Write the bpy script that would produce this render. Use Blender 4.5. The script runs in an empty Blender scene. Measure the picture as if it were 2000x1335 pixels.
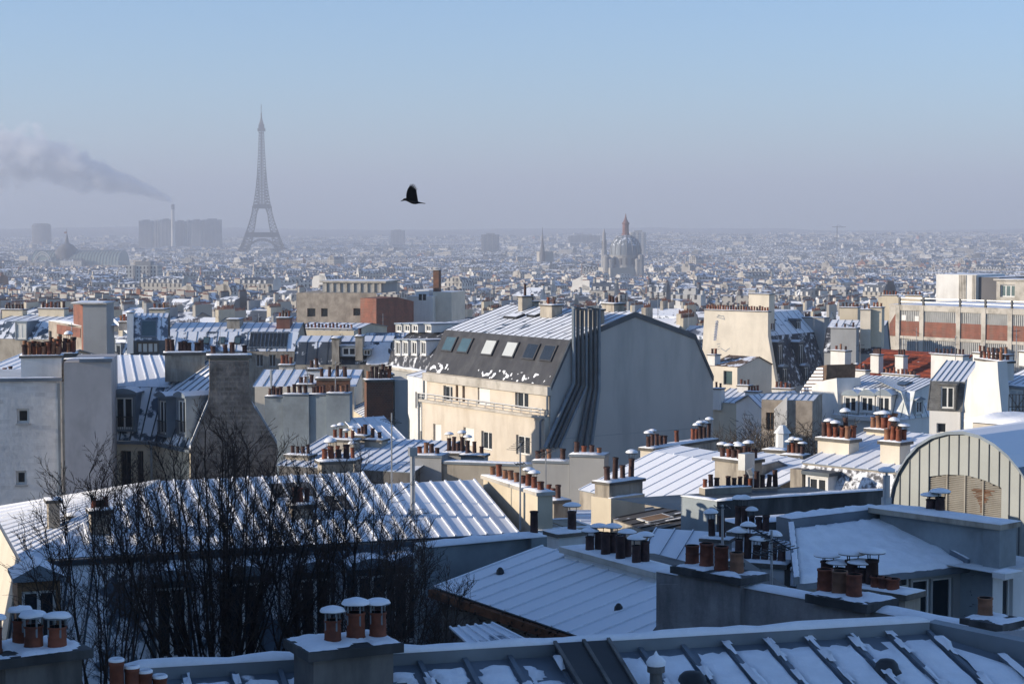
import bpy, bmesh, math, random
from mathutils import Vector, Matrix, noise
R = math.radians
random.seed(7)
SC = bpy.context.scene
COL = SC.collection
# ------------------------------------------------------------------ camera, sky, sun, exposure
F = 3780.0; CX = 1000.0; CY = 667.5; HOR = 440.0; CAMZ = 90.0
PITCH = math.atan((CY - HOR) / F)
cam_d = bpy.data.cameras.new('camera'); cam = bpy.data.objects.new('camera', cam_d); COL.objects.link(cam)
cam_d.sensor_width = 36; cam_d.lens = F * 36 / 2000; cam_d.clip_start = .5; cam_d.clip_end = 60000
cam.location = (0, 0, CAMZ); cam.rotation_euler = (math.pi / 2 - PITCH, 0, 0)
SC.camera = cam
SUN_AZ = R(101); SUN_EL = R(13)          # azimuth measured to the left of the view direction
w = bpy.data.worlds.new('World'); SC.world = w; w.use_nodes = True
nt = w.node_tree; nt.nodes.clear()
wo = nt.nodes.new('ShaderNodeOutputWorld'); bg = nt.nodes.new('ShaderNodeBackground'); sk = nt.nodes.new('ShaderNodeTexSky')
sk.sky_type = 'NISHITA'; sk.sun_disc = False; sk.sun_elevation = SUN_EL; sk.sun_rotation = -SUN_AZ
sk.altitude = 100; sk.air_density = 0.85; sk.dust_density = 0.3; sk.ozone_density = 4.4
bg.inputs['Strength'].default_value = .15
nt.links.new(sk.outputs[0], bg.inputs[0]); nt.links.new(bg.outputs[0], wo.inputs[0])
sl = bpy.data.lights.new('sun', 'SUN'); sl.energy = 5.0; sl.angle = R(.5); sl.color = (1, .88, .72)
so = bpy.data.objects.new('sun', sl); COL.objects.link(so)
to_sun = Vector((-math.sin(SUN_AZ) * math.cos(SUN_EL), math.cos(SUN_AZ) * math.cos(SUN_EL), math.sin(SUN_EL)))
so.rotation_euler = to_sun.to_track_quat('Z', 'Y').to_euler(); so.location = (0, 0, 300)
SC.view_settings.view_transform = 'Standard'; SC.view_settings.look = 'None'; SC.view_settings.gamma = 1
SC.view_settings.use_curve_mapping = False; SC.view_settings.exposure = 0.45
SC.render.engine = 'CYCLES'; cy = SC.cycles
cy.use_denoising = True; cy.max_bounces = 5; cy.diffuse_bounces = 2; cy.glossy_bounces = 2; cy.transmission_bounces = 2
cy.volume_bounces = 8; cy.transparent_max_bounces = 8; cy.caustics_reflective = False; cy.caustics_refractive = False
cy.sample_clamp_indirect = 3
# ------------------------------------------------------------------ pixel <-> place
RT = Vector((1, 0, 0)); FW = Vector((0, math.cos(PITCH), -math.sin(PITCH))); UPV = Vector((0, math.sin(PITCH), math.cos(PITCH)))
CAM = Vector((0, 0, CAMZ))
def ray(px, py): return RT * (px - CX) + UPV * (CY - py) + FW * F
def P(px, py, d):
    v = ray(px, py); return CAM + v * (d / v.y)
def PZ(px, py, z):
    v = ray(px, py); return CAM + v * ((z - CAMZ) / v.z)
def Z(py, d): return P(CX, py, d).z
def drop(r):
    t = [(0, 24), (60, 25), (120, 29), (200, 35), (300, 38), (600, 47), (1000, 57), (1900, 70), (4000, 79), (30000, 80)]
    for (a, b), (c, e) in zip(t, t[1:]):
        if r <= c: return b + (e - b) * (r - a) / (c - a)
    return 80
def sms(a, b, t): t = min(1, max(0, (t - a) / (b - a))); return t * t * (3 - 2 * t)
def ground(x, y):
    r = max(0, math.hypot(x, y)); z = CAMZ - drop(r)
    if r > 2000:                         # the plain rises again toward the far suburbs, sooner on the right
        br = x / max(1, y); z += (20 * sms(2600, 5600, r) + 6 * sms(5200, 7600, r)) * sms(-.04, .10, br) + 12 * sms(5000, 7600, r) * (1 - sms(-.04, .10, br))
        z += 5 * noise.noise(Vector((x * .0016, y * .0009, 2))) * sms(2500, 4000, r)
    return z
class Fr:
    """a vertical reference plane: u runs left to right along it, v away from the viewer"""
    def __init__(s, a, da, b, db):
        A = P(a, HOR, da); B = P(b, HOR, db); s.set(Vector((A.x, A.y, 0)), math.atan2(B.y - A.y, B.x - A.x)); s.L = (B - A).length
    def set(s, o, ang):
        s.o = o; s.a = ang; s.e = Vector((math.cos(ang), math.sin(ang), 0)); s.n = Vector((-s.e.y, s.e.x, 0)); return s
    def pt(s, u, v, z): q = s.o + s.e * u + s.n * v; return Vector((q.x, q.y, z))
    def uz(s, px, py, v=0):
        d = ray(px, py); k = (v - (CAM - s.o).dot(s.n)) / d.dot(s.n); q = CAM + d * k
        return (q - s.o).dot(s.e), q.z
    def u(s, px, py=700, v=0): return s.uz(px, py, v)[0]
    def z(s, px, py, v=0): return s.uz(px, py, v)[1]
    def rect(s, x0, y0, x1, y1, v=0):
        ym = (y0 + y1) / 2; xm = (x0 + x1) / 2
        return s.u(x0, ym, v), s.u(x1, ym, v), s.z(xm, y1, v), s.z(xm, y0, v)
    def turn(s, u, v=0):                 # plane of the right-hand end wall: its u runs away from the viewer
        t = Fr.__new__(Fr); t.L = 0; return t.set(s.pt(u, v, 0), s.a + math.pi / 2)
# ------------------------------------------------------------------ materials
MATS = {}
def M(name, col, rough=.85, metal=0, var=.18, vs=.7, stain=None, sa=0, ss=(1.2, .25), snow=0, ns=.9, bump=0, bs=6, spec=.25,
      brick=None, bscale=1, nz=(.2, .5), streak=None, soft=.03):
    m = bpy.data.materials.new(name); m.use_nodes = True; n = m.node_tree.nodes; l = m.node_tree.links; n.clear()
    out = n.new('ShaderNodeOutputMaterial'); b = n.new('ShaderNodeBsdfPrincipled'); l.new(b.outputs[0], out.inputs[0])
    b.inputs['Roughness'].default_value = rough; b.inputs['Metallic'].default_value = metal
    b.inputs['Specular IOR Level'].default_value = spec
    geo = n.new('ShaderNodeNewGeometry')
    def nz_(scale, vec=None, det=4, rgh=.6):
        t = n.new('ShaderNodeTexNoise'); t.inputs['Scale'].default_value = scale; t.inputs['Detail'].default_value = det
        t.inputs['Roughness'].default_value = rgh
        l.new(vec if vec else geo.outputs['Position'], t.inputs['Vector']); return t.outputs['Fac']
    def mr(x, a, c, d=0, e=1):
        q = n.new('ShaderNodeMapRange'); q.interpolation_type = 'SMOOTHSTEP'
        for i, val in enumerate((a, c, d, e)): q.inputs[i + 1].default_value = val
        l.new(x, q.inputs[0]); return q.outputs[0]
    def mix(f, a, c, mode='MIX'):
        q = n.new('ShaderNodeMix'); q.data_type = 'RGBA'; q.blend_type = mode
        if isinstance(f, float): q.inputs[0].default_value = f
        else: l.new(f, q.inputs[0])
        for i, s in ((6, a), (7, c)):
            if isinstance(s, tuple): q.inputs[i].default_value = s + (1,)
            else: l.new(s, q.inputs[i])
        return q.outputs[2]
    def mul(a, c):
        q = n.new('ShaderNodeMath'); q.operation = 'MULTIPLY'; l.new(a, q.inputs[0])
        if isinstance(c, float): q.inputs[1].default_value = c
        else: l.new(c, q.inputs[1])
        return q.outputs[0]
    lo = tuple(c * (1 - var) for c in col); hi = tuple(min(1, c * (1 + var)) for c in col)
    c = mix(mr(nz_(vs), .3, .7), lo, hi)
    if brick:
        sx = n.new('ShaderNodeSeparateXYZ'); l.new(geo.outputs['Position'], sx.inputs[0])
        ad = n.new('ShaderNodeMath'); l.new(sx.outputs[0], ad.inputs[0]); l.new(sx.outputs[1], ad.inputs[1])
        cb = n.new('ShaderNodeCombineXYZ'); l.new(ad.outputs[0], cb.inputs[0]); l.new(sx.outputs[2], cb.inputs[1])
        bt = n.new('ShaderNodeTexBrick'); l.new(cb.outputs[0], bt.inputs['Vector']); bt.inputs['Scale'].default_value = bscale
        bt.inputs['Color1'].default_value = col + (1,); bt.inputs['Color2'].default_value = tuple(x * .6 for x in col) + (1,)
        bt.inputs['Mortar'].default_value = brick + (1,); bt.inputs['Mortar Size'].default_value = .03
        bt.inputs['Brick Width'].default_value = .3; bt.inputs['Row Height'].default_value = .15
        c = mix(mr(nz_(vs), .3, .7, .15, .6), bt.outputs[0], c)
    if stain:
        mp = n.new('ShaderNodeMapping'); mp.inputs['Scale'].default_value = (ss[0], ss[0], ss[1]); l.new(geo.outputs['Position'], mp.inputs[0])
        c = mix(mul(mr(nz_(1.0, mp.outputs[0], 6, .65), .42, .72), float(sa)), c, stain)
    if bump:
        bp = n.new('ShaderNodeBump'); bp.inputs['Strength'].default_value = bump; bp.inputs['Distance'].default_value = .05
        l.new(nz_(bs), bp.inputs['Height']); l.new(bp.outputs[0], b.inputs['Normal'])
    if snow:
        sp = n.new('ShaderNodeSeparateXYZ'); l.new(geo.outputs['True Normal'], sp.inputs[0])
        vec = None
        if streak:                       # snow slides: patches drawn out along the fall line
            mp = n.new('ShaderNodeMapping'); mp.inputs['Rotation'].default_value = (0, 0, streak[0]); mp.inputs['Scale'].default_value = streak[1]
            l.new(geo.outputs['Position'], mp.inputs[0]); vec = mp.outputs[0]
        th = 1 - snow
        f = mul(mr(nz_(ns, vec, 6, .62), .22 + .56 * th - soft, .22 + .56 * th + soft), mr(sp.outputs[2], nz[0], nz[1]))
        c = mix(f, c, (.85, .865, .90))
        rr = n.new('ShaderNodeMix'); rr.data_type = 'FLOAT'; l.new(f, rr.inputs[0]); rr.inputs[2].default_value = rough; rr.inputs[3].default_value = .9
        l.new(rr.outputs[0], b.inputs['Roughness'])
        if metal:
            r2 = n.new('ShaderNodeMix'); r2.data_type = 'FLOAT'; l.new(f, r2.inputs[0]); r2.inputs[2].default_value = metal; r2.inputs[3].default_value = 0
            l.new(r2.outputs[0], b.inputs['Metallic'])
    l.new(c, b.inputs['Base Color']); MATS[name] = m; return m
M('snow', (.88, .89, .92), .9, var=.05, vs=3, bump=.5, bs=7)
M('zinc', (.17, .20, .235), .5, .35, .2, snow=.25)
M('zinc_clean', (.2, .23, .26), .5, .3, .2)
M('zinc_dark', (.07, .085, .1), .5, .3, .25, snow=.18)
M('zinc_full', (.2, .24, .28), .55, .2, snow=.93, ns=1.1)
M('zinc_most', (.16, .2, .25), .55, .2, snow=.7, ns=1.0)
M('zinc_half', (.13, .16, .2), .55, .25, snow=.52, ns=1.2)
M('zinc_some', (.08, .095, .115), .5, .3, snow=.36, ns=1.0)
M('zinc_steep', (.10, .13, .165), .5, .3, snow=.55, ns=.9, nz=(.02, .2))
M('zinc_white', (.55, .58, .56), .5, .2, .08, snow=.5)
M('zinc_pale', (.33, .345, .33), .55, .15, .06)
M('slate', (.055, .06, .072), .6, .05, .25, 3, snow=.2, nz=(.05, .2), brick=(.03, .03, .035), bscale=1.5)
M('slate_snow', (.06, .065, .08), .6, .05, .25, 3, snow=.33, ns=1.6, soft=.09, nz=(.02, .15), brick=(.03, .03, .035), bscale=1.5)
M('slate_grey', (.16, .16, .155), .7, 0, .25, 3, brick=(.09, .09, .09), bscale=1.5)
M('tin_brown', (.13, .115, .10), .5, .3, .25, snow=.3, ns=1.6)
M('tile_red', (.30, .065, .03), .85, 0, .3, 2.5, brick=(.12, .03, .02), bscale=1.2, snow=.16)
M('tile_brown', (.15, .10, .07), .85, 0, .3, 2.5, snow=.42)
M('white', (.72, .70, .66), .9, 0, .06, .5, stain=(.5, .47, .43), sa=.35)
M('white_cool', (.72, .72, .71), .9, 0, .07, .8, stain=(.46, .455, .45), sa=.55, ss=(1.1, .3))
M('white_brick', (.72, .72, .71), .9, 0, .05, .8, stain=(.50, .495, .49), sa=.5, ss=(1.1, .3), brick=(.60, .60, .59), bscale=.55, bump=.3, bs=4)
M('cream', (.62, .54, .41), .9, 0, .08, .5, stain=(.40, .33, .24), sa=.4)
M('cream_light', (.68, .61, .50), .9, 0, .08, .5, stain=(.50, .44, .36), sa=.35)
M('beige', (.62, .55, .455), .9, 0, .08, .5, stain=(.40, .32, .23), sa=.4)
M('grey', (.36, .36, .355), .9, 0, .08, .4, stain=(.25, .25, .25), sa=.3)
M('grey_pink', (.50, .465, .45), .9, 0, .10, .4, stain=(.30, .28, .27), sa=.5, ss=(1.2, .7))
M('grey_blue', (.30, .34, .36), .9, 0, .12, .6, stain=(.10, .10, .10), sa=.5, ss=(.5, .4))
M('grey_dark', (.33, .315, .31), .9, 0, .16, 1.3, stain=(.15, .145, .145), sa=.8, ss=(1.6, .5), bump=.4, bs=6)
M('pipe', (.115, .125, .135), .5, .3, .2)
M('soot', (.06, .06, .06), .9, 0, .25, 1.2, stain=(.22, .22, .22), sa=.5, snow=.3)
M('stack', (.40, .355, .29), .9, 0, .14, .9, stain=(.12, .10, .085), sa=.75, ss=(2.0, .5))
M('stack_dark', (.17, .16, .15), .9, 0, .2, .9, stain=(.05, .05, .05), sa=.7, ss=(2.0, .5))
M('stone', (.20, .18, .162), .95, 0, .5, 2.2, stain=(.07, .063, .058), sa=.75, ss=(1.0, 1.0), bump=.9, bs=5, brick=(.22, .20, .18), bscale=.75)
M('stone_pale', (.38, .325, .265), .95, 0, .2, 1.2, stain=(.2, .17, .14), sa=.6, ss=(1.4, .8))
M('brick', (.27, .10, .066), .9, 0, .25, 1.5, brick=(.22, .15, .12), bscale=1.6, stain=(.14, .06, .05), sa=.5)
M('brick_dark', (.17, .075, .045), .9, 0, .3, 1.5, brick=(.14, .11, .09), bscale=1.6)
M('pot', (.20, .066, .038), .85, 0, .35, 3, stain=(.06, .04, .035), sa=.7, ss=(4, 2))
M('pot_pale', (.27, .13, .075), .85, 0, .3, 3, stain=(.12, .08, .06), sa=.6, ss=(4, 2))
M('pot_dark', (.07, .04, .035), .8, 0, .4, 3, snow=.25)
M('pot_inside', (.012, .011, .01), .95, 0, .1)
M('crown', (.13, .12, .105), .95, 0, .3, 2, snow=.5, ns=3.2)
M('metal', (.42, .43, .44), .4, .6, .1)
M('metal_dark', (.05, .052, .055), .5, .5, .2)
M('concrete', (.52, .48, .42), .9, 0, .1, .5, stain=(.2, .18, .14), sa=.7, ss=(.8, .6))
M('siding', (.36, .36, .35), .6, .1, .1, 1)
M('frame', (.70, .69, .66), .6, 0, .05)
M('frame_dark', (.10, .09, .08), .6, 0, .1)
M('shutter', (.74, .72, .68), .6, 0, .04)
M('wood', (.25, .15, .08), .7, 0, .2, 3)
M('glass', (.025, .03, .035), .08, 0, .2, .5, spec=.6)
M('glass_sky', (.10, .16, .17), .15, .3, .2, .5, spec=.8)
M('blind', (.52, .54, .53), .7, 0, .05)
M('bark', (.040, .030, .025), .95, 0, .3, 3, snow=.42, ns=3.0, nz=(.2, .6))
M('twig', (.080, .055, .044), .95, 0, .3, 3)
M('ivy', (.05, .04, .03), .9, 0, .4, 3, snow=.3, ns=5)
M('ink', (.03, .03, .035), .8, 0, .1)
M('ink_blue', (.30, .33, .42), .8, 0, .2)
M('rust', (.14, .06, .03), .9, 0, .3, 3)
M('asphalt', (.06, .06, .065), .9, 0, .2, .3, snow=.45, ns=.15)
M('iron', (.075, .068, .065), .7, .3, .1)
M('feather', (.008, .008, .010), .55, 0, .2, 9)
M('far_cream', (.45, .415, .36), .9, 0, .12, .06); M('far_white', (.66, .635, .59), .9, 0, .08, .06)
M('far_grey', (.34, .33, .32), .9, 0, .12, .06); M('far_dark', (.15, .145, .15), .9, 0, .2, .06); M('far_brick', (.30, .14, .09), .9, 0, .2, .06)
M('far_slate', (.07, .085, .11), .6, .1, .25, .06, snow=.36, ns=.3, nz=(.02, .2)); M('far_top', (.12, .14, .18), .7, .1, .2, .06, snow=.5, ns=.25)
M('far_pots', (.15, .06, .04), .9, 0, .3, .5); M('far_tree', (.05, .042, .04), .95, 0, .3, .1)
# ------------------------------------------------------------------ mesh collecting
ORG = {}
class MB:
    def __init__(s): s.v = []; s.f = []; s.m = []
    def poly(s, pts, mi=0):
        k = len(s.v); s.v += [tuple(p) for p in pts]; s.f.append(tuple(range(k, k + len(pts)))); s.m.append(mi)
    def hexa(s, b, t, mi=0, mt=None):
        k = len(s.v); s.v += [tuple(p) for p in b] + [tuple(p) for p in t]
        for q, q2 in (((3, 2, 1, 0), mi), ((4, 5, 6, 7), mi if mt is None else mt), ((0, 1, 5, 4), mi), ((1, 2, 6, 5), mi), ((2, 3, 7, 6), mi), ((3, 0, 4, 7), mi)):
            s.f.append(tuple(k + i for i in q)); s.m.append(q2)
    def fbox(s, fr, u0, u1, v0, v1, z0, z1, mi=0, mt=None):
        b = [fr.pt(u0, v0, z0), fr.pt(u1, v0, z0), fr.pt(u1, v1, z0), fr.pt(u0, v1, z0)]
        s.hexa(b, [Vector((p.x, p.y, z1)) for p in b], mi, mt)
    def tube(s, p0, p1, r0, r1=None, n=8, mi=0, caps=True):
        r1 = r0 if r1 is None else r1; p0 = Vector(p0); p1 = Vector(p1); d = (p1 - p0).normalized()
        x = d.orthogonal().normalized(); y = d.cross(x); k = len(s.v)
        for p, r in ((p0, r0), (p1, r1)):
            for i in range(n):
                a = 2 * math.pi * i / n; s.v.append(tuple(p + x * (math.cos(a) * r) + y * (math.sin(a) * r)))
        for i in range(n):
            j = (i + 1) % n; s.f.append((k + i, k + j, k + n + j, k + n + i)); s.m.append(mi)
        if caps: s.f.append(tuple(range(k + n - 1, k - 1, -1))); s.m.append(mi); s.f.append(tuple(range(k + n, k + 2 * n))); s.m.append(mi)
    def lathe(s, prof, c=(0, 0, 0), n=12, mis=None):
        k = len(s.v); c = Vector(c)
        for r, z in prof:
            for i in range(n):
                a = 2 * math.pi * i / n; s.v.append((c.x + r * math.cos(a), c.y + r * math.sin(a), c.z + z))
        for q in range(len(prof) - 1):
            for i in range(n):
                j = (i + 1) % n; s.f.append((k + q * n + i, k + q * n + j, k + (q + 1) * n + j, k + (q + 1) * n + i)); s.m.append(mis[q] if mis else 0)
    def prism(s, pts, off, mi=0):
        """polygon (points) extruded by the vector off"""
        k = len(s.v); n = len(pts); s.v += [tuple(p) for p in pts] + [tuple(Vector(p) + off) for p in pts]
        s.f.append(tuple(range(k, k + n))); s.m.append(mi); s.f.append(tuple(range(k + 2 * n - 1, k + n - 1, -1))); s.m.append(mi)
        for i in range(n):
            j = (i + 1) % n; s.f.append((k + j, k + i, k + n + i, k + n + j)); s.m.append(mi)
    def mesh(s, name, mats, org=Vector((0, 0, 0)), smooth=False):
        me = bpy.data.meshes.new(name); me.from_pydata([(x - org.x, y - org.y, z - org.z) for x, y, z in s.v], [], s.f)
        for m in ([mats] if isinstance(mats, str) else mats): me.materials.append(MATS[m])
        me.polygons.foreach_set('material_index', s.m)
        if smooth: me.polygons.foreach_set('use_smooth', [True] * len(s.f))
        me.update(); return me
    def build(s, name, mats, parent, smooth=False, fix=True):
        org = ORG[parent.name]; me = s.mesh(name, mats, org, smooth)
        if fix:
            bm = bmesh.new(); bm.from_mesh(me); bmesh.ops.recalc_face_normals(bm, faces=bm.faces); bm.to_mesh(me); bm.free()
        o = bpy.data.objects.new(name, me); COL.objects.link(o); o.parent = parent; ORG[o.name] = org; return o
def thing(name, label, cat, org, group=None):
    o = bpy.data.objects.new(name, None); COL.objects.link(o); o.location = org; o.empty_display_size = .3
    o['label'] = label; o['category'] = cat
    if group: o['group'] = group
    ORG[o.name] = Vector(org); return o
def struct(name, mb, mats, smooth=False, kind='structure'):
    me = mb.mesh(name, mats, smooth=smooth); o = bpy.data.objects.new(name, me); COL.objects.link(o); o['kind'] = kind; return o
def inst(name, me, parent, at, s=(1, 1, 1), rz=0):
    o = bpy.data.objects.new(name, me); COL.objects.link(o); o.parent = parent; o.location = Vector(at) - ORG[parent.name]
    o.scale = s; o.rotation_euler = (0, 0, rz); return o
def copy_tree(o, parent=None):
    c = o.copy(); COL.objects.link(c); c.parent = parent
    for ch in o.children: copy_tree(ch, c)
    return c
# ------------------------------------------------------------------ pieces of roofs and walls
def wall_grid(mb, fr, u0, u1, z0, z1, v, holes, depth=.18, mi=0, mr_=None):
    us = sorted({u0, u1, *[min(max(h[0], u0), u1) for h in holes], *[min(max(h[1], u0), u1) for h in holes]})
    zs = sorted({z0, z1, *[min(max(h[2], z0), z1) for h in holes], *[min(max(h[3], z0), z1) for h in holes]})
    for a, b in zip(us, us[1:]):
        for c, d in zip(zs, zs[1:]):
            m = ((a + b) / 2, (c + d) / 2)
            if any(h[0] < m[0] < h[1] and h[2] < m[1] < h[3] for h in holes): continue
            mb.poly([fr.pt(a, v, c), fr.pt(b, v, c), fr.pt(b, v, d), fr.pt(a, v, d)], mi)
    k = mi if mr_ is None else mr_
    for a, b, c, d in holes:
        w2 = v + depth
        mb.poly([fr.pt(a, v, c), fr.pt(a, v, d), fr.pt(a, w2, d), fr.pt(a, w2, c)], k); mb.poly([fr.pt(b, v, d), fr.pt(b, v, c), fr.pt(b, w2, c), fr.pt(b, w2, d)], k)
        mb.poly([fr.pt(a, v, c), fr.pt(a, w2, c), fr.pt(b, w2, c), fr.pt(b, v, c)], k); mb.poly([fr.pt(a, v, d), fr.pt(b, v, d), fr.pt(b, w2, d), fr.pt(a, w2, d)], k)
def win(root, fr, v, u0, u1, z0, z1, kind='2', fm='frame', gm='glass', bw=None, name='window'):
    """window set at depth v: frame with mullions, panes as sub-parts; kind: number of casements, s = closed shutter"""
    mb = MB(); w_ = u1 - u0; b = bw or max(.05, w_ * .07)
    if kind == 's':
        mb.fbox(fr, u0, u1, v, v + .05, z0, z1); o = mb.build('shutter', 'shutter', root); return o
    mb.fbox(fr, u0, u0 + b, v, v + .07, z0, z1); mb.fbox(fr, u1 - b, u1, v, v + .07, z0, z1)
    mb.fbox(fr, u0 + b, u1 - b, v, v + .07, z0, z0 + b); mb.fbox(fr, u0 + b, u1 - b, v, v + .07, z1 - b, z1)
    k = int(kind)
    for i in range(1, k):
        c = u0 + w_ * i / k; mb.fbox(fr, c - b * .5, c + b * .5, v + .002, v + .068, z0 + b, z1 - b)
    o = mb.build(name, fm, root)
    for i in range(k):
        mb = MB(); a = u0 + w_ * i / k + b * .5; c = u0 + w_ * (i + 1) / k - b * .5
        mb.poly([fr.pt(a, v + .035, z0 + b * .5), fr.pt(c, v + .035, z0 + b * .5), fr.pt(c, v + .035, z1 - b * .5), fr.pt(a, v + .035, z1 - b * .5)])
        mb.build('pane', gm, o, fix=False)
    return o
def slope(root, a, b, c, d, n, mat, bmat=None, each=True, bw=.04, bh=.03, t=.03, name='roof_panel', bname='batten'):
    """sheet-metal slope a-b (eave, left to right) up to d-c (ridge): n panels with raised battens between them"""
    a, b, c, d = map(Vector, (a, b, c, d)); nr = (b - a).cross(d - a).normalized()
    if nr.z < 0: nr = -nr
    bmat = bmat or mat; J = MB(); K = MB()
    for i in range(n):
        p = [a.lerp(b, i / n), a.lerp(b, (i + 1) / n), d.lerp(c, (i + 1) / n), d.lerp(c, i / n)]
        mb = MB() if each else J
        mb.hexa(p, [q + nr * t for q in p])
        if each: mb.build(name, mat, root)
    if n > 1 or bw > 0:
        for i in range(n + 1):
            p0 = a.lerp(b, i / n); p1 = d.lerp(c, i / n); s = (b - a).normalized() * bw * .5
            mb = MB() if each else K
            base = [p0 - s, p0 + s, p1 + s, p1 - s]
            base = [q + nr * (t + .002) for q in base]; mb.hexa(base, [q + nr * bh for q in base])
            if each: mb.build(bname, bmat, root)
    if not each:
        o = J.build('roof_slope', mat, root)
        if K.f: K.build('battens', bmat, o)
def snow_patch(root, a, b, c, d, nu, nv, cover=.9, th=.05, ns=2.0, name='snow_cover', seed=0, lift=.0, stuff=False):
    a, b, c, d = map(Vector, (a, b, c, d)); nr = (b - a).cross(d - a).normalized()
    if nr.z < 0: nr = -nr
    def keep(i, j):
        if not (0 <= i < nu and 0 <= j < nv): return False
        p = a.lerp(b, (i + .5) / nu).lerp(d.lerp(c, (i + .5) / nu), (j + .5) / nv)
        edge = min(i, nu - 1 - i) == 0 or min(j, nv - 1 - j) == 0
        return noise.noise(p * ns + Vector((seed * 7.3, seed, 0))) * .5 + .5 > (1 - cover) + (.12 if edge else 0)
    K = [[keep(i, j) for j in range(nv)] for i in range(nu)]
    idx = {}; vs = []; fs = []
    def vert(i, j):
        if (i, j) in idx: return idx[(i, j)]
        full = all(0 <= x < nu and 0 <= y < nv and K[x][y] for x in (i - 1, i) for y in (j - 1, j))
        ji = (i + (random.random() - .5) * .6) / nu; jj = (j + (random.random() - .5) * .6) / nv
        p = a.lerp(b, min(1, max(0, ji))).lerp(d.lerp(c, min(1, max(0, ji))), min(1, max(0, jj)))
        h = th * (.75 + .5 * noise.noise(p * 4)) if full else .004
        vs.append(tuple(p + nr * (h + lift))); idx[(i, j)] = len(vs) - 1; return len(vs) - 1
    for i in range(nu):
        for j in range(nv):
            if K[i][j]: fs.append((vert(i, j), vert(i + 1, j), vert(i + 1, j + 1), vert(i, j + 1)))
    if not fs: return None
    par = list(range(len(vs)))
    def find(q):
        while par[q] != q: par[q] = par[par[q]]; q = par[q]
        return q
    for f in fs:
        for q in f[1:]: par[find(q)] = find(f[0])
    comp = {}
    for f in fs: comp.setdefault(find(f[0]), []).append(f)
    big = sorted(comp.values(), key=len, reverse=True)
    if stuff: big = [fs]
    for cf in big:
        if len(cf) < 4 and cf is not big[0]: continue
        re = {}; mb = MB()
        for f in cf:
            for q in f:
                if q not in re: re[q] = len(mb.v); mb.v.append(vs[q])
            mb.f.append(tuple(re[q] for q in f)); mb.m.append(0)
        o = mb.build(name, 'snow', root, smooth=True, fix=False)
        if stuff: o['kind'] = 'stuff'
def snow_box(root, fr, u0, u1, v0, v1, z, h=.07, name='snow_cover', step=.35):
    nu = max(2, min(40, int((u1 - u0) / step))); nv = 3
    mb = MB(); k = {}
    for i in range(nu + 1):
        for j in range(nv + 1):
            p = fr.pt(u0 + (u1 - u0) * i / nu, v0 + (v1 - v0) * j / nv, z)
            e = i in (0, nu) or j in (0, nv)
            p.z += .004 + (h * .25 if e else h) * (.8 + .5 * noise.noise(p * 2.3)); k[(i, j)] = len(mb.v); mb.v.append(tuple(p))
    for i in range(nu):
        for j in range(nv): mb.f.append((k[i, j], k[i + 1, j], k[i + 1, j + 1], k[i, j + 1])); mb.m.append(0)
    rim = [(i, 0) for i in range(nu + 1)] + [(nu, j) for j in range(1, nv + 1)] + [(i, nv) for i in range(nu - 1, -1, -1)] + [(0, j) for j in range(nv - 1, 0, -1)]
    lo = []
    for q in rim: x, y, zz = mb.v[k[q]]; lo.append(len(mb.v)); mb.v.append((x, y, z + .003))
    for i in range(len(rim)):
        j = (i + 1) % len(rim); mb.f.append((lo[i], lo[j], k[rim[j]], k[rim[i]])); mb.m.append(0)
    return mb.build(name, 'snow', root, smooth=True, fix=False)
# chimney pots, shared meshes, base at z=0
def pot_mesh(kind):
    mb = MB()
    if kind in 'rpd':
        mb.lathe([(.135, 0), (.125, .1), (.115, .44), (.14, .46), (.14, .52), (.105, .52), (.10, .30), (0.001, .30)], n=10, mis=[0, 0, 0, 0, 0, 1, 1])
        return mb.mesh('chimney_pot', [{'r': 'pot', 'p': 'pot_pale', 'd': 'pot_dark'}[kind], 'pot_inside'], smooth=True)
    if kind == 't':
        mb.lathe([(.12, 0), (.11, .75), (.13, .77), (.13, .82), (.09, .82), (.09, .6), (.001, .6)], n=10, mis=[0, 0, 0, 0, 1, 1]); return mb.mesh('chimney_pot', ['pot_dark', 'pot_inside'], smooth=True)
    body, h = {'c': ('pot_dark', .55), 'C': ('pot', .55), 'm': ('metal', .9), 'T': ('pot_dark', .8)}[kind]
    mb.lathe([(.12, 0), (.11, h * .8), (.125, h * .82), (.125, h * .9), (.09, h * .9), (.001, h * .7)], n=10, mis=[0, 0, 0, 0, 1])
    for i in range(3):
        a = i * 2.1; x, y = .11 * math.cos(a), .11 * math.sin(a); mb.tube((x, y, h * .85), (x * 1.1, y * 1.1, h + .13), .012, n=4, mi=2)
    mb.lathe([(.24, h + .10), (.23, h + .12), (.001, h + .20)], n=12, mis=[2, 2])
    mb.lathe([(.25, h + .125), (.255, h + .15), (.19, h + .205), (.08, h + .245), (.001, h + .25)], n=12, mis=[3, 3, 3, 3])
    return mb.mesh('chimney_pot', [body, 'pot_inside', 'metal_dark', 'snow'], smooth=True)
POT = {k: pot_mesh(k) for k in 'rpdtcCmT'}
def pots(par, fr, u0, u1, v, z, s, ps=1.0, hs=1.0, jit=.25):
    n = len(s)
    for i, k in enumerate(s):
        if k == ' ': continue
        u = u0 + (u1 - u0) * (i + .5) / n
        ps_ = ps * .76; h = hs * (1 + random.uniform(-jit, jit)); q = ps_ * random.uniform(.9, 1.1)
        if k == 'r': k = random.choice('rrrpdd')
        inst('chimney_pot', POT[k], par, fr.pt(u, v + random.uniform(-.02, .02), z), (q, q, ps_ * 1.08 * h), random.uniform(0, 6)).rotation_euler = (random.gauss(0, .035), random.gauss(0, .035), random.uniform(0, 6))
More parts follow.
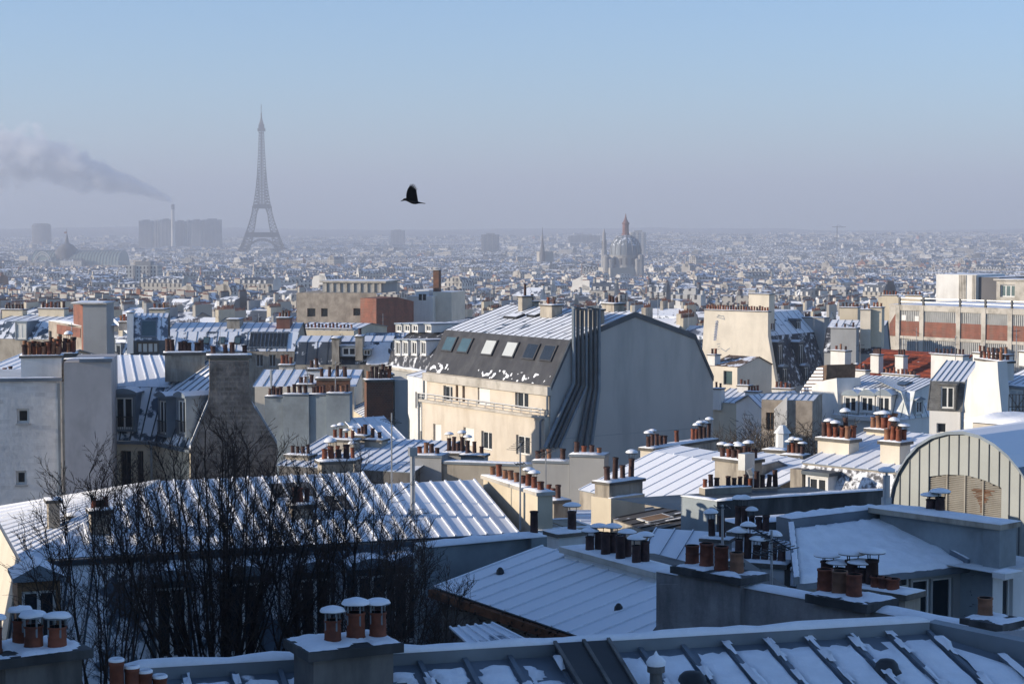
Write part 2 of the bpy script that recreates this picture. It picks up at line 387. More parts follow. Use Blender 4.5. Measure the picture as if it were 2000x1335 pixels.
def chim(root, fr, u0, u1, v, t, z0, z1, mat='stack', p='rrr', ps=1.0, rows=1, slab=.1, snow=True, over=.07, hs=1.0, crown='crown', p2=None):
    mb = MB(); mb.fbox(fr, u0, u1, v, v + t, z0, z1); o = mb.build('chimney', mat, root)
    if slab:
        mb = MB(); mb.fbox(fr, u0 - over, u1 + over, v - over, v + t + over, z1 + .001, z1 + slab); mb.build('crown', crown, o)
    zt = z1 + slab
    if snow: snow_box(o, fr, u0 - over * .9, u1 + over * .9, v - over * .9, v + t + over * .9, zt, .05, 'snow_cap', .2)
    if rows == 1: pots(o, fr, u0 + .04, u1 - .04, v + t / 2, zt, p, ps, hs)
    else:
        for r in range(rows): pots(o, fr, u0 + .04, u1 - .04, v + t * (r + .5) / rows, zt, (p2 if r and p2 else p), ps, hs)
    return o
def chim_px(root, fr, x0, x1, yt, yb, v=0, t=.6, **k):
    u0, u1, z0, z1 = fr.rect(x0, yt, x1, yb, v); return chim(root, fr, u0, u1, v, t, z0, z1 - k.get('slab', .1), **k)
def polywall(root, name, fr, pts, v, t, mat):
    """outline given as points (px, py) on the plane v of fr, extruded away from the viewer by t"""
    q = []
    for x, y in pts: u, z = fr.uz(x, y, v); q.append(fr.pt(u, v, z))
    mb = MB(); mb.prism(q, fr.n * t); return mb.build(name, mat, root)
def block(root, name, fr, u0, u1, v0, v1, z0, z1, mat, top=None):
    mb = MB(); mb.fbox(fr, u0, u1, v0, v1, z0, z1, 0, 1 if top else None); return mb.build(name, [mat, top] if top else mat, root)
def bld(name, label, cat, fr, u0, u1, prof, wall, roofs, zb=None, holes=(), group=None, depth=.18, over=.12, lholes=(), wallcol=None):
    """house: profile prof = [(v, z), ...] from front eave to back eave, drawn out along u; roofs = (panels, mat, batten mat, each) per slope"""
    vm = (prof[0][0] + prof[-1][0]) / 2; c = fr.pt((u0 + u1) / 2, vm, 0)
    if zb is None: zb = ground(c.x, c.y) - 1
    root = thing(name, label, cat, (c.x, c.y, zb), group)
    mb = MB(); wall_grid(mb, fr, u0, u1, zb, prof[0][1], prof[0][0], holes, depth)
    v1, z1 = prof[-1]; mb.poly([fr.pt(u1, v1, zb), fr.pt(u0, v1, zb), fr.pt(u0, v1, z1), fr.pt(u1, v1, z1)])
    for u in (u0, u1):
        pp = [fr.pt(u, prof[0][0], zb)] + [fr.pt(u, v, z) for v, z in prof] + [fr.pt(u, v1, zb)]
        mb.poly(pp if u == u0 else pp[::-1])
    mb.build('wall', wall, root, fix=False)
    for k, rs in enumerate(roofs):
        if not rs: continue
        n, mat, bm, each = rs; (va, za), (vb, zb2) = prof[k], prof[k + 1]
        slope(root, fr.pt(u0 - over, va, za), fr.pt(u1 + over, va, za), fr.pt(u1 + over, vb, zb2), fr.pt(u0 - over, vb, zb2), n, mat, bm, each)
    return root
def dormer(root, fr, uc, w_, vf, z0, z1, vb, roof='curved', cheek='zinc_clean', rm='zinc_half', fm='frame', kind='2', ov=.1, rail=False, gm='glass', rise=.18):
    """dormer: box from its front plane vf back to vb, roof, window"""
    mb = MB(); a, b = uc - w_ / 2, uc + w_ / 2
    h = (a + .1 * w_, b - .1 * w_, z0 + .06 * (z1 - z0), z1 - .1 * (z1 - z0))
    wall_grid(mb, fr, a, b, z0, z1, vf, [h], .1)
    for u in (a, b): mb.poly([fr.pt(u, vf, z0), fr.pt(u, vf, z1), fr.pt(u, vb, z1), fr.pt(u, vb, z0)])
    o = mb.build('dormer', cheek, root)
    mb = MB(); n = 6 if roof == 'curved' else 2
    rr = rise * w_ if roof != 'flat' else .04
    top = [(a - ov + (w_ + 2 * ov) * i / n, z1 + rr * (1 - abs(2 * i / n - 1) ** 2 if roof == 'curved' else 1 - abs(2 * i / n - 1))) for i in range(n + 1)]
    if roof == 'flat': top = [(a - ov, z1 + .02), (b + ov, z1 + .02)]
    poly = [fr.pt(a - ov, vf - ov, z1 - .03)] + [fr.pt(u, vf - ov, z + .06) for u, z in top] + [fr.pt(b + ov, vf - ov, z1 - .03)]
    mb.prism(poly, fr.n * (vb - vf + ov)); mb.build('dormer_roof', rm, o)
    b_ = max(.04, (h[1] - h[0]) * .09); mb = MB(); v = vf + .06
    mb.fbox(fr, h[0], h[0] + b_, v, v + .06, h[2], h[3]); mb.fbox(fr, h[1] - b_, h[1], v, v + .06, h[2], h[3])
    mb.fbox(fr, h[0] + b_, h[1] - b_, v, v + .06, h[2], h[2] + b_ * 1.4); mb.fbox(fr, h[0] + b_, h[1] - b_, v, v + .06, h[3] - b_, h[3])
    if kind == '2': mb.fbox(fr, (h[0] + h[1]) / 2 - b_ * .6, (h[0] + h[1]) / 2 + b_ * .6, v + .002, v + .055, h[2] + b_ * 1.4, h[3] - b_)
    mb.build('window_frame', fm, o)
    for q in range(2):
        x0 = h[0] + (h[1] - h[0]) * q / 2 + .02; x1 = h[0] + (h[1] - h[0]) * (q + 1) / 2 - .02
        mb = MB(); mb.poly([fr.pt(x0, v + .03, h[2]), fr.pt(x1, v + .03, h[2]), fr.pt(x1, v + .03, h[3]), fr.pt(x0, v + .03, h[3])]); mb.build('pane', gm, o, fix=False)
    if rail:
        mb = MB(); zr = h[2] + .4 * (h[3] - h[2])
        for i in range(9):
            u = h[0] + (h[1] - h[0]) * i / 8; mb.tube(fr.pt(u, vf - .08, h[2]), fr.pt(u, vf - .08, zr), .012, n=4)
        mb.tube(fr.pt(h[0], vf - .08, zr), fr.pt(h[1], vf - .08, zr), .025, n=4); mb.build('railing', 'metal_dark', o)
    return o
def skylight(root, a, b, c, d, s0, s1, t0, t1, gm='glass_sky', fm='metal_dark', hgt=.1):
    """roof window on slope a-b-c-d (eave left, eave right, ridge right, ridge left), s along, t up"""
    a, b, c, d = map(Vector, (a, b, c, d)); nr = (b - a).cross(d - a).normalized(); nr = nr if nr.z > 0 else -nr
    f = lambda s, t: a.lerp(b, s).lerp(d.lerp(c, s), t)
    q = [f(s0, t0), f(s1, t0), f(s1, t1), f(s0, t1)]; mb = MB(); mb.hexa([p + nr * .02 for p in q], [p + nr * hgt for p in q]); o = mb.build('skylight', fm, root)
    e = .08; g = [f(s0 + (s1 - s0) * e, t0 + (t1 - t0) * e), f(s1 - (s1 - s0) * e, t0 + (t1 - t0) * e), f(s1 - (s1 - s0) * e, t1 - (t1 - t0) * e), f(s0 + (s1 - s0) * e, t1 - (t1 - t0) * e)]
    mb = MB(); mb.poly([p + nr * (hgt + .006) for p in g]); mb.build('pane', gm, o, fix=False); return o
def antenna(label, px, yb, yt, d, arms=(), lean=0):
    """television aerial: mast with one or more yagi arms (py, half length px, number of rods, direction)"""
    b = P(px, yb, d); t = P(px + lean, yt, d); root = thing('television_aerial', label, 'antenna', b)
    mb = MB(); mb.tube(b, t, .025, .02, n=6); mb.build('mast', 'metal', root)
    for (py, hl, n, ang) in arms:
        c = P(px, py, d); L = hl * d / F; e = Vector((math.cos(ang), math.sin(ang) * .6, math.sin(ang) * .35)).normalized(); s = Vector((-e.y, e.x, 0)).normalized()
        mb = MB(); mb.tube(c - e * L, c + e * L, .016, n=5)
        for i in range(n):
            q = c + e * L * (2 * i / max(1, n - 1) - 1); k = .28 - .015 * i; mb.tube(q - s * k, q + s * k, .009, n=4)
        mb.build('boom', 'metal_dark', root)
    return root
# ------------------------------------------------------------------ ground and hills
mb = MB(); ys = [-600, -100, 0, 60, 120, 200, 300, 450, 600, 800, 1000, 1400, 1900] + list(range(2400, 9000, 400)) + [9500, 12000, 14500]
xs = [-6500, -4000] + list(range(-2600, 2601, 200)) + [4000, 6500]
for y in ys:
    for x in xs: mb.v.append((x, y, ground(x, y)))
for j in range(len(ys) - 1):
    for i in range(len(xs) - 1): k = j * len(xs) + i; mb.f.append((k, k + 1, k + len(xs) + 1, k + len(xs))); mb.m.append(0)
struct('ground', mb, 'asphalt')
mb = MB(); nx = 120
for j, (y, zt) in enumerate(((8200, 0), (9600, .45), (11200, .8), (12800, 1), (14200, .9))):
    for i in range(nx + 1):
        x = -5200 + 10400 * i / nx
        h = (55 + 45 * noise.noise(Vector((x * .0006, 3, 0))) + 16 * noise.noise(Vector((x * .003, y * .001, 1))) + 6 * noise.noise(Vector((x * .012, y * .002, 7)))) * zt
        mb.v.append((x, y, 26 + max(0, h) * .75 if zt else 12))
for j in range(4):
    for i in range(nx): k = j * (nx + 1) + i; mb.f.append((k, k + 1, k + nx + 2, k + nx + 1)); mb.m.append(0)
struct('hills', mb, 'far_tree', smooth=True)
# ------------------------------------------------------------------ foreground house: zinc roof with snow between the battens
BASE = 64.0
f1 = Fr(780, 22.0, 1800, 23.7)
ZR = f1.z(780, 1300); UL, UR = -3.2, f1.u(1808, 1235)
F1 = thing('zinc_roofed_house', 'near house with blue zinc roof, snow lying in ragged sheets between its battens', 'house', f1.pt(3, -4, BASE))
mb = MB(); mb.prism([f1.pt(UL, v, z) for v, z in ((-7.5, BASE), (-7.5, ZR - 1.72), (0, ZR - .02), (2.6, ZR - 1.1), (2.6, BASE))], f1.e * (9.6 - UL)); mb.build('wall', 'grey_dark', F1)
NB = 24; DU = .535
ulast = UR - .02
for i in range(NB):
    ua = ulast - DU * (i + 1); ub = ulast - DU * i
    if ua < UL: break
    a, b, c, d = f1.pt(ua, -7.4, ZR - 1.66), f1.pt(ub, -7.4, ZR - 1.66), f1.pt(ub, -.1, ZR + .01), f1.pt(ua, -.1, ZR + .01)
    slope(F1, a, b, c, d, 1, 'zinc', each=True, bw=0, t=.02)
    mb = MB(); s = f1.e * .028; nr = Vector((0, 0, 1)); q = [b - s, b + s, c + s, c - s]; mb.hexa([p + nr * .018 for p in q], [p + nr * .07 for p in q]); mb.build('batten', 'zinc', F1)
    left = ub < f1.u(1240, 1285)
    k = .055
    for (t0, t1, cv) in (((.975, .80, .60), (.76, .45, .52), (.42, .0, .55)) if left else ((.978, .0, .93),)):
        lo = [a.lerp(d, t1) + f1.e * k, b.lerp(c, t1) - f1.e * k, b.lerp(c, t0) - f1.e * k, a.lerp(d, t0) + f1.e * k]
        snow_patch(F1, lo[0] + nr * .022, lo[1] + nr * .022, lo[2] + nr * .022, lo[3] + nr * .022, 7, 34, cv, .055, 1.7, seed=i)
    e = f1.e * .06; top = [b - e, b + e, c + e, c - e]
    snow_patch(F1, *[p + nr * .085 for p in top], 3, 60, .60 if not left else .5, .085, 3.0, seed=i + 50)
# right strip beyond the last batten up to the flashing wall
a, b, c, d = f1.pt(ulast, -7.4, ZR - 1.66), f1.pt(ulast + 3.2, -7.4, ZR - 1.66), f1.pt(ulast + 1.0, -2.3, ZR - .5), f1.pt(ulast, -.1, ZR + .01)
slope(F1, f1.pt(ulast, -7.4, ZR - 1.66), f1.pt(ulast + 1.9, -7.4, ZR - 1.66), f1.pt(ulast + 1.9, -2.2, ZR - .47), f1.pt(ulast, -.1, ZR + .01), 1, 'zinc', bw=0, t=.02)
snow_patch(F1, f1.pt(ulast + .06, -6, ZR - 1.3), f1.pt(ulast + 1.8, -6, ZR - 1.3), f1.pt(ulast + 1.7, -2.3, ZR - .46), f1.pt(ulast + .08, -.5, ZR - .05), 14, 26, .9, .05, 1.5, seed=91)
mb = MB()
for q in range(2):
    u = ulast + .55 + q * .62; s = f1.e * .028; A = f1.pt(u, -7.3, ZR - 1.63); C = f1.pt(u, -.9 - q * .55, ZR - .16 - q * .13); mb = MB(); q_ = [A - s, A + s, C + s, C - s]
    mb.hexa([p + nr * .018 for p in q_], [p + nr * .085 for p in q_]); mb.build('batten', 'zinc', F1); e = f1.e * .05
    snow_patch(F1, *[p + nr * .085 for p in (A - e, A + e, C + e, C - e)], 3, 60, .7, .06, 2.3, seed=q + 70)
mb = MB(); mb.fbox(f1, UL, UR, -.1, .07, ZR - .05, ZR + .17); mb.build('ridge_board', 'zinc_clean', F1)
snow_box(F1, f1, UL, UR, -.11, .09, ZR + .17, .08, 'snow_cover', .16)
# flashing wall at the right, running toward the viewer
A = f1.pt(UR + .02, .0, ZR + .03); B = f1.pt(UR + 3.6, -4.6, ZR - .55)
fl = Fr.__new__(Fr); fl.L = 0; fl.set(Vector((A.x, A.y, 0)), math.atan2(B.y - A.y, B.x - A.x))
mb = MB(); L = ((B - A).xy).length; mb.prism([fl.pt(0, 0, BASE), fl.pt(L, 0, BASE), fl.pt(L, 0, B.z + .3), fl.pt(0, 0, A.z + .12)], fl.n * .22); mb.build('flashing_wall', 'zinc_clean', F1)
# roof hatch, vent pipe, two hump vents
a, b, c, d = f1.pt(f1.u(1152, 1335, -1.6), -1.75, ZR - .30), f1.pt(f1.u(1232, 1335, -1.6) + .15, -1.75, ZR - .30), f1.pt(f1.u(1185, 1285), -.12, ZR + .06), f1.pt(f1.u(1078, 1285), -.12, ZR + .06)
mb = MB(); q = [p + nr * .03 for p in (a, b, c, d)]; mb.hexa(q, [p + nr * .10 for p in q]); h = mb.build('roof_hatch', 'metal_dark', F1)
for t in (0, .52, .97):
    mb = MB(); p0, p1 = a.lerp(b, t), d.lerp(c, t); s = f1.e * .02; mb.hexa([p + nr * .131 for p in (p0 - s, p0 + s, p1 + s, p1 - s)], [p + nr * .16 for p in (p0 - s, p0 + s, p1 + s, p1 - s)]); mb.build('hatch_rail', 'stack_dark', h)
snow_box(h, f1, f1.u(1160, 1335, -1.7), f1.u(1232, 1335, -1.7) + .1, -1.86, -1.72, ZR - .21, .04)
b0 = P(1281, 1345, 21.6); mb = MB(); mb.tube(b0 - Vector((0, 0, .6)), b0 + Vector((0, 0, .22)), .07, n=14); mb.tube(b0 + Vector((0, 0, .2)), b0 + Vector((0, 0, .27)), .10, n=14)
o = mb.build('vent_pipe', 'stack_dark', F1, smooth=False)
mb = MB(); mb.lathe([(.105, 0), (.115, .04), (.08, .09), (.03, .115), (.001, .17)], b0 + Vector((0, 0, .275)), 14); mb.build('snow_cap', 'snow', o, smooth=True)
for px, py, s in ((1352, 1325, 1.0), (1732, 1312, .85)):
    u = f1.u(px, py, -1.0); c = f1.pt(u, -1.0, ZR - .205); mb = MB(); mb.lathe([(.25 * s, -.03), (.24 * s, .035), (.17 * s, .06), (.15 * s, .12), (.10 * s, .165), (.03 * s, .18), (.001, .18)], c, 18); mb.build('roof_vent', 'metal_dark', F1, smooth=True)
# chimney with three capped pots at the left end of this house
def big_pot(par, c, r, h, body='pot', cap=True, sn=.022, rods=True):
    mb = MB(); mb.lathe([(r * 1.02, 0), (r * 1.02, h * .12), (r * .95, h * .16), (r * .93, h * .5), (r * .96, h * .52), (r * .96, h * .57), (r * .92, h * .6), (r * .92, h * .9), (r * 1.0, h * .92), (r * 1.0, h), (r * .8, h), (r * .78, h * .6), (.001, h * .6)], c, 20, [0] * 9 + [0, 1, 1])
    o = mb.build('chimney_pot', [body, 'pot_inside'], par, smooth=True, fix=False)
    if cap:
        mb = MB(); R_ = r * 1.42; zc = h + .09
        for i in range(4):
            a = .6 + i * math.pi / 2; x, y = r * .9 * math.cos(a), r * .9 * math.sin(a); mb.tube(c + Vector((x, y, h * .55)), c + Vector((x, y, zc + .02)), .012, n=4)
        mb.lathe([(R_, zc), (R_ * .98, zc + .012), (.001, zc + r * .42)], c, 20, [0, 0]); mb.build('cowl', 'zinc_clean', par)
        mb = MB(); n = 20
        mb.lathe([(R_ * 1.01, zc + .006), (R_ * 1.03, zc + sn * .6), (R_ * .9, zc + sn + .02), (R_ * .5, zc + sn + r * .26), (.001, zc + sn + r * .42)], c, n)
        mb.v = [(x, y, z + .02 * noise.noise(Vector((x, y, z)) * 7)) for x, y, z in mb.v]; mb.build('snow_cap', 'snow', par, smooth=True, fix=False)
def big_stack(root, fr, x0, x1, yt, d_v, t, z0, sl, mat, over=.12, cr='soot'):
    u0, u1 = fr.u(x0, yt, d_v), fr.u(x1, yt, d_v); z1 = fr.z((x0 + x1) / 2, yt, d_v)
    mb = MB(); mb.fbox(fr, u0, u1, d_v, d_v + t, z0, z1 - sl); o = mb.build('chimney', mat, root)
    mb = MB(); mb.fbox(fr, u0 - over, u1 + over, d_v - over, d_v + t + over, z1 - sl + .001, z1); mb.build('crown', cr, o)
    # ragged snow on the crown
    k = .02
    for q in range(1):
        snow_patch(o, fr.pt(u0 - over + k, d_v - over + k, z1 + .002), fr.pt(u1 + over - k, d_v - over + k, z1 + .002), fr.pt(u1 + over - k, d_v + t + over - k, z1 + .002), fr.pt(u0 - over + k, d_v + t + over - k, z1 + .002), 26, 14, .66, .04, 3.1, 'snow_cover', seed=int(x0))
    return o, u0, u1, z1
fc = Fr(595, 20.4, 790, 20.9)
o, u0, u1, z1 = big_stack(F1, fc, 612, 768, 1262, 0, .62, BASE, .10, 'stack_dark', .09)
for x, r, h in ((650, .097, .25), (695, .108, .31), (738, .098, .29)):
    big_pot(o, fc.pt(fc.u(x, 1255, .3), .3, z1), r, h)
# chimney in the lower left corner
fb = Fr(-40, 18.8, 170, 19.4)
C2 = thing('chimney_stack', 'grey rendered chimney with four capped pots in front of the bare trees', 'chimney', fb.pt(.4, .3, BASE))
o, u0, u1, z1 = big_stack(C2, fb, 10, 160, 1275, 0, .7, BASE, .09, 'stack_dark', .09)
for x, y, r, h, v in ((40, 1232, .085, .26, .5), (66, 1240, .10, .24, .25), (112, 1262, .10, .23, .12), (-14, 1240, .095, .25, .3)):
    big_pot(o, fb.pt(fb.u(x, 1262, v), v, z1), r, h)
fq = Fr(205, 16.6, 330, 16.9)
C3 = thing('chimney_stack', 'low chimney with a row of four dark red pots below the bare trees', 'chimney', fq.pt(.3, .2, BASE))
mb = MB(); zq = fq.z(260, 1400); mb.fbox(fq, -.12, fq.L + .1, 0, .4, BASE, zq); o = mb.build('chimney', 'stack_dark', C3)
for x, yt in ((228, 1290), (258, 1303), (283, 1312), (312, 1322)):
    hh = fq.z(x, yt, .2) - zq; big_pot(o, fq.pt(fq.u(x, 1335, .2), .2, zq), .068, hh, 'pot', cap=False)
    mb = MB(); mb.lathe([(.07, 0), (.072, .015), (.055, .03), (.045, .012)], fq.pt(fq.u(x, 1335, .2), .2, zq + hh), 14); mb.build('snow_cap', 'snow', o, smooth=True, fix=False)
# ------------------------------------------------------------------ long party wall with its three chimneys at the right
f2 = Fr(1285, 34.5, 2040, 28.6)
ZW = f2.z(1480, 1152)
F2 = thing('party_wall', 'long grey party wall under smooth snow, carrying three chimneys with terracotta pots', 'wall', f2.pt(3, .2, BASE))
mb = MB(); mb.fbox(f2, .0, f2.L + .8, 0, .42, BASE, ZW); mb.build('wall', 'grey_dark', F2)
snow_box(F2, f2, .0, f2.L + .8, -.03, .46, ZW, .09)
# flared foot of the wall beside the big snowy roof
polywall(F2, 'flared_foot', f2, [(1250, 1262), (1287, 1215), (1287, 1140), (1330, 1140), (1330, 1262)], -.06, .4, 'grey_dark')
zb = ZW - 3
o, u0, u1, z1 = big_stack(F2, f2, 1324, 1446, 1116, -.12, .55, zb, .12, 'grey_dark', .10)
for x, yt, b in ((1352, 1064, 'pot'), (1380, 1060, 'pot'), (1409, 1066, 'pot'), (1439, 1078, 'pot_pale')):
    u = f2.u(x, 1100, .2); big_pot(o, f2.pt(u, .2, z1), .128, f2.z(x, yt, .2) - z1, b, cap=False)
o, u0, u1, z1 = big_stack(F2, f2, 1594, 1690, 1168, -.14, .58, zb, .14, 'grey_dark', .13)
for x, yt, b in ((1611, 1110, 'pot'), (1640, 1114, 'pot_pale'), (1668, 1120, 'pot')):
    u = f2.u(x, 1160, .12); big_pot(o, f2.pt(u, .12, z1), .135, f2.z(x, yt, .12) - z1, b, cap=False)
o, u0, u1, z1 = big_stack(F2, f2, 1892, 1955, 1212, -.1, .55, zb, .09, 'grey_dark', .1)
u = f2.u(1924, 1200, .2); big_pot(o, f2.pt(u, .2, z1), .12, f2.z(1924, 1166, .2) - z1, 'pot_pale', cap=False)
# second, lower chimney just behind with umbrella caps
f2b = Fr(1600, 34.5, 1780, 33.2)
C4 = thing('chimney_stack', 'chimney with tall dark flues under snowy umbrella caps, beside the snowy terrace roof', 'chimney', f2b.pt(.8, .3, BASE))
zt = f2b.z(1700, 1150)
o = chim(C4, f2b, f2b.u(1606, 1150), f2b.u(1768, 1150), 0, .5, BASE, zt - .1, 'stack', '', slab=.1)
for x, yt, k in ((1615, 1078, 'T'), (1640, 1092, 'c'), (1663, 1072, 'T'), (1682, 1090, 'c'), (1703, 1068, 'T')):
    s = (f2b.z(x, yt, .25) - zt) / (1.05 if k == 'T' else .8); inst('chimney_pot', POT[k], o, f2b.pt(f2b.u(x, 1130, .25), .25, zt), (1.0, 1.0, s))
for x in (1713, 1727, 1744): inst('chimney_pot', POT['r'], o, f2b.pt(f2b.u(x, 1140, .15), .15, zt), (.95, .95, .42))
# ------------------------------------------------------------------ snowy terrace roof (shed) with glazed front, and grey wall beside it
z_e = PZ(1895, 1105, 0) and P(1895, 1105, 44).z
E0, E1 = PZ(1556, 1141, z_e), P(1895, 1105, 44); z_r = P(1725, 1010, 46.2).z; R1 = P(1725, 1010, 46.2); R0 = PZ(1545, 1032, z_r)
fe = Fr.__new__(Fr); fe.L = (E1 - E0).length; fe.set(Vector((E0.x, E0.y, 0)), math.atan2(E1.y - E0.y, E1.x - E0.x))
F3 = thing('terrace_house', 'house with an unbroken sheet of snow on its roof and a glazed attic front', 'house', fe.pt(2.5, 1.5, BASE))
zf = z_e - .12
hs = [fe.rect(1766, 1125, 1793, 1152, 0), fe.rect(1766, 1158, 1793, 1215, 0), fe.rect(1797, 1135, 1832, 1215, 0), fe.rect(1836, 1132, 1876, 1215, 0)]
mb = MB(); wall_grid(mb, fe, 0, fe.L, BASE, zf, .25, hs, .1)
for u in (0, fe.L): mb.poly([fe.pt(u, .25, BASE), fe.pt(u, .25, zf), fe.pt(u, 3, zf + .6), fe.pt(u, 3, BASE)])
mb.build('wall', 'grey', F3)
for h in hs: win(F3, fe, .33, *h, '1', gm='glass')
q = [E0, E1, R1, R0]; mb = MB(); mb.hexa([p - nr * .14 for p in q], q); mb.build('roof', 'zinc', F3)
snow_patch(F3, *q, 44, 20, .98, .09, .6, 'snow_cover', seed=3)
for A, B in ((E1, R1), (E0, R0)):
    mb = MB(); s = Vector((.07, .03, 0)); mb.hexa([p + nr * .0 for p in (A - s, A + s, B + s, B - s)], [p + nr * .16 for p in (A - s, A + s, B + s, B - s)]); mb.build('verge', 'zinc', F3)
    snow_patch(F3, *[p + nr * .165 for p in (A - s, A + s, B + s, B - s)], 3, 40, .85, .05, 2, seed=12)
mb = MB(); s = (R1 - R0).normalized(); n_ = Vector((-s.y, s.x, 0)); mb.hexa([p - nr * .3 for p in (R0, R1, R1 + n_ * .5, R0 + n_ * .5)], [p + nr * .22 for p in (R0, R1, R1 + n_ * .5, R0 + n_ * .5)]); mb.build('ridge_upstand', 'zinc', F3)
snow_patch(F3, *[p + nr * .225 for p in (R0, R1, R1 + n_ * .5, R0 + n_ * .5)], 40, 6, .97, .08, 1, seed=5)
for k in range(260):                                             # ivy clump at the corner
    pass
mb = MB()
for k in range(520):
    c = fe.pt(fe.L + random.uniform(-.0, .42), random.uniform(-.12, .25), random.uniform(z_e - 2.2, z_e - .02)); a = Vector((random.uniform(-1, 1), random.uniform(-1, 1), random.uniform(-1, 1))) * .07; b = Vector((random.uniform(-1, 1), random.uniform(-1, 1), random.uniform(-.4, .4))) * .07
    mb.poly([c - a, c + b, c + a, c - b])
mb.build('ivy', 'ivy', F3, fix=False)
# wall right of it
Wn = P(1955, 1022, 43.4); zt = Wn.z; Wf = PZ(1712, 990, zt)
fw = Fr.__new__(Fr); fw.L = (Wn - Wf).length; fw.set(Vector((Wf.x, Wf.y, 0)), math.atan2(Wn.y - Wf.y, Wn.x - Wf.x))
F4 = thing('party_wall', 'tall pale grey party wall with thick snow on top and two dark flues', 'wall', fw.pt(1.5, .3, BASE))
ul = fw.u(1926, 1030)
mb = MB(); mb.fbox(fw, .1, ul, 0, .5, BASE, zt - .12); mb.fbox(fw, ul, fw.L + .05, -.12, .55, BASE, zt - .12); mb.build('wall', 'grey_blue', F4)
mb = MB(); mb.fbox(fw, -.1, fw.L + .12, -.2, .62, zt - .12 + .001, zt); mb.build('coping', 'stack', F4)
snow_box(F4, fw, -.1, fw.L + .12, -.2, .62, zt, .09)
for x, yt in ((1818, 964), (1836, 956)):
    u = fw.u(x, 990, .3); inst('chimney_pot', POT['c'], F4, fw.pt(u, .3, zt + .04), (1.0, 1.0, (fw.z(x, yt, .3) - zt) / .8))
b0 = fw.pt(fw.u(1731, 985, .25), .25, zt); mb = MB(); mb.tube(b0, b0 + nr * .75, .085, n=12); mb.tube(b0, b0 + nr * .22, .12, n=12); mb.tube(b0 + nr * .70, b0 + nr * .86, .03, n=6); mb.tube(b0 + nr * .84, b0 + nr * .86, .2, n=12); o = mb.build('steel_flue', 'metal', F4)
mb = MB(); mb.lathe([(.2, 0), (.21, .04), (.1, .09), (.001, .1)], b0 + nr * .862, 12); mb.build('snow_cap', 'snow', o, smooth=True)
# house corner below, at right edge
f5 = Fr(1955, 42.8, 2060, 44.0)
F5_ = thing('house_corner', 'white house corner with snowy ledge and tall window under the arched roof', 'house', f5.pt(.8, .8, BASE))
h = f5.rect(1958, 1130, 1978, 1235); zl = f5.z(1975, 1112)
mb = MB(); wall_grid(mb, f5, -.1, 2.2, BASE, zl, 0, [h], .12); mb.poly([f5.pt(-.1, 0, zl), f5.pt(2.2, 0, zl), f5.pt(2.2, 3, zl), f5.pt(-.1, 3, zl)]); mb.build('wall', 'white_cool', F5_)
win(F5_, f5, .1, *h, '1'); block(F5_, 'ledge', f5, -.12, f5.u(1993, 1105, -.3), -.35, 0, zl - .1, zl + .02, 'white_cool'); snow_box(F5_, f5, -.12, f5.u(1993, 1105, -.3), -.36, .02, zl + .02, .1)
# ------------------------------------------------------------------ flat-roofed block with dark stained parapet
f6 = Fr(1404, 50.5, 1728, 52.6)
zt = f6.z(1404, 978); z6 = zt
F6 = thing('flat_roofed_block', 'flat roofed block behind dark stained parapet walls with snow along their tops', 'building', f6.pt(2, 2, BASE))
mb = MB(); L = f6.u(1735, 955); u_l = -.05
mb.fbox(f6, 0, L, 0, .22, BASE, zt); mb.build('parapet', 'soot', F6)
fl6 = Fr.__new__(Fr); fl6.L = 0
far = PZ(1330, 968, zt); nearp = f6.pt(0, 0, zt); fl6.set(Vector((far.x, far.y, 0)), math.atan2(nearp.y - far.y, nearp.x - far.x)); L6 = (nearp - far).length
mb = MB(); mb.fbox(fl6, 0, L6, 0.004, .22, BASE, zt - .004); mb.build('side_wall', 'grey_blue', F6)
mb = MB(); mb.poly([far - nr * .4, nearp - nr * .4, f6.pt(L, 0, zt - .4), f6.pt(L, 4, zt - .4), f6.pt(-1, 4, zt - .4)]); mb.build('roof', 'zinc_dark', F6)
snow_box(F6, f6, -.04, L, -.04, .26, zt, .06); snow_box(F6, fl6, 0, L6, -.03, .25, zt, .06)
f6b = Fr(1540, 47.5, 1720, 48.6); zb_ = f6b.z(1600, 1012)
block(F6, 'lower_ledge', f6b, f6b.u(1440, 1020), f6b.u(1716, 1012), 0, .9, BASE, zb_, 'soot'); snow_box(F6, f6b, f6b.u(1440, 1020), f6b.u(1716, 1012), -.03, .9, zb_, .06)
# ------------------------------------------------------------------ big snowy roof sloping left, with long white chimney on its ridge
d_n = 36.0; ze = P(1172, 1258, d_n).z; En = P(1172, 1258, d_n); Ef = PZ(850, 1148, ze)
ed = (Ef - En).normalized(); up = Vector((-ed.y, ed.x, 0)); up = up if up.x > 0 else -up
Ls = 2.75; zr = P(1065, 1068, (Ef + up * Ls).y).z
En2 = En - ed * 1.9
G = thing('tin_roofed_house', 'house with a broad ribbed roof in blue snow, a long white chimney on its ridge', 'house', (En.x, En.y, BASE))
def at(p, z): return Vector((p.x, p.y, z))
slope(G, at(Ef, ze), at(En2, ze), at(En2 + up * Ls, zr), at(Ef + up * Ls, zr), 14, 'zinc_full', 'snow', True, .06, .03)
mb = MB(); q = [En2, Ef, Ef + up * Ls, Ef + up * Ls * 2.1, En2 + up * Ls * 2.1, En2 + up * Ls]
mb.prism([at(En2 + up * .15, BASE), at(En2 + up * .15, ze - .02), at(En2 + up * Ls, zr - .02), at(En2 + up * Ls * 2.1, zr - .4), at(En2 + up * Ls * 2.1, BASE)], at(Ef, 0) - at(En2, 0)); mb.build('wall', 'stack_dark', G)
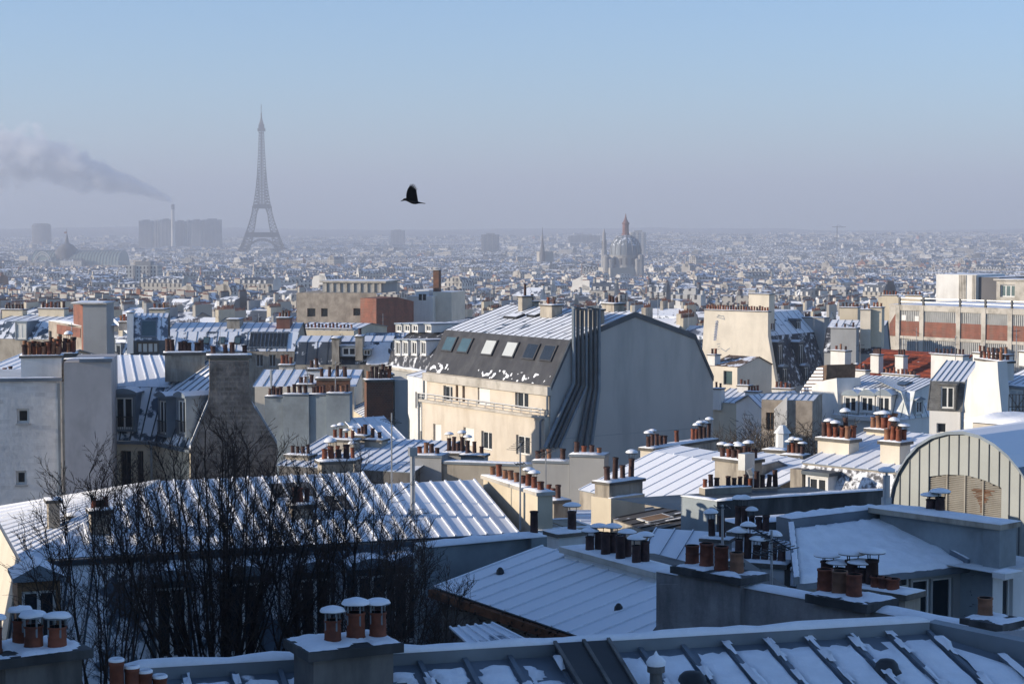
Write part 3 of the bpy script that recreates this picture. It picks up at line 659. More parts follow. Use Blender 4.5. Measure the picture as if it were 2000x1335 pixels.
fg = Fr.__new__(Fr); fg.L = 0; fg.set(Vector((Ef.x, Ef.y, 0)), math.atan2(-ed.y, -ed.x))       # u along the eave toward the viewer, v up the slope
for px, py, s in ((977, 1156, .09), (1208, 1220, .09)):
    u, z = fg.uz(px, py, 1.2); c = fg.pt(u, 1.2, ze + (zr - ze) * 1.2 / Ls + .03); mb = MB(); mb.lathe([(s, 0), (s * .9, .08), (s * .4, .14), (.001, .15)], c, 10); mb.build('roof_vent', 'metal_dark', G, smooth=True)
mb = MB(); mb.fbox(fg, -.1, (En2 - Ef).length, -.12, .02, ze - .2, ze - .03); mb.build('gutter', 'rust', G)
mb = MB()
for k in range(420):
    u = random.uniform(0, (En2 - Ef).length); c = fg.pt(u, random.uniform(-.2, .05), ze - random.uniform(.0, .35)); a = Vector((random.uniform(-1, 1), random.uniform(-1, 1), random.uniform(-1, 1))) * .05; b = Vector((random.uniform(-1, 1), random.uniform(-1, 1), random.uniform(-1, 1))) * .05; mb.poly([c - a, c + b, c + a])
mb.build('ivy', 'ivy', G, fix=False)
ur0, ur1 = fg.u(1128, 1080, Ls + .1), fg.u(1285, 1110, Ls - .2); zc = fg.z(1128, 1068, Ls)
o = chim(G, fg, ur0, ur1, Ls - .25, .6, zr - .5, zc - .12, 'white_cool', '', slab=.12, over=.08, crown='concrete')
seq = ((1152, 'c', 1030), (1170, 'T', 1022), (1183, 'd', 1040), (1197, 'T', 1022), (1212, 'd', 1045), (1225, 'T', 1033), (1243, 'c', 1043), (1260, 'T', 1038))
for i, (x, k, yt) in enumerate(seq):
    v = Ls + .02 + (.12 if i % 2 else -.08); u, _ = fg.uz(x, 1070, v); zt_ = fg.z(x, yt, v); s = (zt_ - zc) / {'c': .8, 'T': 1.05, 'd': .52}[k]
    inst('chimney_pot', POT[k], o, fg.pt(u, v, zc + .01), (.8, .8, max(.5, s)))
# back roof behind that ridge
f7 = Fr(1240, 45.5, 1560, 44.0); za = f7.z(1300, 1128); zt = f7.z(1300, 1034, 2.2)
BK = bld('tin_roofed_house', 'low roof in blue snow between the ribbed roof and the snowy terrace', 'house', f7, f7.u(1235, 1120), f7.u(1560, 1120), [(0, za), (2.2, zt), (4, za)], 'stack', [(9, 'zinc_full', 'zinc_most', True), None], BASE)
slope(BK, f7.pt(f7.u(1235, 1120), 4, za), f7.pt(f7.u(1560, 1120), 4, za), f7.pt(f7.u(1560, 1120), 2.2, zt), f7.pt(f7.u(1235, 1120), 2.2, zt), 1, 'zinc', bw=0)
o = chim_px(BK, f7, 1425, 1532, 1098, 1150, -.9, .55, mat='white_cool', p='cTcdcd', ps=.95, slab=.1)
o = chim_px(BK, f7, 1425, 1500, 1040, 1075, 1.5, .5, mat='white_cool', p='TTcdd', ps=.85, slab=.1)
o = chim_px(BK, f7, 1372, 1420, 1052, 1100, .6, .4, mat='grey', p='ct', ps=.85, slab=.08)
antenna('aerial mast with two long boom arms before the snowy terrace roof', 1507, 1235, 1035, 33.6, ((1052, 46, 12, 2.2), (1075, 30, 8, .6)))
antenna('thin aerial rod rising from the four red chimney pots', 1411, 1075, 985, 34.6, ((990, 12, 3, .1),))
# ------------------------------------------------------------------ low party wall left of the ribbed roof
f8 = Fr(826, 43.3, 1066, 44.9); zt = f8.z(1000, 1054)
W8 = thing('party_wall', 'low blue-grey party wall with rounded snow on top, ending in a black flue', 'wall', f8.pt(1.5, .3, BASE))
mb = MB(); mb.fbox(f8, 0, f8.L, 0, .5, BASE, zt); mb.fbox(f8, f8.u(1032, 1070), f8.L + .1, -.14, .6, BASE, zt + .02); mb.build('wall', 'grey_blue', W8)
snow_box(W8, f8, 0, f8.L + .1, -.1, .58, zt + .02, .12)
u = f8.u(1043, 1040, .25); inst('chimney_pot', POT['t'], W8, f8.pt(u, .25, zt + .08), (.8, .8, .62))
f9 = Fr(1085, 43, 1140, 43.4); C9 = thing('chimney_stack', 'short white chimney with one black flue under an umbrella cap', 'chimney', f9.pt(.3, .2, BASE))
o = chim_px(C9, f9, 1092, 1138, 1040, 1120, 0, .5, mat='white_cool', p='', slab=.08); inst('chimney_pot', POT['T'], o, f9.pt(f9.u(1117, 1035, .25), .25, f9.z(1117, 1040)), (.85, .85, .62))
f9 = Fr(1050, 49, 1165, 49.6); S9 = thing('roof_light_box', 'flat brown roof lights in a white snowy frame', 'skylight', f9.pt(.7, .5, BASE)); zt = f9.z(1100, 1032)
block(S9, 'curb', f9, 0, f9.L, 0, 1.5, BASE, zt, 'white_cool'); 
for k in range(2): block(S9, 'pane', f9, .08 + k * .74, .70 + k * .74, .15, 1.35, zt + .001, zt + .03, 'stack')
snow_box(S9, f9, 0, f9.L, -.02, .12, zt, .04); snow_box(S9, f9, 0, f9.L, 1.4, 1.55, zt, .04)
# ------------------------------------------------------------------ long hipped house behind the trees
fh = Fr(830, 48, 1010, 48.8); zeh = fh.z(830, 1052); u_r = fh.u(1012, 1040); zrh = fh.z(930, 938, 3.45); u_l = fh.u(42, 1094)
u_m = fh.u(760, 1000, 1.7)
H = thing('hipped_house', 'long house behind the bare trees, hipped roof striped by low sun on its snowy battens', 'house', fh.pt(-4, 2, BASE))
slope(H, fh.pt(u_m, 0, zeh), fh.pt(u_r, 0, zeh), fh.pt(u_r - 0.05, 3.45, zrh), fh.pt(u_m, 3.45, zrh), 7, 'zinc_full', 'snow', True, .05, .035)
zrh2 = fh.z(600, 928, 4.4); hipu = u_l + 3.9
slope(H, fh.pt(hipu, 0, zeh), fh.pt(u_m, 0, zeh), fh.pt(u_m, 4.4, zrh2), fh.pt(hipu, 4.4, zrh2), 14, 'zinc_full', 'snow', True, .05, .035)
mb = MB(); mb.prism([fh.pt(u_l, 0, zeh), fh.pt(hipu, 0, zeh), fh.pt(hipu, 4.4, zrh2)], Vector((0, 0, .03))); mb.build('roof_panel', 'zinc_full', H)
for k in range(1, 7):
    t = k / 7; A = fh.pt(u_l + 3.9 * t, 0, zeh + .03); B = A.lerp(fh.pt(hipu, 4.4, zrh2 + .03), 0) ; B = fh.pt(u_l + 3.9 * t, 4.4 * t, zeh + (zrh2 - zeh) * t + .03); s = fh.e * .035; mb = MB(); mb.hexa([A - s, A + s, B + s, B - s], [p + nr * .07 for p in (A - s, A + s, B + s, B - s)]); mb.build('batten', 'snow', H)
slope(H, fh.pt(u_l, 8.8, zeh), fh.pt(u_l, 0, zeh), fh.pt(hipu, 4.4, zrh2), fh.pt(hipu, 4.4, zrh2), 13, 'zinc_full', 'snow', True, .05, .035)
mb = MB(); mb.prism([fh.pt(hipu, v, z) for v, z in ((4.4, zrh2), (8.8, zeh), (8.8, zeh - .3), (0, zeh - .3), (0, zeh - .02))], fh.e * (u_m - hipu)); mb.build('wall', 'stack', H)
mb = MB(); mb.prism([fh.pt(u_m, v, z) for v, z in ((3.45, zrh - .01), (7, zeh), (7, BASE), (0.1, BASE), (0.1, zeh - .02))], fh.e * (u_r - u_m)); mb.build('wall', 'stack_dark', H)
# mansard below the eave
zl = zeh - 3.4
slope(H, fh.pt(u_l - .7, -1.0, zl), fh.pt(u_r, -1.0, zl), fh.pt(u_r, -.02, zeh - .06), fh.pt(u_l - .02, -.02, zeh - .06), 22, 'zinc_steep', 'zinc_dark', True, .05, .035)
slope(H, fh.pt(u_l - .7, 9, zl), fh.pt(u_l - .7, -1.0, zl), fh.pt(u_l - .02, -.02, zeh - .06), fh.pt(u_l - .02, 9, zeh - .06), 1, 'cream_light', 'cream_light', True, .05, .035)
block(H, 'lower_wall', fh, u_l - .6, u_r, -.9, 7, BASE, zl, 'stack')
mb = MB(); mb.fbox(fh, u_l - .1, u_r + .05, -.14, .02, zeh - .14, zeh - .02); mb.build('gutter', 'zinc_dark', H)
for px in (330, 470, 610, 720, 790):
    u = fh.u(px, 1110, -.6); dormer(H, fh, u, .95, -.95, zl + .9, zeh - .45, .1, 'curved', 'zinc_dark', 'zinc_full')
lt = fh.turn(u_l - .75, -1.0)
dormer(H, fh, fh.u(72, 1130, -.9), .95, -1.35, zl + .6, zeh - .2, 0, 'gable', 'wood', 'zinc_full', rise=.3)
for x0, x1, yt, yb, v, p, s in ((95, 117, 976, 1045, 2.6, '', 1), (136, 178, 1006, 1040, 3.2, '', 1), (178, 217, 996, 1062, 1.2, 'rrrr', .62), (572, 612, 985, 1045, 1.5, 'rrr', .8), (628, 690, 900, 945, 4.6, 'rCrr', .85)):
    chim_px(H, fh, x0, x1, yt, yb, v, .45, mat='stack', p=p, ps=s, slab=.08)
# chimney wall at its right end
us, zs = fh.u(946, 937, 3.4), fh.z(946, 937, 3.4)
ft = Fr.__new__(Fr); ft.L = 0; pA = PZ(944, 934, zs); pB = PZ(1050, 968, zs); ft.set(Vector((pA.x, pA.y, 0)), math.atan2(pB.y - pA.y, pB.x - pA.x)); Lw = (pB - pA).length
mb = MB(); mb.fbox(ft, 0, Lw, 0, .42, zeh - 1.5, zs); o = mb.build('chimney', 'cream', H); mb = MB(); mb.fbox(ft, -.06, Lw + .06, -.06, .48, zs + .001, zs + .09); mb.build('crown', 'concrete', o)
snow_box(o, ft, -.05, Lw + .05, -.05, .47, zs + .09, .05, 'snow_cap'); pots(o, ft, .05, Lw - .05, .2, zs + .1, 'prprprCCr', .85, .8)
b0 = fh.pt(fh.u(806, 1000, 1.3), 1.3, fh.z(806, 1005, 1.3)); b1 = fh.pt(fh.u(806, 1000, 1.3), 1.3, fh.z(806, 882, 1.3)); mb = MB(); mb.tube(b0, b1, .065, n=10); mb.fbox(fh, fh.u(806, 900, 1.3) - .1, fh.u(806, 900, 1.3) + .1, 1.2, 1.4, b1.z - .1, b1.z + .12); mb.build('flue_pipe', 'metal', H)
for x0, x1, y0, y1, v in ((640, 680, 965, 985, 2.4), (530, 610, 936, 962, 3.4)):
    a, b, c, d = fh.pt(hipu, 0, zeh), fh.pt(u_m, 0, zeh), fh.pt(u_m, 4.4, zrh2), fh.pt(hipu, 4.4, zrh2); s0 = (fh.u(x0, y0, v) - hipu) / (u_m - hipu); s1 = (fh.u(x1, y0, v) - hipu) / (u_m - hipu)
    skylight(H, a, b, c, d, s0, s1, (v - .45) / 4.4, (v + .45) / 4.4, 'stack_dark', 'frame_dark', .05)
antenna('tall thin aerial mast standing over the striped snowy roof', 765, 985, 806, 50, ((822, 12, 5, -.9),))
antenna('thin aerial behind the row of low red pots', 1016, 1035, 865, 47.5, ((870, 16, 6, 1.2), (905, 9, 4, .2)))
antenna('slim aerial on the grey block below the beige house', 1066, 985, 880, 60, ((885, 14, 6, .8),))
# ------------------------------------------------------------------ bare trees
def bare_tree(label, px, d, z_fork, ytop, spread, seed, nl=18, rt=.15):
    rnd = random.Random(seed); b = P(px, HOR, d); gz = ground(b.x, b.y); base = Vector((b.x, b.y, gz)); top = Z(ytop, d)
    root = thing('bare_tree', label, 'tree', base, 'bare trees in the yard')
    tr = MB(); fork = Vector((b.x, b.y, z_fork)); mid = base.lerp(fork, .5) + Vector((rnd.uniform(-.15, .15), rnd.uniform(-.15, .15), 0))
    tr.tube(base, mid, rt * 1.5, rt * 1.2, 8, caps=False); tr.tube(mid, fork, rt * 1.2, rt, 8, caps=False); tr.build('trunk', 'bark', root, smooth=True, fix=False)
    tw = MB()
    def side(d_):
        ax = Vector((rnd.gauss(0, 1), rnd.gauss(0, 1), rnd.gauss(0, .5))); return (ax - d_ * ax.dot(d_)).normalized()
    def twig(p, d_, L, r, lev):
        k = 3 if lev == 0 else 2
        for i in range(k):
            q = p + d_ * (L / k); (tw).tube(p, q, r, r * .8, 3, 0, False); p = q; r *= .8
            d_ = (d_ + Vector((rnd.gauss(0, .16), rnd.gauss(0, .16), rnd.gauss(.04, .12)))).normalized()
            if lev < 2:
                for c in range(2 if lev == 0 else 1 + (rnd.random() < .5)):
                    twig(p, (d_ + side(d_) * rnd.uniform(.4, .9) + Vector((0, 0, .1))).normalized(), L * rnd.uniform(.35, .6), max(.0036, r * .6), lev + 1)
    for i in range(nl):
        a = 2 * math.pi * (i * .382) + rnd.uniform(-.3, .3); k = math.sqrt((i + .5) / nl) * spread
        tip = Vector((b.x + k * math.cos(a), b.y + k * .7 * math.sin(a), top - 1.5 * (k / spread) ** 2 + rnd.uniform(-.45, .05)))
        p0 = fork - Vector((0, 0, rnd.uniform(0, 1.2))); c1 = p0.lerp(tip, .5) + Vector((math.cos(a) * .25 * k, math.sin(a) * .2 * k, -.15)); mb = MB(); n_ = 12; prev = p0; r = rt * rnd.uniform(.30, .5); L = (tip - p0).length
        for j in range(1, n_ + 1):
            t = j / n_; q = p0 * (1 - t) ** 2 + c1 * 2 * t * (1 - t) + tip * t * t + Vector((rnd.gauss(0, .02), rnd.gauss(0, .02), 0)); r2 = max(.008, r * .86); mb.tube(prev, q, r, r2, 6 if r > .03 else 4, 0, False); d_ = (q - prev).normalized()
            if t > .38:
                for c in range(3 if t > .7 else 2 if t > .5 else 1):
                    twig(q, (d_ + side(d_) * rnd.uniform(.5, 1.0) + Vector((0, 0, .15))).normalized(), (1.05 - .55 * t) * rnd.uniform(.5, 1.0), max(.008, r2 * .5), 0)
            prev = q; r = r2
        mb.build('limb', 'bark', root, smooth=True, fix=False)
    o = tw.build('twigs', 'twig', root, fix=False); o['kind'] = 'stuff'
    return root
bare_tree('broad leafless tree with dense upright twigs before the dark stone gable', 425, 33, 81.3, 842, 2.25, 11, 38, .15)
bare_tree('slim leafless tree reaching over the sunny end of the hipped roof', 200, 31, 81.6, 898, 1.35, 23, 16, .10)
bare_tree('leafless tree with spreading snowy branches beside the low party wall', 645, 34, 81.0, 915, 1.95, 5, 30, .13)
bare_tree('smaller leafless tree between the hipped house and the capped chimney', 795, 31.5, 81.2, 1050, 1.2, 31, 14, .08)
# fallen trellis and yard roof under the trees
fy = Fr(930, 29.5, 1030, 30); YR = thing('lean_to_roof', 'small snowy lean-to roof of planks below the ribbed roof', 'shed', fy.pt(.3, .5, BASE)); zy = fy.z(980, 1262)
slope(YR, fy.pt(0, 0, zy - .06), fy.pt(fy.L, 0, zy), fy.pt(fy.L - .1, .9, zy + .14), fy.pt(.05, .9, zy + .16), 5, 'zinc_most', 'snow', True, .03, .03, name='plank')
block(YR, 'wall', fy, .03, fy.L - .03, .05, .85, BASE, zy - .08, 'stack_dark')
# ------------------------------------------------------------------ tall houses added out of the picture at the left to shade near roofs
def shade_house(label, x0, x1, y0, y1, zt, wall):
    r = thing('apartment_house', label, 'house', ((x0 + x1) / 2, (y0 + y1) / 2, 64), 'unseen tall houses added for shade')
    f = Fr.__new__(Fr); f.L = 0; f.set(Vector((x0, y0, 0)), 0); block(r, 'wall', f, 0, x1 - x0, 0, y1 - y0, 64, zt - 2.5, wall)
    m = (y1 - y0) / 2; mb = MB(); mb.prism([f.pt(0, v, z) for v, z in ((0, zt - 2.5), (1.2, zt - .6), (m, zt), (y1 - y0 - 1.2, zt - .6), (y1 - y0, zt - 2.5))], f.e * (x1 - x0)); mb.build('roof', 'zinc_half', r)
    for u in (1, x1 - x0 - 2): chim(r, f, u, u + .6, m - 2, 4, zt - 2, zt + .5, 'stack', 'r')
    return r
shade_house('unseen tall house left of the trees, added to shade the near roofs', -34, -15.0, 12, 41.3, 92.8, 'stack')
shade_house('unseen tall house beside the chimney corner, added to shade the near roofs', -36, -13.5, -25, 11.6, 93.2, 'cream')
# ------------------------------------------------------------------ crow
c0 = P(808, 390, 39.0); k = 39.0 / F
crow = thing('crow', 'black crow flying left with one wing raised against the hazy sky', 'bird', c0)
def cp(x, y, dy=0): return Vector(((x - 808) * k, dy, -(y - 390) * k)) + c0
mb = MB(); sec = [(783, 392.5, .4, .3), (786, 391.5, 1.3, 1.0), (789, 389.8, 2.4, 2.0), (793, 389.6, 2.8, 2.4), (797, 391.0, 3.2, 2.6), (802, 392.8, 4.2, 3.6), (807, 394.2, 4.6, 4.2), (812, 395.0, 4.0, 4.0), (817, 395.6, 2.2, 3.0), (822, 396.2, 1.2, 3.2), (828, 397.0, .8, 4.2), (831, 397.4, .5, 4.0)]
n = 10
for x, y, rz, ry in sec:
    for i in range(n): a = 2 * math.pi * i / n; mb.v.append(tuple(cp(x, y + rz * math.sin(a), ry * math.cos(a) * k)))
for j in range(len(sec) - 1):
    for i in range(n): mb.f.append((j * n + i, j * n + (i + 1) % n, (j + 1) * n + (i + 1) % n, (j + 1) * n + i)); mb.m.append(0)
mb.f.append(tuple(range(n))); mb.m.append(0); mb.f.append(tuple(range(len(mb.v) - 1, len(mb.v) - n - 1, -1))); mb.m.append(0)
body = mb.build('body', 'feather', crow, smooth=True)
for sgn, sc in ((1, 1.0), (-1, .96)):
    mb = MB(); dy = lambda y: sgn * (2.5 + (392 - y) * .55) * k
    out = [(793.5, 391), (794, 380), (795.5, 373), (798, 367), (800.5, 365), (806, 366), (812.5, 370), (813.5, 377), (815, 385), (816.5, 393)]
    pts = [cp(x, 392 + (y - 392) * sc, dy(y)) for x, y in out]; mb.prism(pts, Vector((0, sgn * .012, 0)))
    for x0, y0, x1, y1 in ((799.5, 368, 802.6, 358.6), (802.5, 367, 807.5, 358.2), (805.5, 367.5, 811, 360.5), (808.5, 369, 812.6, 364.2), (810.5, 371, 814.5, 368)):
        a = cp(x0 - 1.2, 392 + (y0 - 392) * sc, dy(y0)); b = cp(x0 + 1.2, 392 + (y0 + .6 - 392) * sc, dy(y0)); c = cp(x1, 392 + (y1 - 392) * sc, dy(y1)); mb.prism([a, b, c + (b - a) * .2, c], Vector((0, sgn * .008, 0)))
    mb.build('wing', 'feather', crow)
mb = MB(); mb.tube(cp(785, 392.2), cp(782.2, 393.2), 1.0 * k, .2 * k, 6); mb.build('beak', 'metal_dark', crow)
# ================================================================== middle distance, house by house
NR = Vector((0, 0, 1))
def mk(o, ang):
    t = Fr.__new__(Fr); t.L = 0; return t.set(Vector((o.x, o.y, 0)), ang)
# ---- beige corner house with the grey gable
fm = Fr(832.5, 126.3, 1074, 115.0); ZE = P(1074, 754, 115).z; LM = fm.L; D = 12.7
up = [fm.rect(866, 753, 884, 783, 0), fm.rect(933, 757, 957, 791, 0), fm.rect(1006, 765, 1032, 797, 0), fm.rect(890, 752, 895, 783), fm.rect(903, 753, 908, 785)]
MAIN = bld('corner_house', 'beige corner house with dark mansard roof lights and a blank grey gable', 'house', fm, 0, LM,
           [(0, ZE), (1.48, ZE + 2.69), (6.4, ZE + 4.22), (11.2, ZE + 2.69), (D, ZE)], 'beige', [None, (19, 'zinc_most', 'zinc_dark', True), None, None], holes=up, depth=.22, over=.02)
a, b, c, d = fm.pt(-.05, 0, ZE), fm.pt(LM + .05, 0, ZE), fm.pt(LM + .05, 1.48, ZE + 2.69), fm.pt(-.05, 1.48, ZE + 2.69)
M('mansard_sheet', (.055, .055, .06), .6, .1, .15, 1.2, stain=(.12, .12, .12), sa=.5, ss=(1.5, .3))
slope(MAIN, a, b, c, d, 1, 'mansard_sheet', bw=0, t=.04)
for k_ in range(11):                                             # melting snow along the foot of the mansard
    s0 = k_ / 11; q = lambda s, t: a.lerp(b, s).lerp(d.lerp(c, s), t) - fm.n * .05
    snow_patch(MAIN, q(s0, .01), q(s0 + 1 / 11, .01), q(s0 + 1 / 11, .24), q(s0, .24), 26, 26, (.36, .40, .15, .1, .28, .40, .38, .44, .38, .36, .28)[k_], .03, 3.4, seed=k_ + 3, stuff=True)
for (px, gm) in ((874, 'glass_sky'), (904, 'glass_sky'), (951, 'blind'), (992, 'blind'), (1032, 'glass'), (1065, 'glass')):
    s = fm.u(px, 697, .75) / LM; skylight(MAIN, a, b, c, d, s - .047, s + .047, .50, .86, gm, 'mansard_sheet', .14)
for A, B in (((11.2, ZE + 2.69), (6.4, ZE + 4.22)), ((D, ZE), (11.2, ZE + 2.69))):
    slope(MAIN, fm.pt(0, A[0], A[1]), fm.pt(LM, A[0], A[1]), fm.pt(LM, B[0], B[1]), fm.pt(0, B[0], B[1]), 1, 'zinc_some', bw=0)
# grey render on the gable, verge boards
gb = fm.turn(LM); pr = [(0, ZE), (1.48, ZE + 2.69), (6.4, ZE + 4.22), (11.2, ZE + 2.69), (D, ZE)]
gz = ground(gb.o.x, gb.o.y) - 1
M('gable_grey', (.47, .45, .42), .9, 0, .05, .2, stain=(.34, .33, .315), sa=.8, ss=(.5, .10), bump=.15, bs=2)
mb = MB(); mb.prism([gb.pt(0, -.02, gz)] + [gb.pt(v, -.02, z - .05) for v, z in pr] + [gb.pt(D, -.02, gz)], gb.n * -.06); mb.build('gable_wall', 'gable_grey', MAIN)
for z_ in (-3.2, -6.1): block(MAIN, 'joint', gb, .2, D - .1, -.092, -.08, ZE + z_, ZE + z_ + .05, 'grey')
for (A, B) in zip(pr, pr[1:]):
    mb = MB(); p0, p1 = gb.pt(A[0], 0, A[1] + .06), gb.pt(B[0], 0, B[1] + .06); mb.prism([p0, p1, p1 - NR * .32, p0 - NR * .32], gb.n * -.16); mb.build('verge_board', 'zinc_dark', MAIN)
mb = MB(); mb.fbox(fm, -.1, LM + .15, -.28, .05, ZE - .55, ZE - .02); mb.build('cornice', 'concrete', MAIN)
for (h, k_) in zip(up, ('2', 's', '2', 'w', 'w')):
    if k_ == 'w': win(MAIN, fm, .12, *h, '1', gm='wood', fm='wood')
    else: win(MAIN, fm, .16 if k_ == '2' else .1, *h, k_)
# lower storeys stand proud; terrace with railing
PR = -.32; zt = fm.z(960, 799, PR); lo = [fm.rect(846, 828, 862, 862, PR), fm.rect(905, 835, 926, 870, PR), fm.rect(940, 842, 961, 878, PR), fm.rect(1008, 850, 1035, 888, PR)]
mb = MB(); wall_grid(mb, fm, -.15, LM - .06, gz, zt, PR, lo, .22)
mb.poly([fm.pt(-.15, PR, gz), fm.pt(-.15, PR, zt), fm.pt(-.15, 0, zt), fm.pt(-.15, 0, gz)]); mb.poly([fm.pt(LM - .06, PR, gz), fm.pt(LM - .06, 0, gz), fm.pt(LM - .06, 0, zt), fm.pt(LM - .06, PR, zt)])
mb.poly([fm.pt(-.15, PR, zt), fm.pt(LM - .06, PR, zt), fm.pt(LM - .06, 0, zt), fm.pt(-.15, 0, zt)]); mb.build('lower_wall', 'beige', MAIN)
mb = MB(); mb.fbox(fm, -.2, LM - .02, PR - .2, PR - .002, zt - .12, zt + .05); mb.build('balcony_slab', 'concrete', MAIN)
for h, k_ in zip(lo, ('s', 's', '2', '2')): win(MAIN, fm, PR + .14, *h, k_)
mb = MB(); zr_ = zt + .45
mb.tube(fm.pt(-.2, -.45, zr_), fm.pt(LM - .1, -.45, zr_), .035, n=5); mb.tube(fm.pt(-.2, -.45, zt + .25), fm.pt(LM - .1, -.45, zt + .25), .02, n=5)
for k_ in range(15): u = -.2 + (LM - .1) * k_ / 14; mb.tube(fm.pt(u, -.45, zt), fm.pt(u, -.45, zr_), .025, n=4)
mb.build('railing', 'frame', MAIN)
mb = MB(); zz = ZE - .3
for u_, vv, z0, z1, dv in ((-.15, -.12, zt + .1, zz, 0), (LM - .05, -.14, zt + .1, zz, 0), (-.2, -.48, gz, zt - .3, 0), (LM - .3, -.48, gz, zt - .3, 0)): mb.tube(fm.pt(u_, vv, z0), fm.pt(u_, vv, z1), .075, n=6)
mb.tube(fm.pt(LM - .05, -.14, zt + .1), fm.pt(LM - .3, -.48, zt - .3), .07, n=6); mb.tube(fm.pt(-.15, -.12, zt + .1), fm.pt(-.2, -.48, zt - .3), .07, n=6)
mb.build('downpipe', 'zinc_clean', MAIN)
# sheet-metal flues climbing the gable
for i in range(7):
    q = [(1120.5 + i * 8.2, 602 + (i % 3) * 2), (1120.5 + i * 8.2, 748 + i * 2.2)]
    q += [((1064 + i * 9.5) if i < 4 else 1128 + (i - 4) * 13, 868 + (6 if i < 4 else 8))]
    r_ = .115 if i != 3 else .09; pts = [gb.pt(*[(u, -.26, z) for u, z in (gb.uz(x, y, -.26),)][0]) for x, y in q]
    mb = MB()
    for A, B in zip(pts, pts[1:]): mb.tube(A, B, r_, n=8)
    mb.tube(pts[0] + NR * .02, pts[0] + NR * .14, r_ * 1.5, n=8); mb.build('flue', 'pipe' if i % 3 else 'zinc_clean', MAIN)
for x0, x1, yt, yb, v, p in ((1012, 1020, 578, 622, 5.4, 't'), (1055, 1078, 595, 626, 4.6, 'rr'), (1026, 1033, 588, 612, 6.0, 'd'), (1176, 1199, 592, 628, 6.2, 'rdr'), (1120, 1160, 603, 640, 3.6, '')):
    chim_px(MAIN, fm, x0, x1, yt, yb, v, .8, mat='stack', p=p, ps=1.0, slab=.1)
for s0, s1, t0, t1 in ((.22, .33, .52, .66), (.36, .43, .62, .75)):
    skylight(MAIN, fm.pt(0, 1.48, ZE + 2.69), fm.pt(LM, 1.48, ZE + 2.69), fm.pt(LM, 6.4, ZE + 4.22), fm.pt(0, 6.4, ZE + 4.22), s0, s1, t0, t1, 'snow', 'metal_dark', .18)
# ---- white house left of it
fw_ = Fr(794, 131.5, 836, 128.2); zt = fw_.z(815, 737); h = [fw_.rect(811, 766, 827, 798), fw_.rect(821, 842, 830, 870)]
WH = bld('white_house', 'narrow white house with one casement window beside the beige corner house', 'house', fw_, 0, fw_.u(838, 750), [(0, zt), (4, zt + .9), (8, zt)], 'white', [(3, 'zinc_full', 'zinc', True), (1, 'zinc', None, True)], holes=h)
for q in h: win(WH, fw_, .12, *q, '2')
fs = Fr(728, 94, 802, 95); z0 = fs.z(740, 876); 
SR = bld('low_house', 'low house with a smooth white snow slope in full sun below the white house', 'house', fs, fs.u(728, 876), fs.u(802, 876), [(0, z0), (3.4, fs.z(770, 812, 3.4)), (3.8, z0)], 'stack', [(4, 'snow', 'snow', True), (1, 'zinc', None, True)])
# ---- wide low roof in blue shade with chimney clusters
fr = Fr(548, 75, 800, 73); ze_ = fr.z(700, 918)
LR = bld('low_house', 'low house with wide smooth roof in blue snow, four small chimneys along it', 'house', fr, fr.u(545, 900), fr.u(802, 910), [(0, ze_), (4.4, fr.z(650, 852, 4.4)), (6, ze_)], 'stack_dark', [(15, 'zinc_full', 'zinc_most', True), (1, 'zinc', None, True)])
for x0, x1, yt, yb, v, p, s in ((628, 692, 896, 940, -.6, 'rrrC', .9), (640, 690, 858, 895, 2.2, 'CCCC', .8), (690, 712, 850, 872, 3.4, 'ddd', .8), (712, 745, 858, 880, 3.0, 'dd', .85), (558, 602, 888, 905, .8, 'dddd', .75)):
    chim_px(LR, fr, x0, x1, yt, yb, v, .6, mat='stack', p=p, ps=s, slab=.08)
# ---- parapets and chimney blocks in front of the beige house
fp = Fr(803, 74, 1180, 72); 
PW = thing('parapet_wall', 'grey parapet wall with stepped chimney blocks and dark pots below the beige house', 'wall', fp.pt(3.5, .4, ground(0, 73) - 1)); zb = ground(0, 73) - 1
for (x0, x1, y, mat, t, dv) in ((803, 862, 893, 'grey', .9, -.1), (862, 1040, 908, 'stack', .4, 0), (1040, 1112, 904, 'grey', .6, -.25), (1112, 1180, 892, 'grey', .8, -.35)):
    u0, u1 = fp.u(x0, y, dv), fp.u(x1, y, dv); z1 = fp.z((x0 + x1) / 2, y, dv); block(PW, 'wall_block', fp, u0 + .003, u1 - .003, dv, dv + t, zb, z1, mat); block(PW, 'coping', fp, u0 - .04, u1 + .04, dv - .06, dv + t + .06, z1 + .001, z1 + .09, 'zinc_clean'); snow_box(PW, fp, u0, u1, dv - .05, dv + t + .05, z1 + .09, .05)
for x0, x1, y, dv, s, v in ((815, 860, 889, .3, 'rrrr', -.1), (1045, 1078, 900, .1, 'drr', 0), (1118, 1178, 888, .1, 'rrdr', 0), (1092, 1106, 900, .1, 'r', 0)):
    pots(PW, fp, fp.u(x0, y, dv), fp.u(x1, y, dv), dv, fp.z((x0 + x1) / 2, y + 2, dv), s, 1.0)
o = chim_px(PW, fp, 866, 905, 884, 912, 1.6, .6, mat='grey', p='TtdT', ps=.9, slab=.08)
o = chim_px(PW, fp, 900, 945, 888, 914, 1.1, .6, mat='grey', p='Ttd', ps=.9, slab=.08)
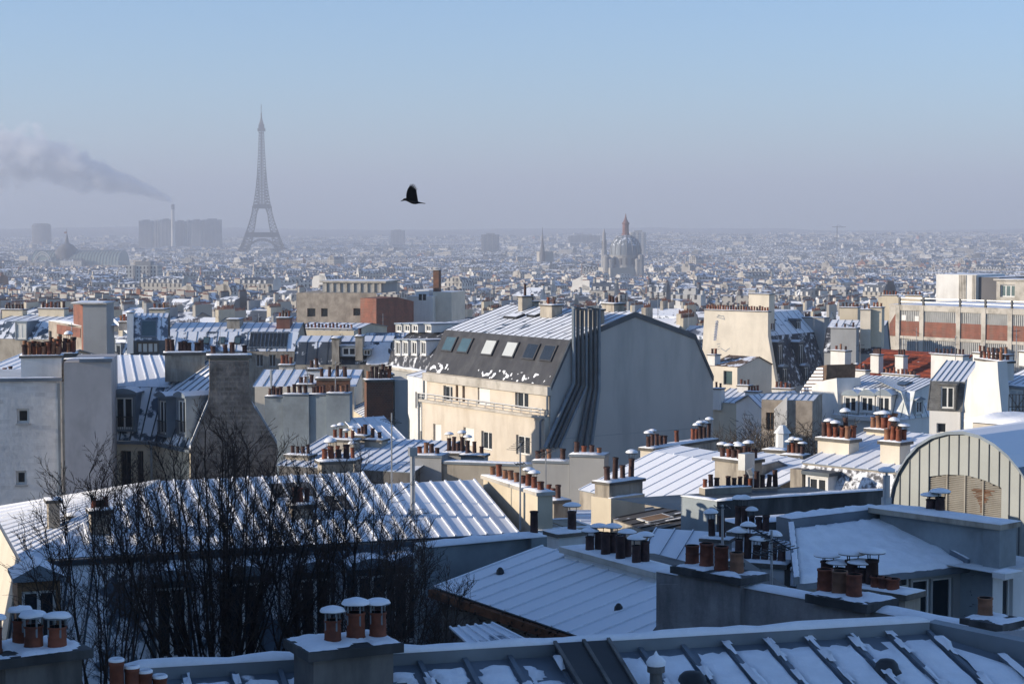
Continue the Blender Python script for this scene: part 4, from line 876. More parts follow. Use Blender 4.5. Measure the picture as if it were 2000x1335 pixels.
# ---- white wall and tower at the far left, with a forest of pots
f1_ = Fr(-60, 79, 120, 79.6); zb = ground(-18, 80) - 1; zt = f1_.z(60, 744)
h = [f1_.rect(33, 798, 57, 826), f1_.rect(31, 919, 52, 946)]
LW = thing('white_walled_house', 'white walled house with two tiny windows and a cluster of red pots', 'house', f1_.pt(2, 2, zb))
mb = MB(); wall_grid(mb, f1_, 0, f1_.u(121, 800), zb, zt, 0, h, .2); mb.poly([f1_.pt(0, 0, zt), f1_.pt(f1_.u(121, 800), 0, zt), f1_.pt(f1_.u(121, 800), 7, zt), f1_.pt(0, 7, zt)]); mb.build('wall', 'white_brick', LW); block(LW, 'downpipe', f1_, f1_.u(121, 800) - .16, f1_.u(121, 800) - .06, -.1, -.005, zb, zt - .1, 'zinc_clean')
for q in h: win(LW, f1_, .15, *q, '1', bw=.09); block(LW, 'sill', f1_, q[0] - .05, q[1] + .05, -.06, .14, q[2] - .07, q[2] - .005, 'grey')
mb = MB(); mb.fbox(f1_, -.1, f1_.u(121, 740), -.12, .1, zt + .001, zt + .13); mb.build('coping', 'zinc', LW); snow_box(LW, f1_, 0, f1_.u(120, 740), -.1, .1, zt + .13, .05)
o = chim_px(LW, f1_, 41, 120, 694, 745, .5, .9, mat='white_cool', p='rprrprrp', p2='prrprdrrr', rows=3, ps=.95, slab=.1, hs=1.15)
o = chim_px(LW, f1_, 92, 148, 690, 745, 1.6, .9, mat='grey', p='rprdrr', p2='drdrCr', rows=2, ps=1.05, slab=.1, hs=1.3)
f2_ = Fr(121, 78.6, 220, 78.9); zt2 = f2_.z(170, 707); block(LW, 'tower_wall', f2_, 0, f2_.u(218, 800), 0, 5, zb, zt2, 'grey_pink'); block(LW, 'coping', f2_, f2_.u(155, 700), f2_.u(219, 700), -.08, .3, zt2 + .001, zt2 + .14, 'zinc'); snow_box(LW, f2_, 0, f2_.u(219, 700), -.08, .4, zt2 + .14, .05)
# ---- mansard house with L-shaped front
fa = Fr(218, 82.6, 292, 82.4); zea = fa.z(250, 860); ub = fa.u(292, 860)
LM_ = thing('mansard_house', 'mansard house with three curved dormers, snow streaked zinc and a dark stone gable', 'house', fa.pt(3, 3, zb))
z_b = fa.z(250, 756, 1.0); z_t = fa.z(250, 694, 4.0)
h = [fa.rect(235, 880, 256, 950), fa.rect(268, 880, 280, 950)]
mb = MB(); wall_grid(mb, fa, fa.u(214, 860), ub, zb, zea - .02, .02, h, .2); mb.build('wall', 'cream', LM_)
for q in h: win(LM_, fa, .15, *q, '2', fm='frame_dark')
ua = fa.u(214, 860)
slope(LM_, fa.pt(ua, 0, zea), fa.pt(ub + .5, 0, zea), fa.pt(ub + .9, 1.0, z_b), fa.pt(ua, 1.0, z_b), 5, 'zinc_steep', 'zinc_dark', True, .05, .035)
slope(LM_, fa.pt(fa.u(155, 700, 1), 1.0, z_b), fa.pt(ub + 1.2, 1.0, z_b), fa.pt(fa.u(330, 690, 4), 4.0, z_t), fa.pt(fa.u(160, 686, 4), 4.0, z_t), 9, 'zinc_full', 'snow', True, .05, .035)
dormer(LM_, fa, fa.u(244, 800), fa.u(266, 800) - fa.u(223, 800), -.12, fa.z(244, 842), fa.z(244, 768), 1.4, 'curved', 'zinc_clean', 'zinc_full', rail=True)
fv = Fr(292, 82.3, 372, 79.2); z_b2 = fv.z(330, 765, .9)
mb = MB(); wall_grid(mb, fv, 0, fv.L, zb, zea - .02, .02, [], .2); mb.build('wall', 'cream', LM_)
slope(LM_, fv.pt(-.3, 0, zea), fv.pt(fv.L + .05, 0, zea), fv.pt(fv.L + .05, .9, z_b2), fv.pt(-.6, .9, z_b2), 6, 'zinc_steep', 'zinc_dark', True, .05, .035)
z_t2 = fv.z(385, 703, 2.6)
slope(LM_, fv.pt(-.9, .9, z_b2), fv.pt(fv.L + .05, .9, z_b2), fv.pt(fv.L + .05, 2.6, z_t2), fv.pt(-.3, 2.6, z_t2), 8, 'zinc_most', 'zinc_clean', True, .05, .035)
for px, x0, x1 in ((319, 305, 333), (356, 341, 371)):
    w_ = (fv.u(x1, 800, -.1) - fv.u(x0, 800, -.1)) * .62; dormer(LM_, fv, fv.u(px, 800, -.1), w_, -.15, fv.z(px, 852, -.1), fv.z(px, 774, -.1), 1.6, 'curved', 'zinc_clean', 'zinc_full', rail=True)
block(LM_, 'gutter', fa, ua, ub, -.16, -.01, zea - .14, zea - .02, 'zinc'); block(LM_, 'gutter', fv, 0, fv.L, -.16, -.01, zea - .14, zea - .02, 'zinc')
fg_ = Fr(372, 79.0, 542, 79.6)
polywall(LM_, 'gable_wall', fg_, [(372, 1000), (372, 872), (406, 792), (409, 760), (409, 705), (486, 705), (486, 770), (497, 796), (541, 868), (541, 1000)], 0, .5, 'stone')
mb = MB(); mb.prism([fg_.pt(fg_.u(372, 900), .5, zb), fg_.pt(fg_.u(541, 900), .5, zb), fg_.pt(fg_.u(541, 900), .5, fg_.z(541, 870)), fg_.pt(fg_.u(500, 800), .5, fg_.z(500, 805)), fg_.pt(fg_.u(405, 800), .5, fg_.z(400, 800)), fg_.pt(fg_.u(372, 900), .5, zea)], fg_.n * 6); mb.build('body', 'zinc_half', LM_)
o = chim_px(LM_, fg_, 409, 487, 693, 760, .52, .75, mat='stack', p='d dd d', ps=1.1, slab=.14, over=.12)
o = chim_px(LM_, fg_, 322, 400, 688, 745, 4.2, .8, mat='stack', p='dd ddd dd', ps=1.2, slab=.12)
for (x0, y0), (x1, y1) in (((372, 872), (406, 790)), ((500, 800), (541, 868))):
    mb = MB(); A = fg_.pt(*[(u, 0, z) for u, z in (fg_.uz(x0, y0),)][0]); B = fg_.pt(*[(u, 0, z) for u, z in (fg_.uz(x1, y1),)][0]); mb.prism([A, B, B + NR * .16, A + NR * .16], fg_.n * .6); mb.build('verge', 'zinc_full', LM_)
# ---- blue-grey wall with a row of black pots
f3_ = Fr(515, 97, 690, 96.6); zb3 = ground(-8, 97) - 1
BW = thing('party_wall', 'stained blue-grey party wall in four bays with a row of black pots', 'wall', f3_.pt(2, .4, zb3))
for x0, x1, y, dv, mat in ((517, 552, 776, 0, 'grey_blue'), (552, 603, 772, -.12, 'grey_blue'), (603, 637, 772, -.02, 'grey_blue'), (637, 683, 770, -.14, 'grey_blue')):
    u0, u1 = f3_.u(x0, y, dv), f3_.u(x1, y, dv); z1 = f3_.z(x0, y, dv); block(BW, 'wall_block', f3_, u0 + .002, u1 - .002, dv, dv + .8, zb3, z1, mat); block(BW, 'coping', f3_, u0, u1, dv - .05, dv + .85, z1 + .001, z1 + .08, 'zinc'); snow_box(BW, f3_, u0, u1, dv - .04, dv + .85, z1 + .08, .04)
    pots(BW, f3_, u0 + .1, u1 - .1, dv + .4, z1 + .1, 'dtdd' if x0 < 600 else 'ddrd', 1.0, .8)
mb = MB(); b0 = f3_.pt(f3_.u(530, 770, .4), .4, f3_.z(530, 772, .4)); mb.tube(b0, b0 + NR * .75, .06, n=6); mb.tube(b0 + NR * .75, b0 + NR * 1.3, .075, n=6); mb.build('flue', 'metal', BW)
# ---- roofs and brick chimneys behind it
fq_ = Fr(495, 107, 690, 107); zq_ = fq_.z(600, 755)
QR = bld('flat_house', 'long low house behind the row of black pots, white with snow', 'house', fq_, 0, fq_.L, [(0, zq_), (5, fq_.z(600, 722, 5)), (6, zq_)], 'cream_light', [(10, 'snow', 'zinc', True), (1, 'zinc', None, True)])
for x0, x1, yt, yb, v, p, mat in ((618, 682, 738, 775, -1.0, 'rttd', 'brick_dark'), (545, 572, 712, 735, 5, 'rrr', 'cream_light'), (580, 613, 750, 770, -.5, 'ddd', 'white'), (600, 625, 720, 745, 2, 'dd', 'white')):
    chim_px(QR, fq_, x0, x1, yt, yb, v, .8, mat=mat, p=p, ps=1.15, slab=.12)
fb_ = Fr(716, 101, 770, 101.3); BRK = thing('brick_chimney_house', 'narrow house end with a broad brown brick chimney and clustered pots', 'house', fb_.pt(1, 1, ground(-7, 112) - 1)); zbb = ground(-7, 112) - 1
chim_px(BRK, fb_, 716, 768, 741, 826, 0, .9, mat='brick_dark', p='rdtdrr', ps=1.15, slab=.12, hs=1.1); block(BRK, 'wall', fb_, 0, fb_.u(770, 800), .1, 2, zbb, fb_.z(740, 826), 'stack')
block(BRK, 'side_wall', fb_, fb_.u(771, 800, .3), fb_.u(797, 800, .3), .3, 3, zbb, fb_.z(780, 742, .3), 'grey'); chim_px(BRK, fb_, 745, 768, 730, 745, 1.6, .8, mat='stack', p='rrr', ps=1.0)
fl_ = Fr(683, 108, 722, 101.5); z1 = fl_.z(700, 808)
bld('steep_roofed_house', 'sunlit snowy lean-to roof leaning on the brick chimney', 'house', fl_, 0, fl_.L, [(0, z1), (1.9, fl_.z(708, 748, 1.9)), (2.1, z1)], 'cream', [(9, 'zinc_full', 'zinc_dark', True), None])
# ---- back row at the left: zinc roofs with skylights
f_ = Fr(320, 170, 575, 170); ze1 = f_.z(450, 686); zr1 = f_.z(450, 630, 6); zk1 = f_.z(450, 648, 1.6)
BR = bld('mansard_house', 'long house with snowy blue mansard, a wide glazed studio light at its right end', 'house', f_, 0, f_.L, [(0, ze1), (1.8, zk1), (6, zr1), (10, ze1)], 'stack', [(13, 'zinc_steep', 'zinc', True), (16, 'zinc_full', 'zinc', True), (1, 'zinc', None, True)], holes=[f_.rect(x, 692, x + 14, 716) for x in (500, 525, 550)])
for x in (500, 525, 550): win(BR, f_, .15, *f_.rect(x, 692, x + 14, 716), '2')
a, b, c, d = f_.pt(0, 0, ze1), f_.pt(f_.L, 0, ze1), f_.pt(f_.L, 1.8, zk1), f_.pt(0, 1.8, zk1)
for k_ in range(10): skylight(BR, a, b, c, d, .64 + k_ * .030, .664 + k_ * .030, .12, .95, 'glass', 'zinc_clean', .14)
for s0 in (.28, .40, .52): skylight(BR, a, b, c, d, s0, s0 + .05, .35, .7, 'glass_sky', 'metal_dark', .12)
for x0, x1, yt, yb, v, p, mat in ((443, 468, 623, 652, 3, '', 'stack'), (540, 566, 620, 655, 3, 'rrrr', 'brick'), (292, 322, 603, 645, 3, 'rdr', 'cream')): chim_px(BR, f_, x0, x1, yt, yb, v, 2.4, mat=mat, p=p, ps=1.2)
f_ = Fr(250, 147, 322, 147.4); ze1 = f_.z(290, 665)
BR2 = bld('studio_house', 'house with a tilted studio window in its dark roof and a curtained window below', 'house', f_, 0, f_.L, [(0, ze1), (1.6, f_.z(290, 620, 1.6)), (4.5, f_.z(290, 612, 4.5)), (6, ze1)], 'zinc_dark', [(6, 'zinc_half', 'zinc', True), (7, 'zinc_full', 'zinc', True), (1, 'zinc', None, True)], holes=[f_.rect(267, 668, 310, 690)])
win(BR2, f_, .15, *f_.rect(267, 668, 310, 690), '4', gm='blind', fm='frame_dark'); skylight(BR2, f_.pt(0, 0, ze1), f_.pt(f_.L, 0, ze1), f_.pt(f_.L, 1.6, f_.z(290, 620, 1.6)), f_.pt(0, 1.6, f_.z(290, 620, 1.6)), .3, .75, .1, .85, 'glass_sky', 'zinc_clean', .15)
chim_px(BR2, f_, 248, 260, 610, 690, -.3, 3, mat='white_cool', p='', slab=.05); chim_px(BR2, f_, 232, 252, 628, 645, 1, 1.0, mat='grey_dark', p='rrr', ps=1.1)
A = P(222, 622, 152); B = P(254, 650, 149); mb = MB(); mb.prism([A, B, B - NR * .25, A - NR * .25], Vector((.1, 1.6, 0))); mb.build('lean_roof', 'snow', BR2)
# brick tower
f_ = Fr(140, 158, 212, 158); zbt = ground(-33, 158) - 1; BT = thing('brick_tower', 'square tower block, brick on its sunny side and grey render in front, snow on top', 'building', f_.pt(1, 2, zbt)); zt = f_.z(175, 594)
lt = Fr(141, 162, 162, 158.02); mb = MB(); mb.fbox(f_, f_.u(162, 620), f_.u(208, 620), 0, 3, zbt, zt); mb.build('tower_wall', 'grey', BT); mb = MB(); mb.fbox(lt, 0, lt.L, 0, .3, zbt, zt - .005); mb.build('brick_wall', 'brick', BT)
block(BT, 'coping', f_, f_.u(140, 600) - .05, f_.u(209, 600), -.2, 3.4, zt + .001, zt + .12, 'concrete'); snow_box(BT, f_, f_.u(140, 600), f_.u(209, 600), -.2, 3.4, zt + .12, .1)
lf = Fr(92, 168, 160, 158.6); zz = lf.z(130, 632); h = [lf.rect(96, 646, 101, 663), lf.rect(114, 646, 121, 663)]; mb = MB(); wall_grid(mb, lf, 0, lf.L, zbt, zz, 0, h, .3); mb.poly([lf.pt(0, 0, zz), lf.pt(lf.L, 0, zz), lf.pt(lf.L, 4, zz), lf.pt(0, 4, zz)]); mb.build('side_wing', 'stone_pale', BT)
for q in h: win(BT, lf, .2, *q, '1', fm='frame_dark')
u0, u1, z0, z1 = lf.rect(112, 637, 158, 655); block(BT, 'brick_band', lf, u0, u1, -.05, 0.1, z0, z1, 'brick'); snow_box(BT, lf, 0, lf.L, 0, 4, zz + .01, .1)
# far-left low roofs
f_ = Fr(-30, 176, 130, 174); ze1 = f_.z(40, 662); FLR = bld('mansard_house', 'snow streaked zinc mansard with one tall dormer behind the white walled house', 'house', f_, 0, f_.L, [(0, ze1), (2, f_.z(40, 628, 2)), (6, f_.z(40, 614, 6)), (9, ze1)], 'stack', [(9, 'zinc_steep', 'zinc', True), (9, 'zinc_full', 'zinc', True), (1, 'zinc', None, True)])
dormer(FLR, f_, f_.u(42, 650), 1.2, -.1, f_.z(42, 664), f_.z(42, 628), 2, 'flat', 'zinc_clean', 'zinc_full', gm='blind')
for x0, x1, yt, p in ((4, 44, 604, 'rddrdd'), (75, 125, 602, 'drrdrd')): chim_px(FLR, f_, x0, x1, yt, 625, 5, .9, mat='cream', p=p, ps=1.2)
f_ = Fr(-30, 104, 52, 103); z1 = f_.z(20, 722); q = bld('low_house', 'snowy ribbed roof peeping out behind the white chimney of pots', 'house', f_, 0, f_.L, [(0, z1), (4.5, f_.z(20, 680, 4.5)), (8, z1)], 'stack', [(5, 'zinc_full', 'snow', True), (1, 'zinc', None, True)])
chim_px(q, f_, -5, 30, 738, 760, -2.5, .7, mat='stack', p='rdr', ps=1.1)
# ---- roofs between, left of the beige house
f_ = Fr(575, 147, 760, 147); ze1 = f_.z(640, 712); zk = f_.z(640, 668, 1.8)
MR = bld('mansard_house', 'dark zinc mansard with snowy right flank, two broad chimneys around a dormer', 'house', f_, 0, f_.L, [(0, ze1), (1.8, zk), (5, f_.z(640, 656, 5)), (9, ze1)], 'stack', [(9, 'zinc_some', 'zinc_dark', True), (9, 'zinc_full', 'zinc', True), (1, 'zinc', None, True)])
dormer(MR, f_, f_.u(682, 690), 1.3, -.1, f_.z(682, 696), f_.z(682, 676), 2, 'flat', 'zinc_clean', 'zinc_full'); dormer(MR, f_, f_.u(717, 690), .6, -.1, f_.z(717, 694), f_.z(717, 682), 2, 'flat', 'zinc_clean', 'zinc_full')
for x0, x1, yt, yb, v, p in ((648, 662, 660, 712, -.3, ''), (694, 708, 656, 704, -.3, 'd')): chim_px(MR, f_, x0, x1, yt, yb, v, 2.2, mat='stack', p=p, ps=1.2)
snow_patch(MR, f_.pt(f_.u(715, 712), -.12, ze1), f_.pt(f_.L, -.12, ze1), f_.pt(f_.L, 1.7, zk), f_.pt(f_.u(715, 712), 1.7, zk), 12, 10, .7, .05, 1, seed=8)
f_ = Fr(690, 178, 790, 178); z1 = f_.z(740, 682); bld('low_house', 'dark house with patchy snow on its roof before the brick gable', 'house', f_, 0, f_.L, [(0, z1), (5, f_.z(740, 650, 5)), (9, z1)], 'grey_dark', [(12, 'zinc_half', 'zinc', True), (1, 'zinc', None, True)])
f_ = Fr(572, 182, 690, 180); z1 = f_.z(640, 645); q = bld('low_house', 'pale parapet house with a line of small dark pots', 'house', f_, 0, f_.L, [(0, z1), (4, z1 + .5), (8, z1)], 'cream', [(8, 'zinc_full', 'zinc', True), (1, 'zinc', None, True)])
chim_px(q, f_, 580, 688, 641, 660, .2, .8, mat='cream', p='rddrrddrdrdrddr', ps=1.0)
# ---- white dormered mansard (three tiers)
f_ = Fr(762, 146, 842, 140); ze1 = f_.z(800, 720); za = f_.z(800, 690, .3); zb_ = f_.z(800, 655, 1.6); zc_ = f_.z(800, 633, 3); zd = f_.z(800, 612, 7)
DM = bld('mansard_house', 'steep slate mansard with two rows of white dormers, snow on its ledges', 'house', f_, -.3, f_.L + 1.8, [(0, ze1), (.3, za), (1.6, zb_), (3.0, zc_), (7, zd), (11, ze1)], 'grey', [(1, 'slate_snow', None, True), (10, 'slate_snow', 'slate', True), (1, 'slate', None, True), (14, 'zinc_most', 'zinc', True), (1, 'zinc', None, True)])
for px in (774, 789, 806, 824): dormer(DM, f_, f_.u(px, 690), .95, .1, f_.z(px, 694, .1), f_.z(px, 664, .1), 2, 'flat', 'white_cool', 'zinc_full')
for px in (790, 806, 822, 848): dormer(DM, f_, f_.u(px, 645, 2.0), 1.0, 1.5, f_.z(px, 650, 1.5), f_.z(px, 634, 1.5), 4, 'flat', 'white', 'zinc_full')
block(DM, 'ledge', f_, -.3, f_.L + 1.8, -.3, .3, ze1 - .2, ze1, 'concrete'); snow_box(DM, f_, -.3, f_.L + 1.8, -.3, .2, ze1 + .001, .12)
# ---- stone warehouse with brick gable and tall brick chimney
f_ = Fr(578, 238.5, 700, 236.8); zs_ = f_.z(640, 572); zg = ground(-22, 237) - 1; h = [f_.rect(600, 602, 616, 618), f_.rect(627, 602, 640, 618), f_.rect(690, 602, 707, 616)]
SB = thing('stone_warehouse', 'pale stone warehouse with square dark windows, set-back top storey and a red brick gable', 'building', f_.pt(5, 5, zg)); L_ = f_.u(735, 600)
mb = MB(); wall_grid(mb, f_, 0, L_, zg, zs_, 0, h, .35); mb.poly([f_.pt(0, 0, zg), f_.pt(0, 0, zs_), f_.pt(0, 9, zs_), f_.pt(0, 9, zg)]); mb.poly([f_.pt(0, 0, zs_), f_.pt(L_, 0, zs_), f_.pt(L_, 9, zs_), f_.pt(0, 9, zs_)]); mb.build('wall', 'stone_pale', SB)
for q in h: win(SB, f_, .3, *q, '1', fm='frame_dark')
u0, u1 = f_.u(630, 560, 2), f_.u(750, 560, 2); z1 = f_.z(690, 552, 2); block(SB, 'top_storey', f_, u0, u1, 2, 8, zs_ + .001, z1, 'grey'); block(SB, 'roof', f_, u0 - .3, u1 + .3, 1.7, 8.3, z1 + .001, z1 + .25, 'concrete', 'snow')
for k_ in range(9): u = u0 + (u1 - u0) * (k_ + .5) / 9; block(SB, 'post', f_, u - .12, u + .12, 1.85, 1.998, zs_ + .1, z1 - .05, 'concrete')
fbk = Fr(735, 229, 808, 233); polywall(SB, 'brick_gable', fbk, [(735, 720), (735, 583), (775, 580), (808, 588), (808, 720)], 0, 3, 'brick')
f_ = Fr(790, 245, 880, 243); z1 = f_.z(830, 572); WB = thing('rooftop_house', 'white stepped rooftop house under the tall brick chimney', 'building', f_.pt(3, 3, zg))
for x0, x1, y, v, mat in ((795, 845, 578, 0, 'white'), (845, 882, 570, 1, 'cream_light'), (812, 838, 566, 2, 'white')): block(WB, 'wall', f_, f_.u(x0, y, v), f_.u(x1, y, v), v, v + 5, zg, f_.z((x0 + x1) / 2, y, v), mat, 'snow')
for x0, x1, y0, y1 in ((818, 824, 574, 586), (826, 832, 574, 586)): block(WB, 'window', f_, f_.u(x0, 575), f_.u(x1, 575), -.03, .1, f_.z(822, y1), f_.z(822, y0), 'glass')
o = chim_px(WB, f_, 846, 857, 527, 572, 1.5, .8, mat='brick_dark', p='', slab=.1)
# ================================================================== right-hand middle distance
# ---- sunlit white gable with red pots along its top, slate mansard beside it
f_ = Fr(1500, 209, 1612, 219.2); gl = Fr(1373, 214, 1500, 209); zg = ground(26, 210) - 2
ze1 = f_.z(1510, 757); zk = f_.z(1500, 656, 1.2); zt = f_.z(1500, 610, 3.2)
WG = bld('white_gabled_house', 'tall sunlit cream gable with graffiti and red pots, snowy slate mansard beside', 'house', f_, .0, f_.L, [(-.9, ze1), (1.0, zk), (3.4, zt), (7.4, zt), (8.1, ze1)], 'grey', [(9, 'slate_snow', 'slate', True), (9, 'zinc_most', 'zinc', True), (1, 'zinc_full', None, True), None])
polywall(WG, 'gable_wall', gl, [(1364, 830), (1368, 692), (1372, 680), (1376, 604), (1500, 608), (1500, 656), (1517, 757), (1519, 830)], -.25, .6, 'cream_light')
o = chim_px(WG, gl, 1376, 1500, 606, 640, -.2, .55, mat='cream_light', p='rrrrrrrrrrrrrrrrrrrrrrrr', ps=1.15, slab=.12)
for px, y0, y1 in ((1524, 724, 668), (1565, 720, 668), (1533, 750, 716), (1575, 747, 714)):
    v = -.3 if y1 < 700 else -.8; dormer(WG, f_, f_.u(px, (y0 + y1) / 2, v), 1.15, v, f_.z(px, y0, v), f_.z(px, y1, v), 1.2, 'curved', 'zinc_dark', 'zinc_full', rail=True)
for px in (1508, 1558): dormer(WG, f_, f_.u(px, 630, 1.5), 1.0, 1.4, f_.z(px, 646, 1.4), f_.z(px, 626, 1.4), 3, 'curved', 'zinc_dark', 'zinc_dark')
u0 = f_.u(1600, 640); chim(WG, f_, f_.L - .6, f_.L + .6, -.3, 5, zg, f_.z(1605, 622), 'grey', 'drd', 1.1)
u_, z_ = gl.uz(1470, 600, 1.5); chim(WG, gl, gl.u(1462, 600, 1.5), gl.u(1502, 600, 1.5), 1.5, 1.2, zt - 1, gl.z(1480, 575, 1.5), 'cream_light', '')
def strokes(root, fr, v, lines, wd, mat, name='graffiti'):
    mb = MB()
    for ln in lines:
        for (x0, y0), (x1, y1) in zip(ln, ln[1:]):
            u0, z0 = fr.uz(x0, y0, v); u1, z1 = fr.uz(x1, y1, v); a, b = Vector((u0, z0)), Vector((u1, z1)); t = (b - a).normalized() if (b - a).length > 1e-6 else Vector((1, 0)); n_ = Vector((-t.y, t.x)) * wd; e = t * wd * .7
            mb.poly([fr.pt(*(p.x, v, p.y)) for p in (a - n_ - e, b - n_ + e, b + n_ + e, a + n_ - e)])
    return mb.build(name, mat, root, fix=False)
rnd = random.Random(4); L = []
for i in range(7):
    y = 628 + i * 5.2; x = 1400 - i * .6; L.append([(x - 2, y), (x + 1.5, y - 1.5), (x + 2.5, y + 1), (x - .5, y + 2.5), (x - 2.2, y + 4), (x + 1.5, y + 4.2)])
strokes(WG, gl, -.262, L, .06, 'ink_blue')
L = [[(1403 + rnd.uniform(-4, 14), 614 + rnd.uniform(0, 12)) for k_ in range(7)]] + [[(1400 + rnd.uniform(0, 3), 672 + i * 5), (1404 + rnd.uniform(0, 2), 671 + i * 5)] for i in range(3)] + [[(1408, 680), (1418, 686), (1420, 683), (1425, 680)]]
strokes(WG, gl, -.258, L, .05, 'grey')
# small brown-roofed house in front of the gable
f_ = Fr(1395, 176, 1442, 174); z1 = f_.z(1420, 716); h = [f_.rect(1413, 724, 1430, 751)]
q = bld('small_house', 'small cream house with brown tiled roof and one dark window below the sunlit gable', 'house', f_, f_.u(1386, 720), f_.L, [(0, z1), (3.0, f_.z(1400, 692, 3)), (5, z1)], 'cream_light', [(1, 'tile_brown', None, True), (1, 'tile_brown', None, True)], holes=h)
win(q, f_, .2, *h[0], '1', fm='frame_dark', gm='glass_sky'); chim_px(q, f_, 1382, 1396, 692, 715, 0, .8, mat='white', p='dr', ps=1.2)
# dark slated backs right of the gable
f_ = Fr(1612, 201, 1720, 199); z1 = f_.z(1660, 690); q = bld('mansard_house', 'shaded slate mansard between the sunlit gable and the brick factory', 'house', f_, 0, f_.L, [(0, z1), (2, f_.z(1660, 640, 2)), (4.5, f_.z(1660, 625, 4.5)), (6.5, z1)], 'grey', [(8, 'slate_snow', 'slate', True), (8, 'zinc_most', 'zinc', True), (1, 'zinc', None, True)])
for x0, x1, yt, yb, v, p, mat in ((1622, 1672, 640, 720, -2.2, 'rrd', 'grey'), (1680, 1700, 604, 680, 0, 'rr', 'cream_light'), (1700, 1722, 600, 680, .5, 'rrr', 'cream'), (1640, 1675, 600, 630, 5, 'dddrd', 'cream')): chim_px(q, f_, x0, x1, yt, yb, v, 1.6, mat=mat, p=p, ps=1.1)
# ---- brick factory: concrete frame, brick panels, ribbed sheet siding
f_ = Fr(1738, 229, 2050, 213); zg = ground(50, 220) - 2; zt = f_.z(1754, 596); FB = thing('brick_factory', 'factory with cream concrete frame, red brick panels and ribbed grey siding', 'building', f_.pt(8, 5, zg))
block(FB, 'core', f_, 0, f_.L, .12, 14, zg, zt - .1, 'concrete'); block(FB, 'roof', f_, -.2, f_.L, 0.2, 14.2, zt - .09, zt + .1, 'concrete', 'snow')
cols = [1754, 1800.5, 1872, 1921.5, 1973, 2030]; y_at = lambda z_, x: None
H_ = 90 - zt; zrow = [zt, f_.z(1800, 607), f_.z(1800, 628), f_.z(1800, 657), f_.z(1800, 663), f_.z(1800, 700)]
def beam(n_, z0, z1, v0): block(FB, n_, f_, f_.u(cols[0]) - .3, f_.L, v0, .13, z0, z1, 'concrete')
beam('beam', zrow[1], zt, -.14); beam('beam', zrow[4], zrow[3], -.14)
for x in cols:
    u = f_.u(x); block(FB, 'column', f_, u - .28, u + .28, -.2, .125, zg, zt + .02, 'concrete')
us = [f_.u(x) for x in cols]
for ua, ub in zip(us, us[1:]):
    block(FB, 'brick_panel', f_, ua + .28, ub - .28, -.04, .121, zrow[3], zrow[2], 'brick')
    for z0, z1 in ((zrow[2], zrow[1]), (zrow[5] - 4, zrow[4])):
        mb = MB(); n_ = int((ub - ua) / .3)
        for k_ in range(n_): a = ua + .29 + (ub - ua - .58) * k_ / n_; w_ = (ub - ua - .58) / n_; mb.fbox(f_, a, a + w_ * .62, -.02, .119, z0, z1); mb.fbox(f_, a + w_ * .62, a + w_, .06, .118, z0, z1)
        mb.build('siding_panel', 'siding', FB)
polywall(FB, 'brick_wing', f_, [(1737, 655), (1737, 632), (1752, 608), (1752, 656)], -.02, .3, 'brick')
for u in us: block(FB, 'rail_post', f_, u - .12, u + .12, .1, .3, zt + .1, zt + 1.0, 'metal_dark')
mb = MB()
for z_ in (.45, .9): mb.tube(f_.pt(us[0], .2, zt + z_), f_.pt(f_.L, .2, zt + z_), .035, n=4)
mb.build('railing', 'metal', FB)
for x0, y0, x1, y1 in ((1762, 615, 1770, 625), (1787, 617, 1795, 627)): u0, u1, z0, z1 = f_.rect(x0, y0, x1, y1); block(FB, 'notice_board', f_, u0, u1, -.06, -.021, z0, z1, 'shutter')
f2 = Fr(1716, 238, 1800, 236); q = thing('cream_house', 'cream house with chimney pots behind the left end of the factory', 'house', f2.pt(2, 3, zg)); block(q, 'wall', f2, 0, f2.L, 0, 6, zg, f2.z(1750, 580), 'cream', 'snow')
for x0, x1, p in ((1722, 1752, 'rrrrr'), (1768, 1800, 'rrdr')): chim_px(q, f2, x0, x1, 576, 600, .2, .8, mat='cream', p=p, ps=1.1)
# white rooftop block and glazed lift house
f2 = Fr(1830, 262, 1950, 256); zt = f2.z(1880, 536); q = thing('white_block', 'plain white rooftop block with grooved face above the factory roof', 'building', f2.pt(3, 4, zg))
block(q, 'wall', f2, 0, f2.u(1908, 560), 0, 8, zg, zt, 'white', 'snow'); block(q, 'dark_wing', f2, f2.u(1908.5, 560), f2.u(1948, 560), .5, 8, zg, f2.z(1930, 541, .5), 'far_dark', 'snow')
for x in (1874, 1877, 1880, 1883, 1886, 1900, 1903, 1906): u = f2.u(x, 560); block(q, 'rib', f2, u - .07, u + .07, -.12, -.001, zg, zt - .05, 'concrete')
f2 = Fr(1948, 238, 2040, 234); zt = f2.z(1970, 548); q = thing('rooftop_house', 'concrete rooftop house with tall grated window at the end of the factory', 'building', f2.pt(2, 2, zg)); h = [f2.rect(1953, 556, 1982, 580)]
mb = MB(); wall_grid(mb, f2, 0, f2.L, zg, zt, 0, h, .4); mb.poly([f2.pt(0, 0, zg), f2.pt(0, 0, zt), f2.pt(0, 5, zt), f2.pt(0, 5, zg)]); mb.build('wall', 'concrete', q); win(q, f2, .3, *h[0], '3', gm='glass_sky'); block(q, 'roof', f2, -.3, f2.L, -.3, 5, zt + .001, zt + .2, 'concrete', 'snow')
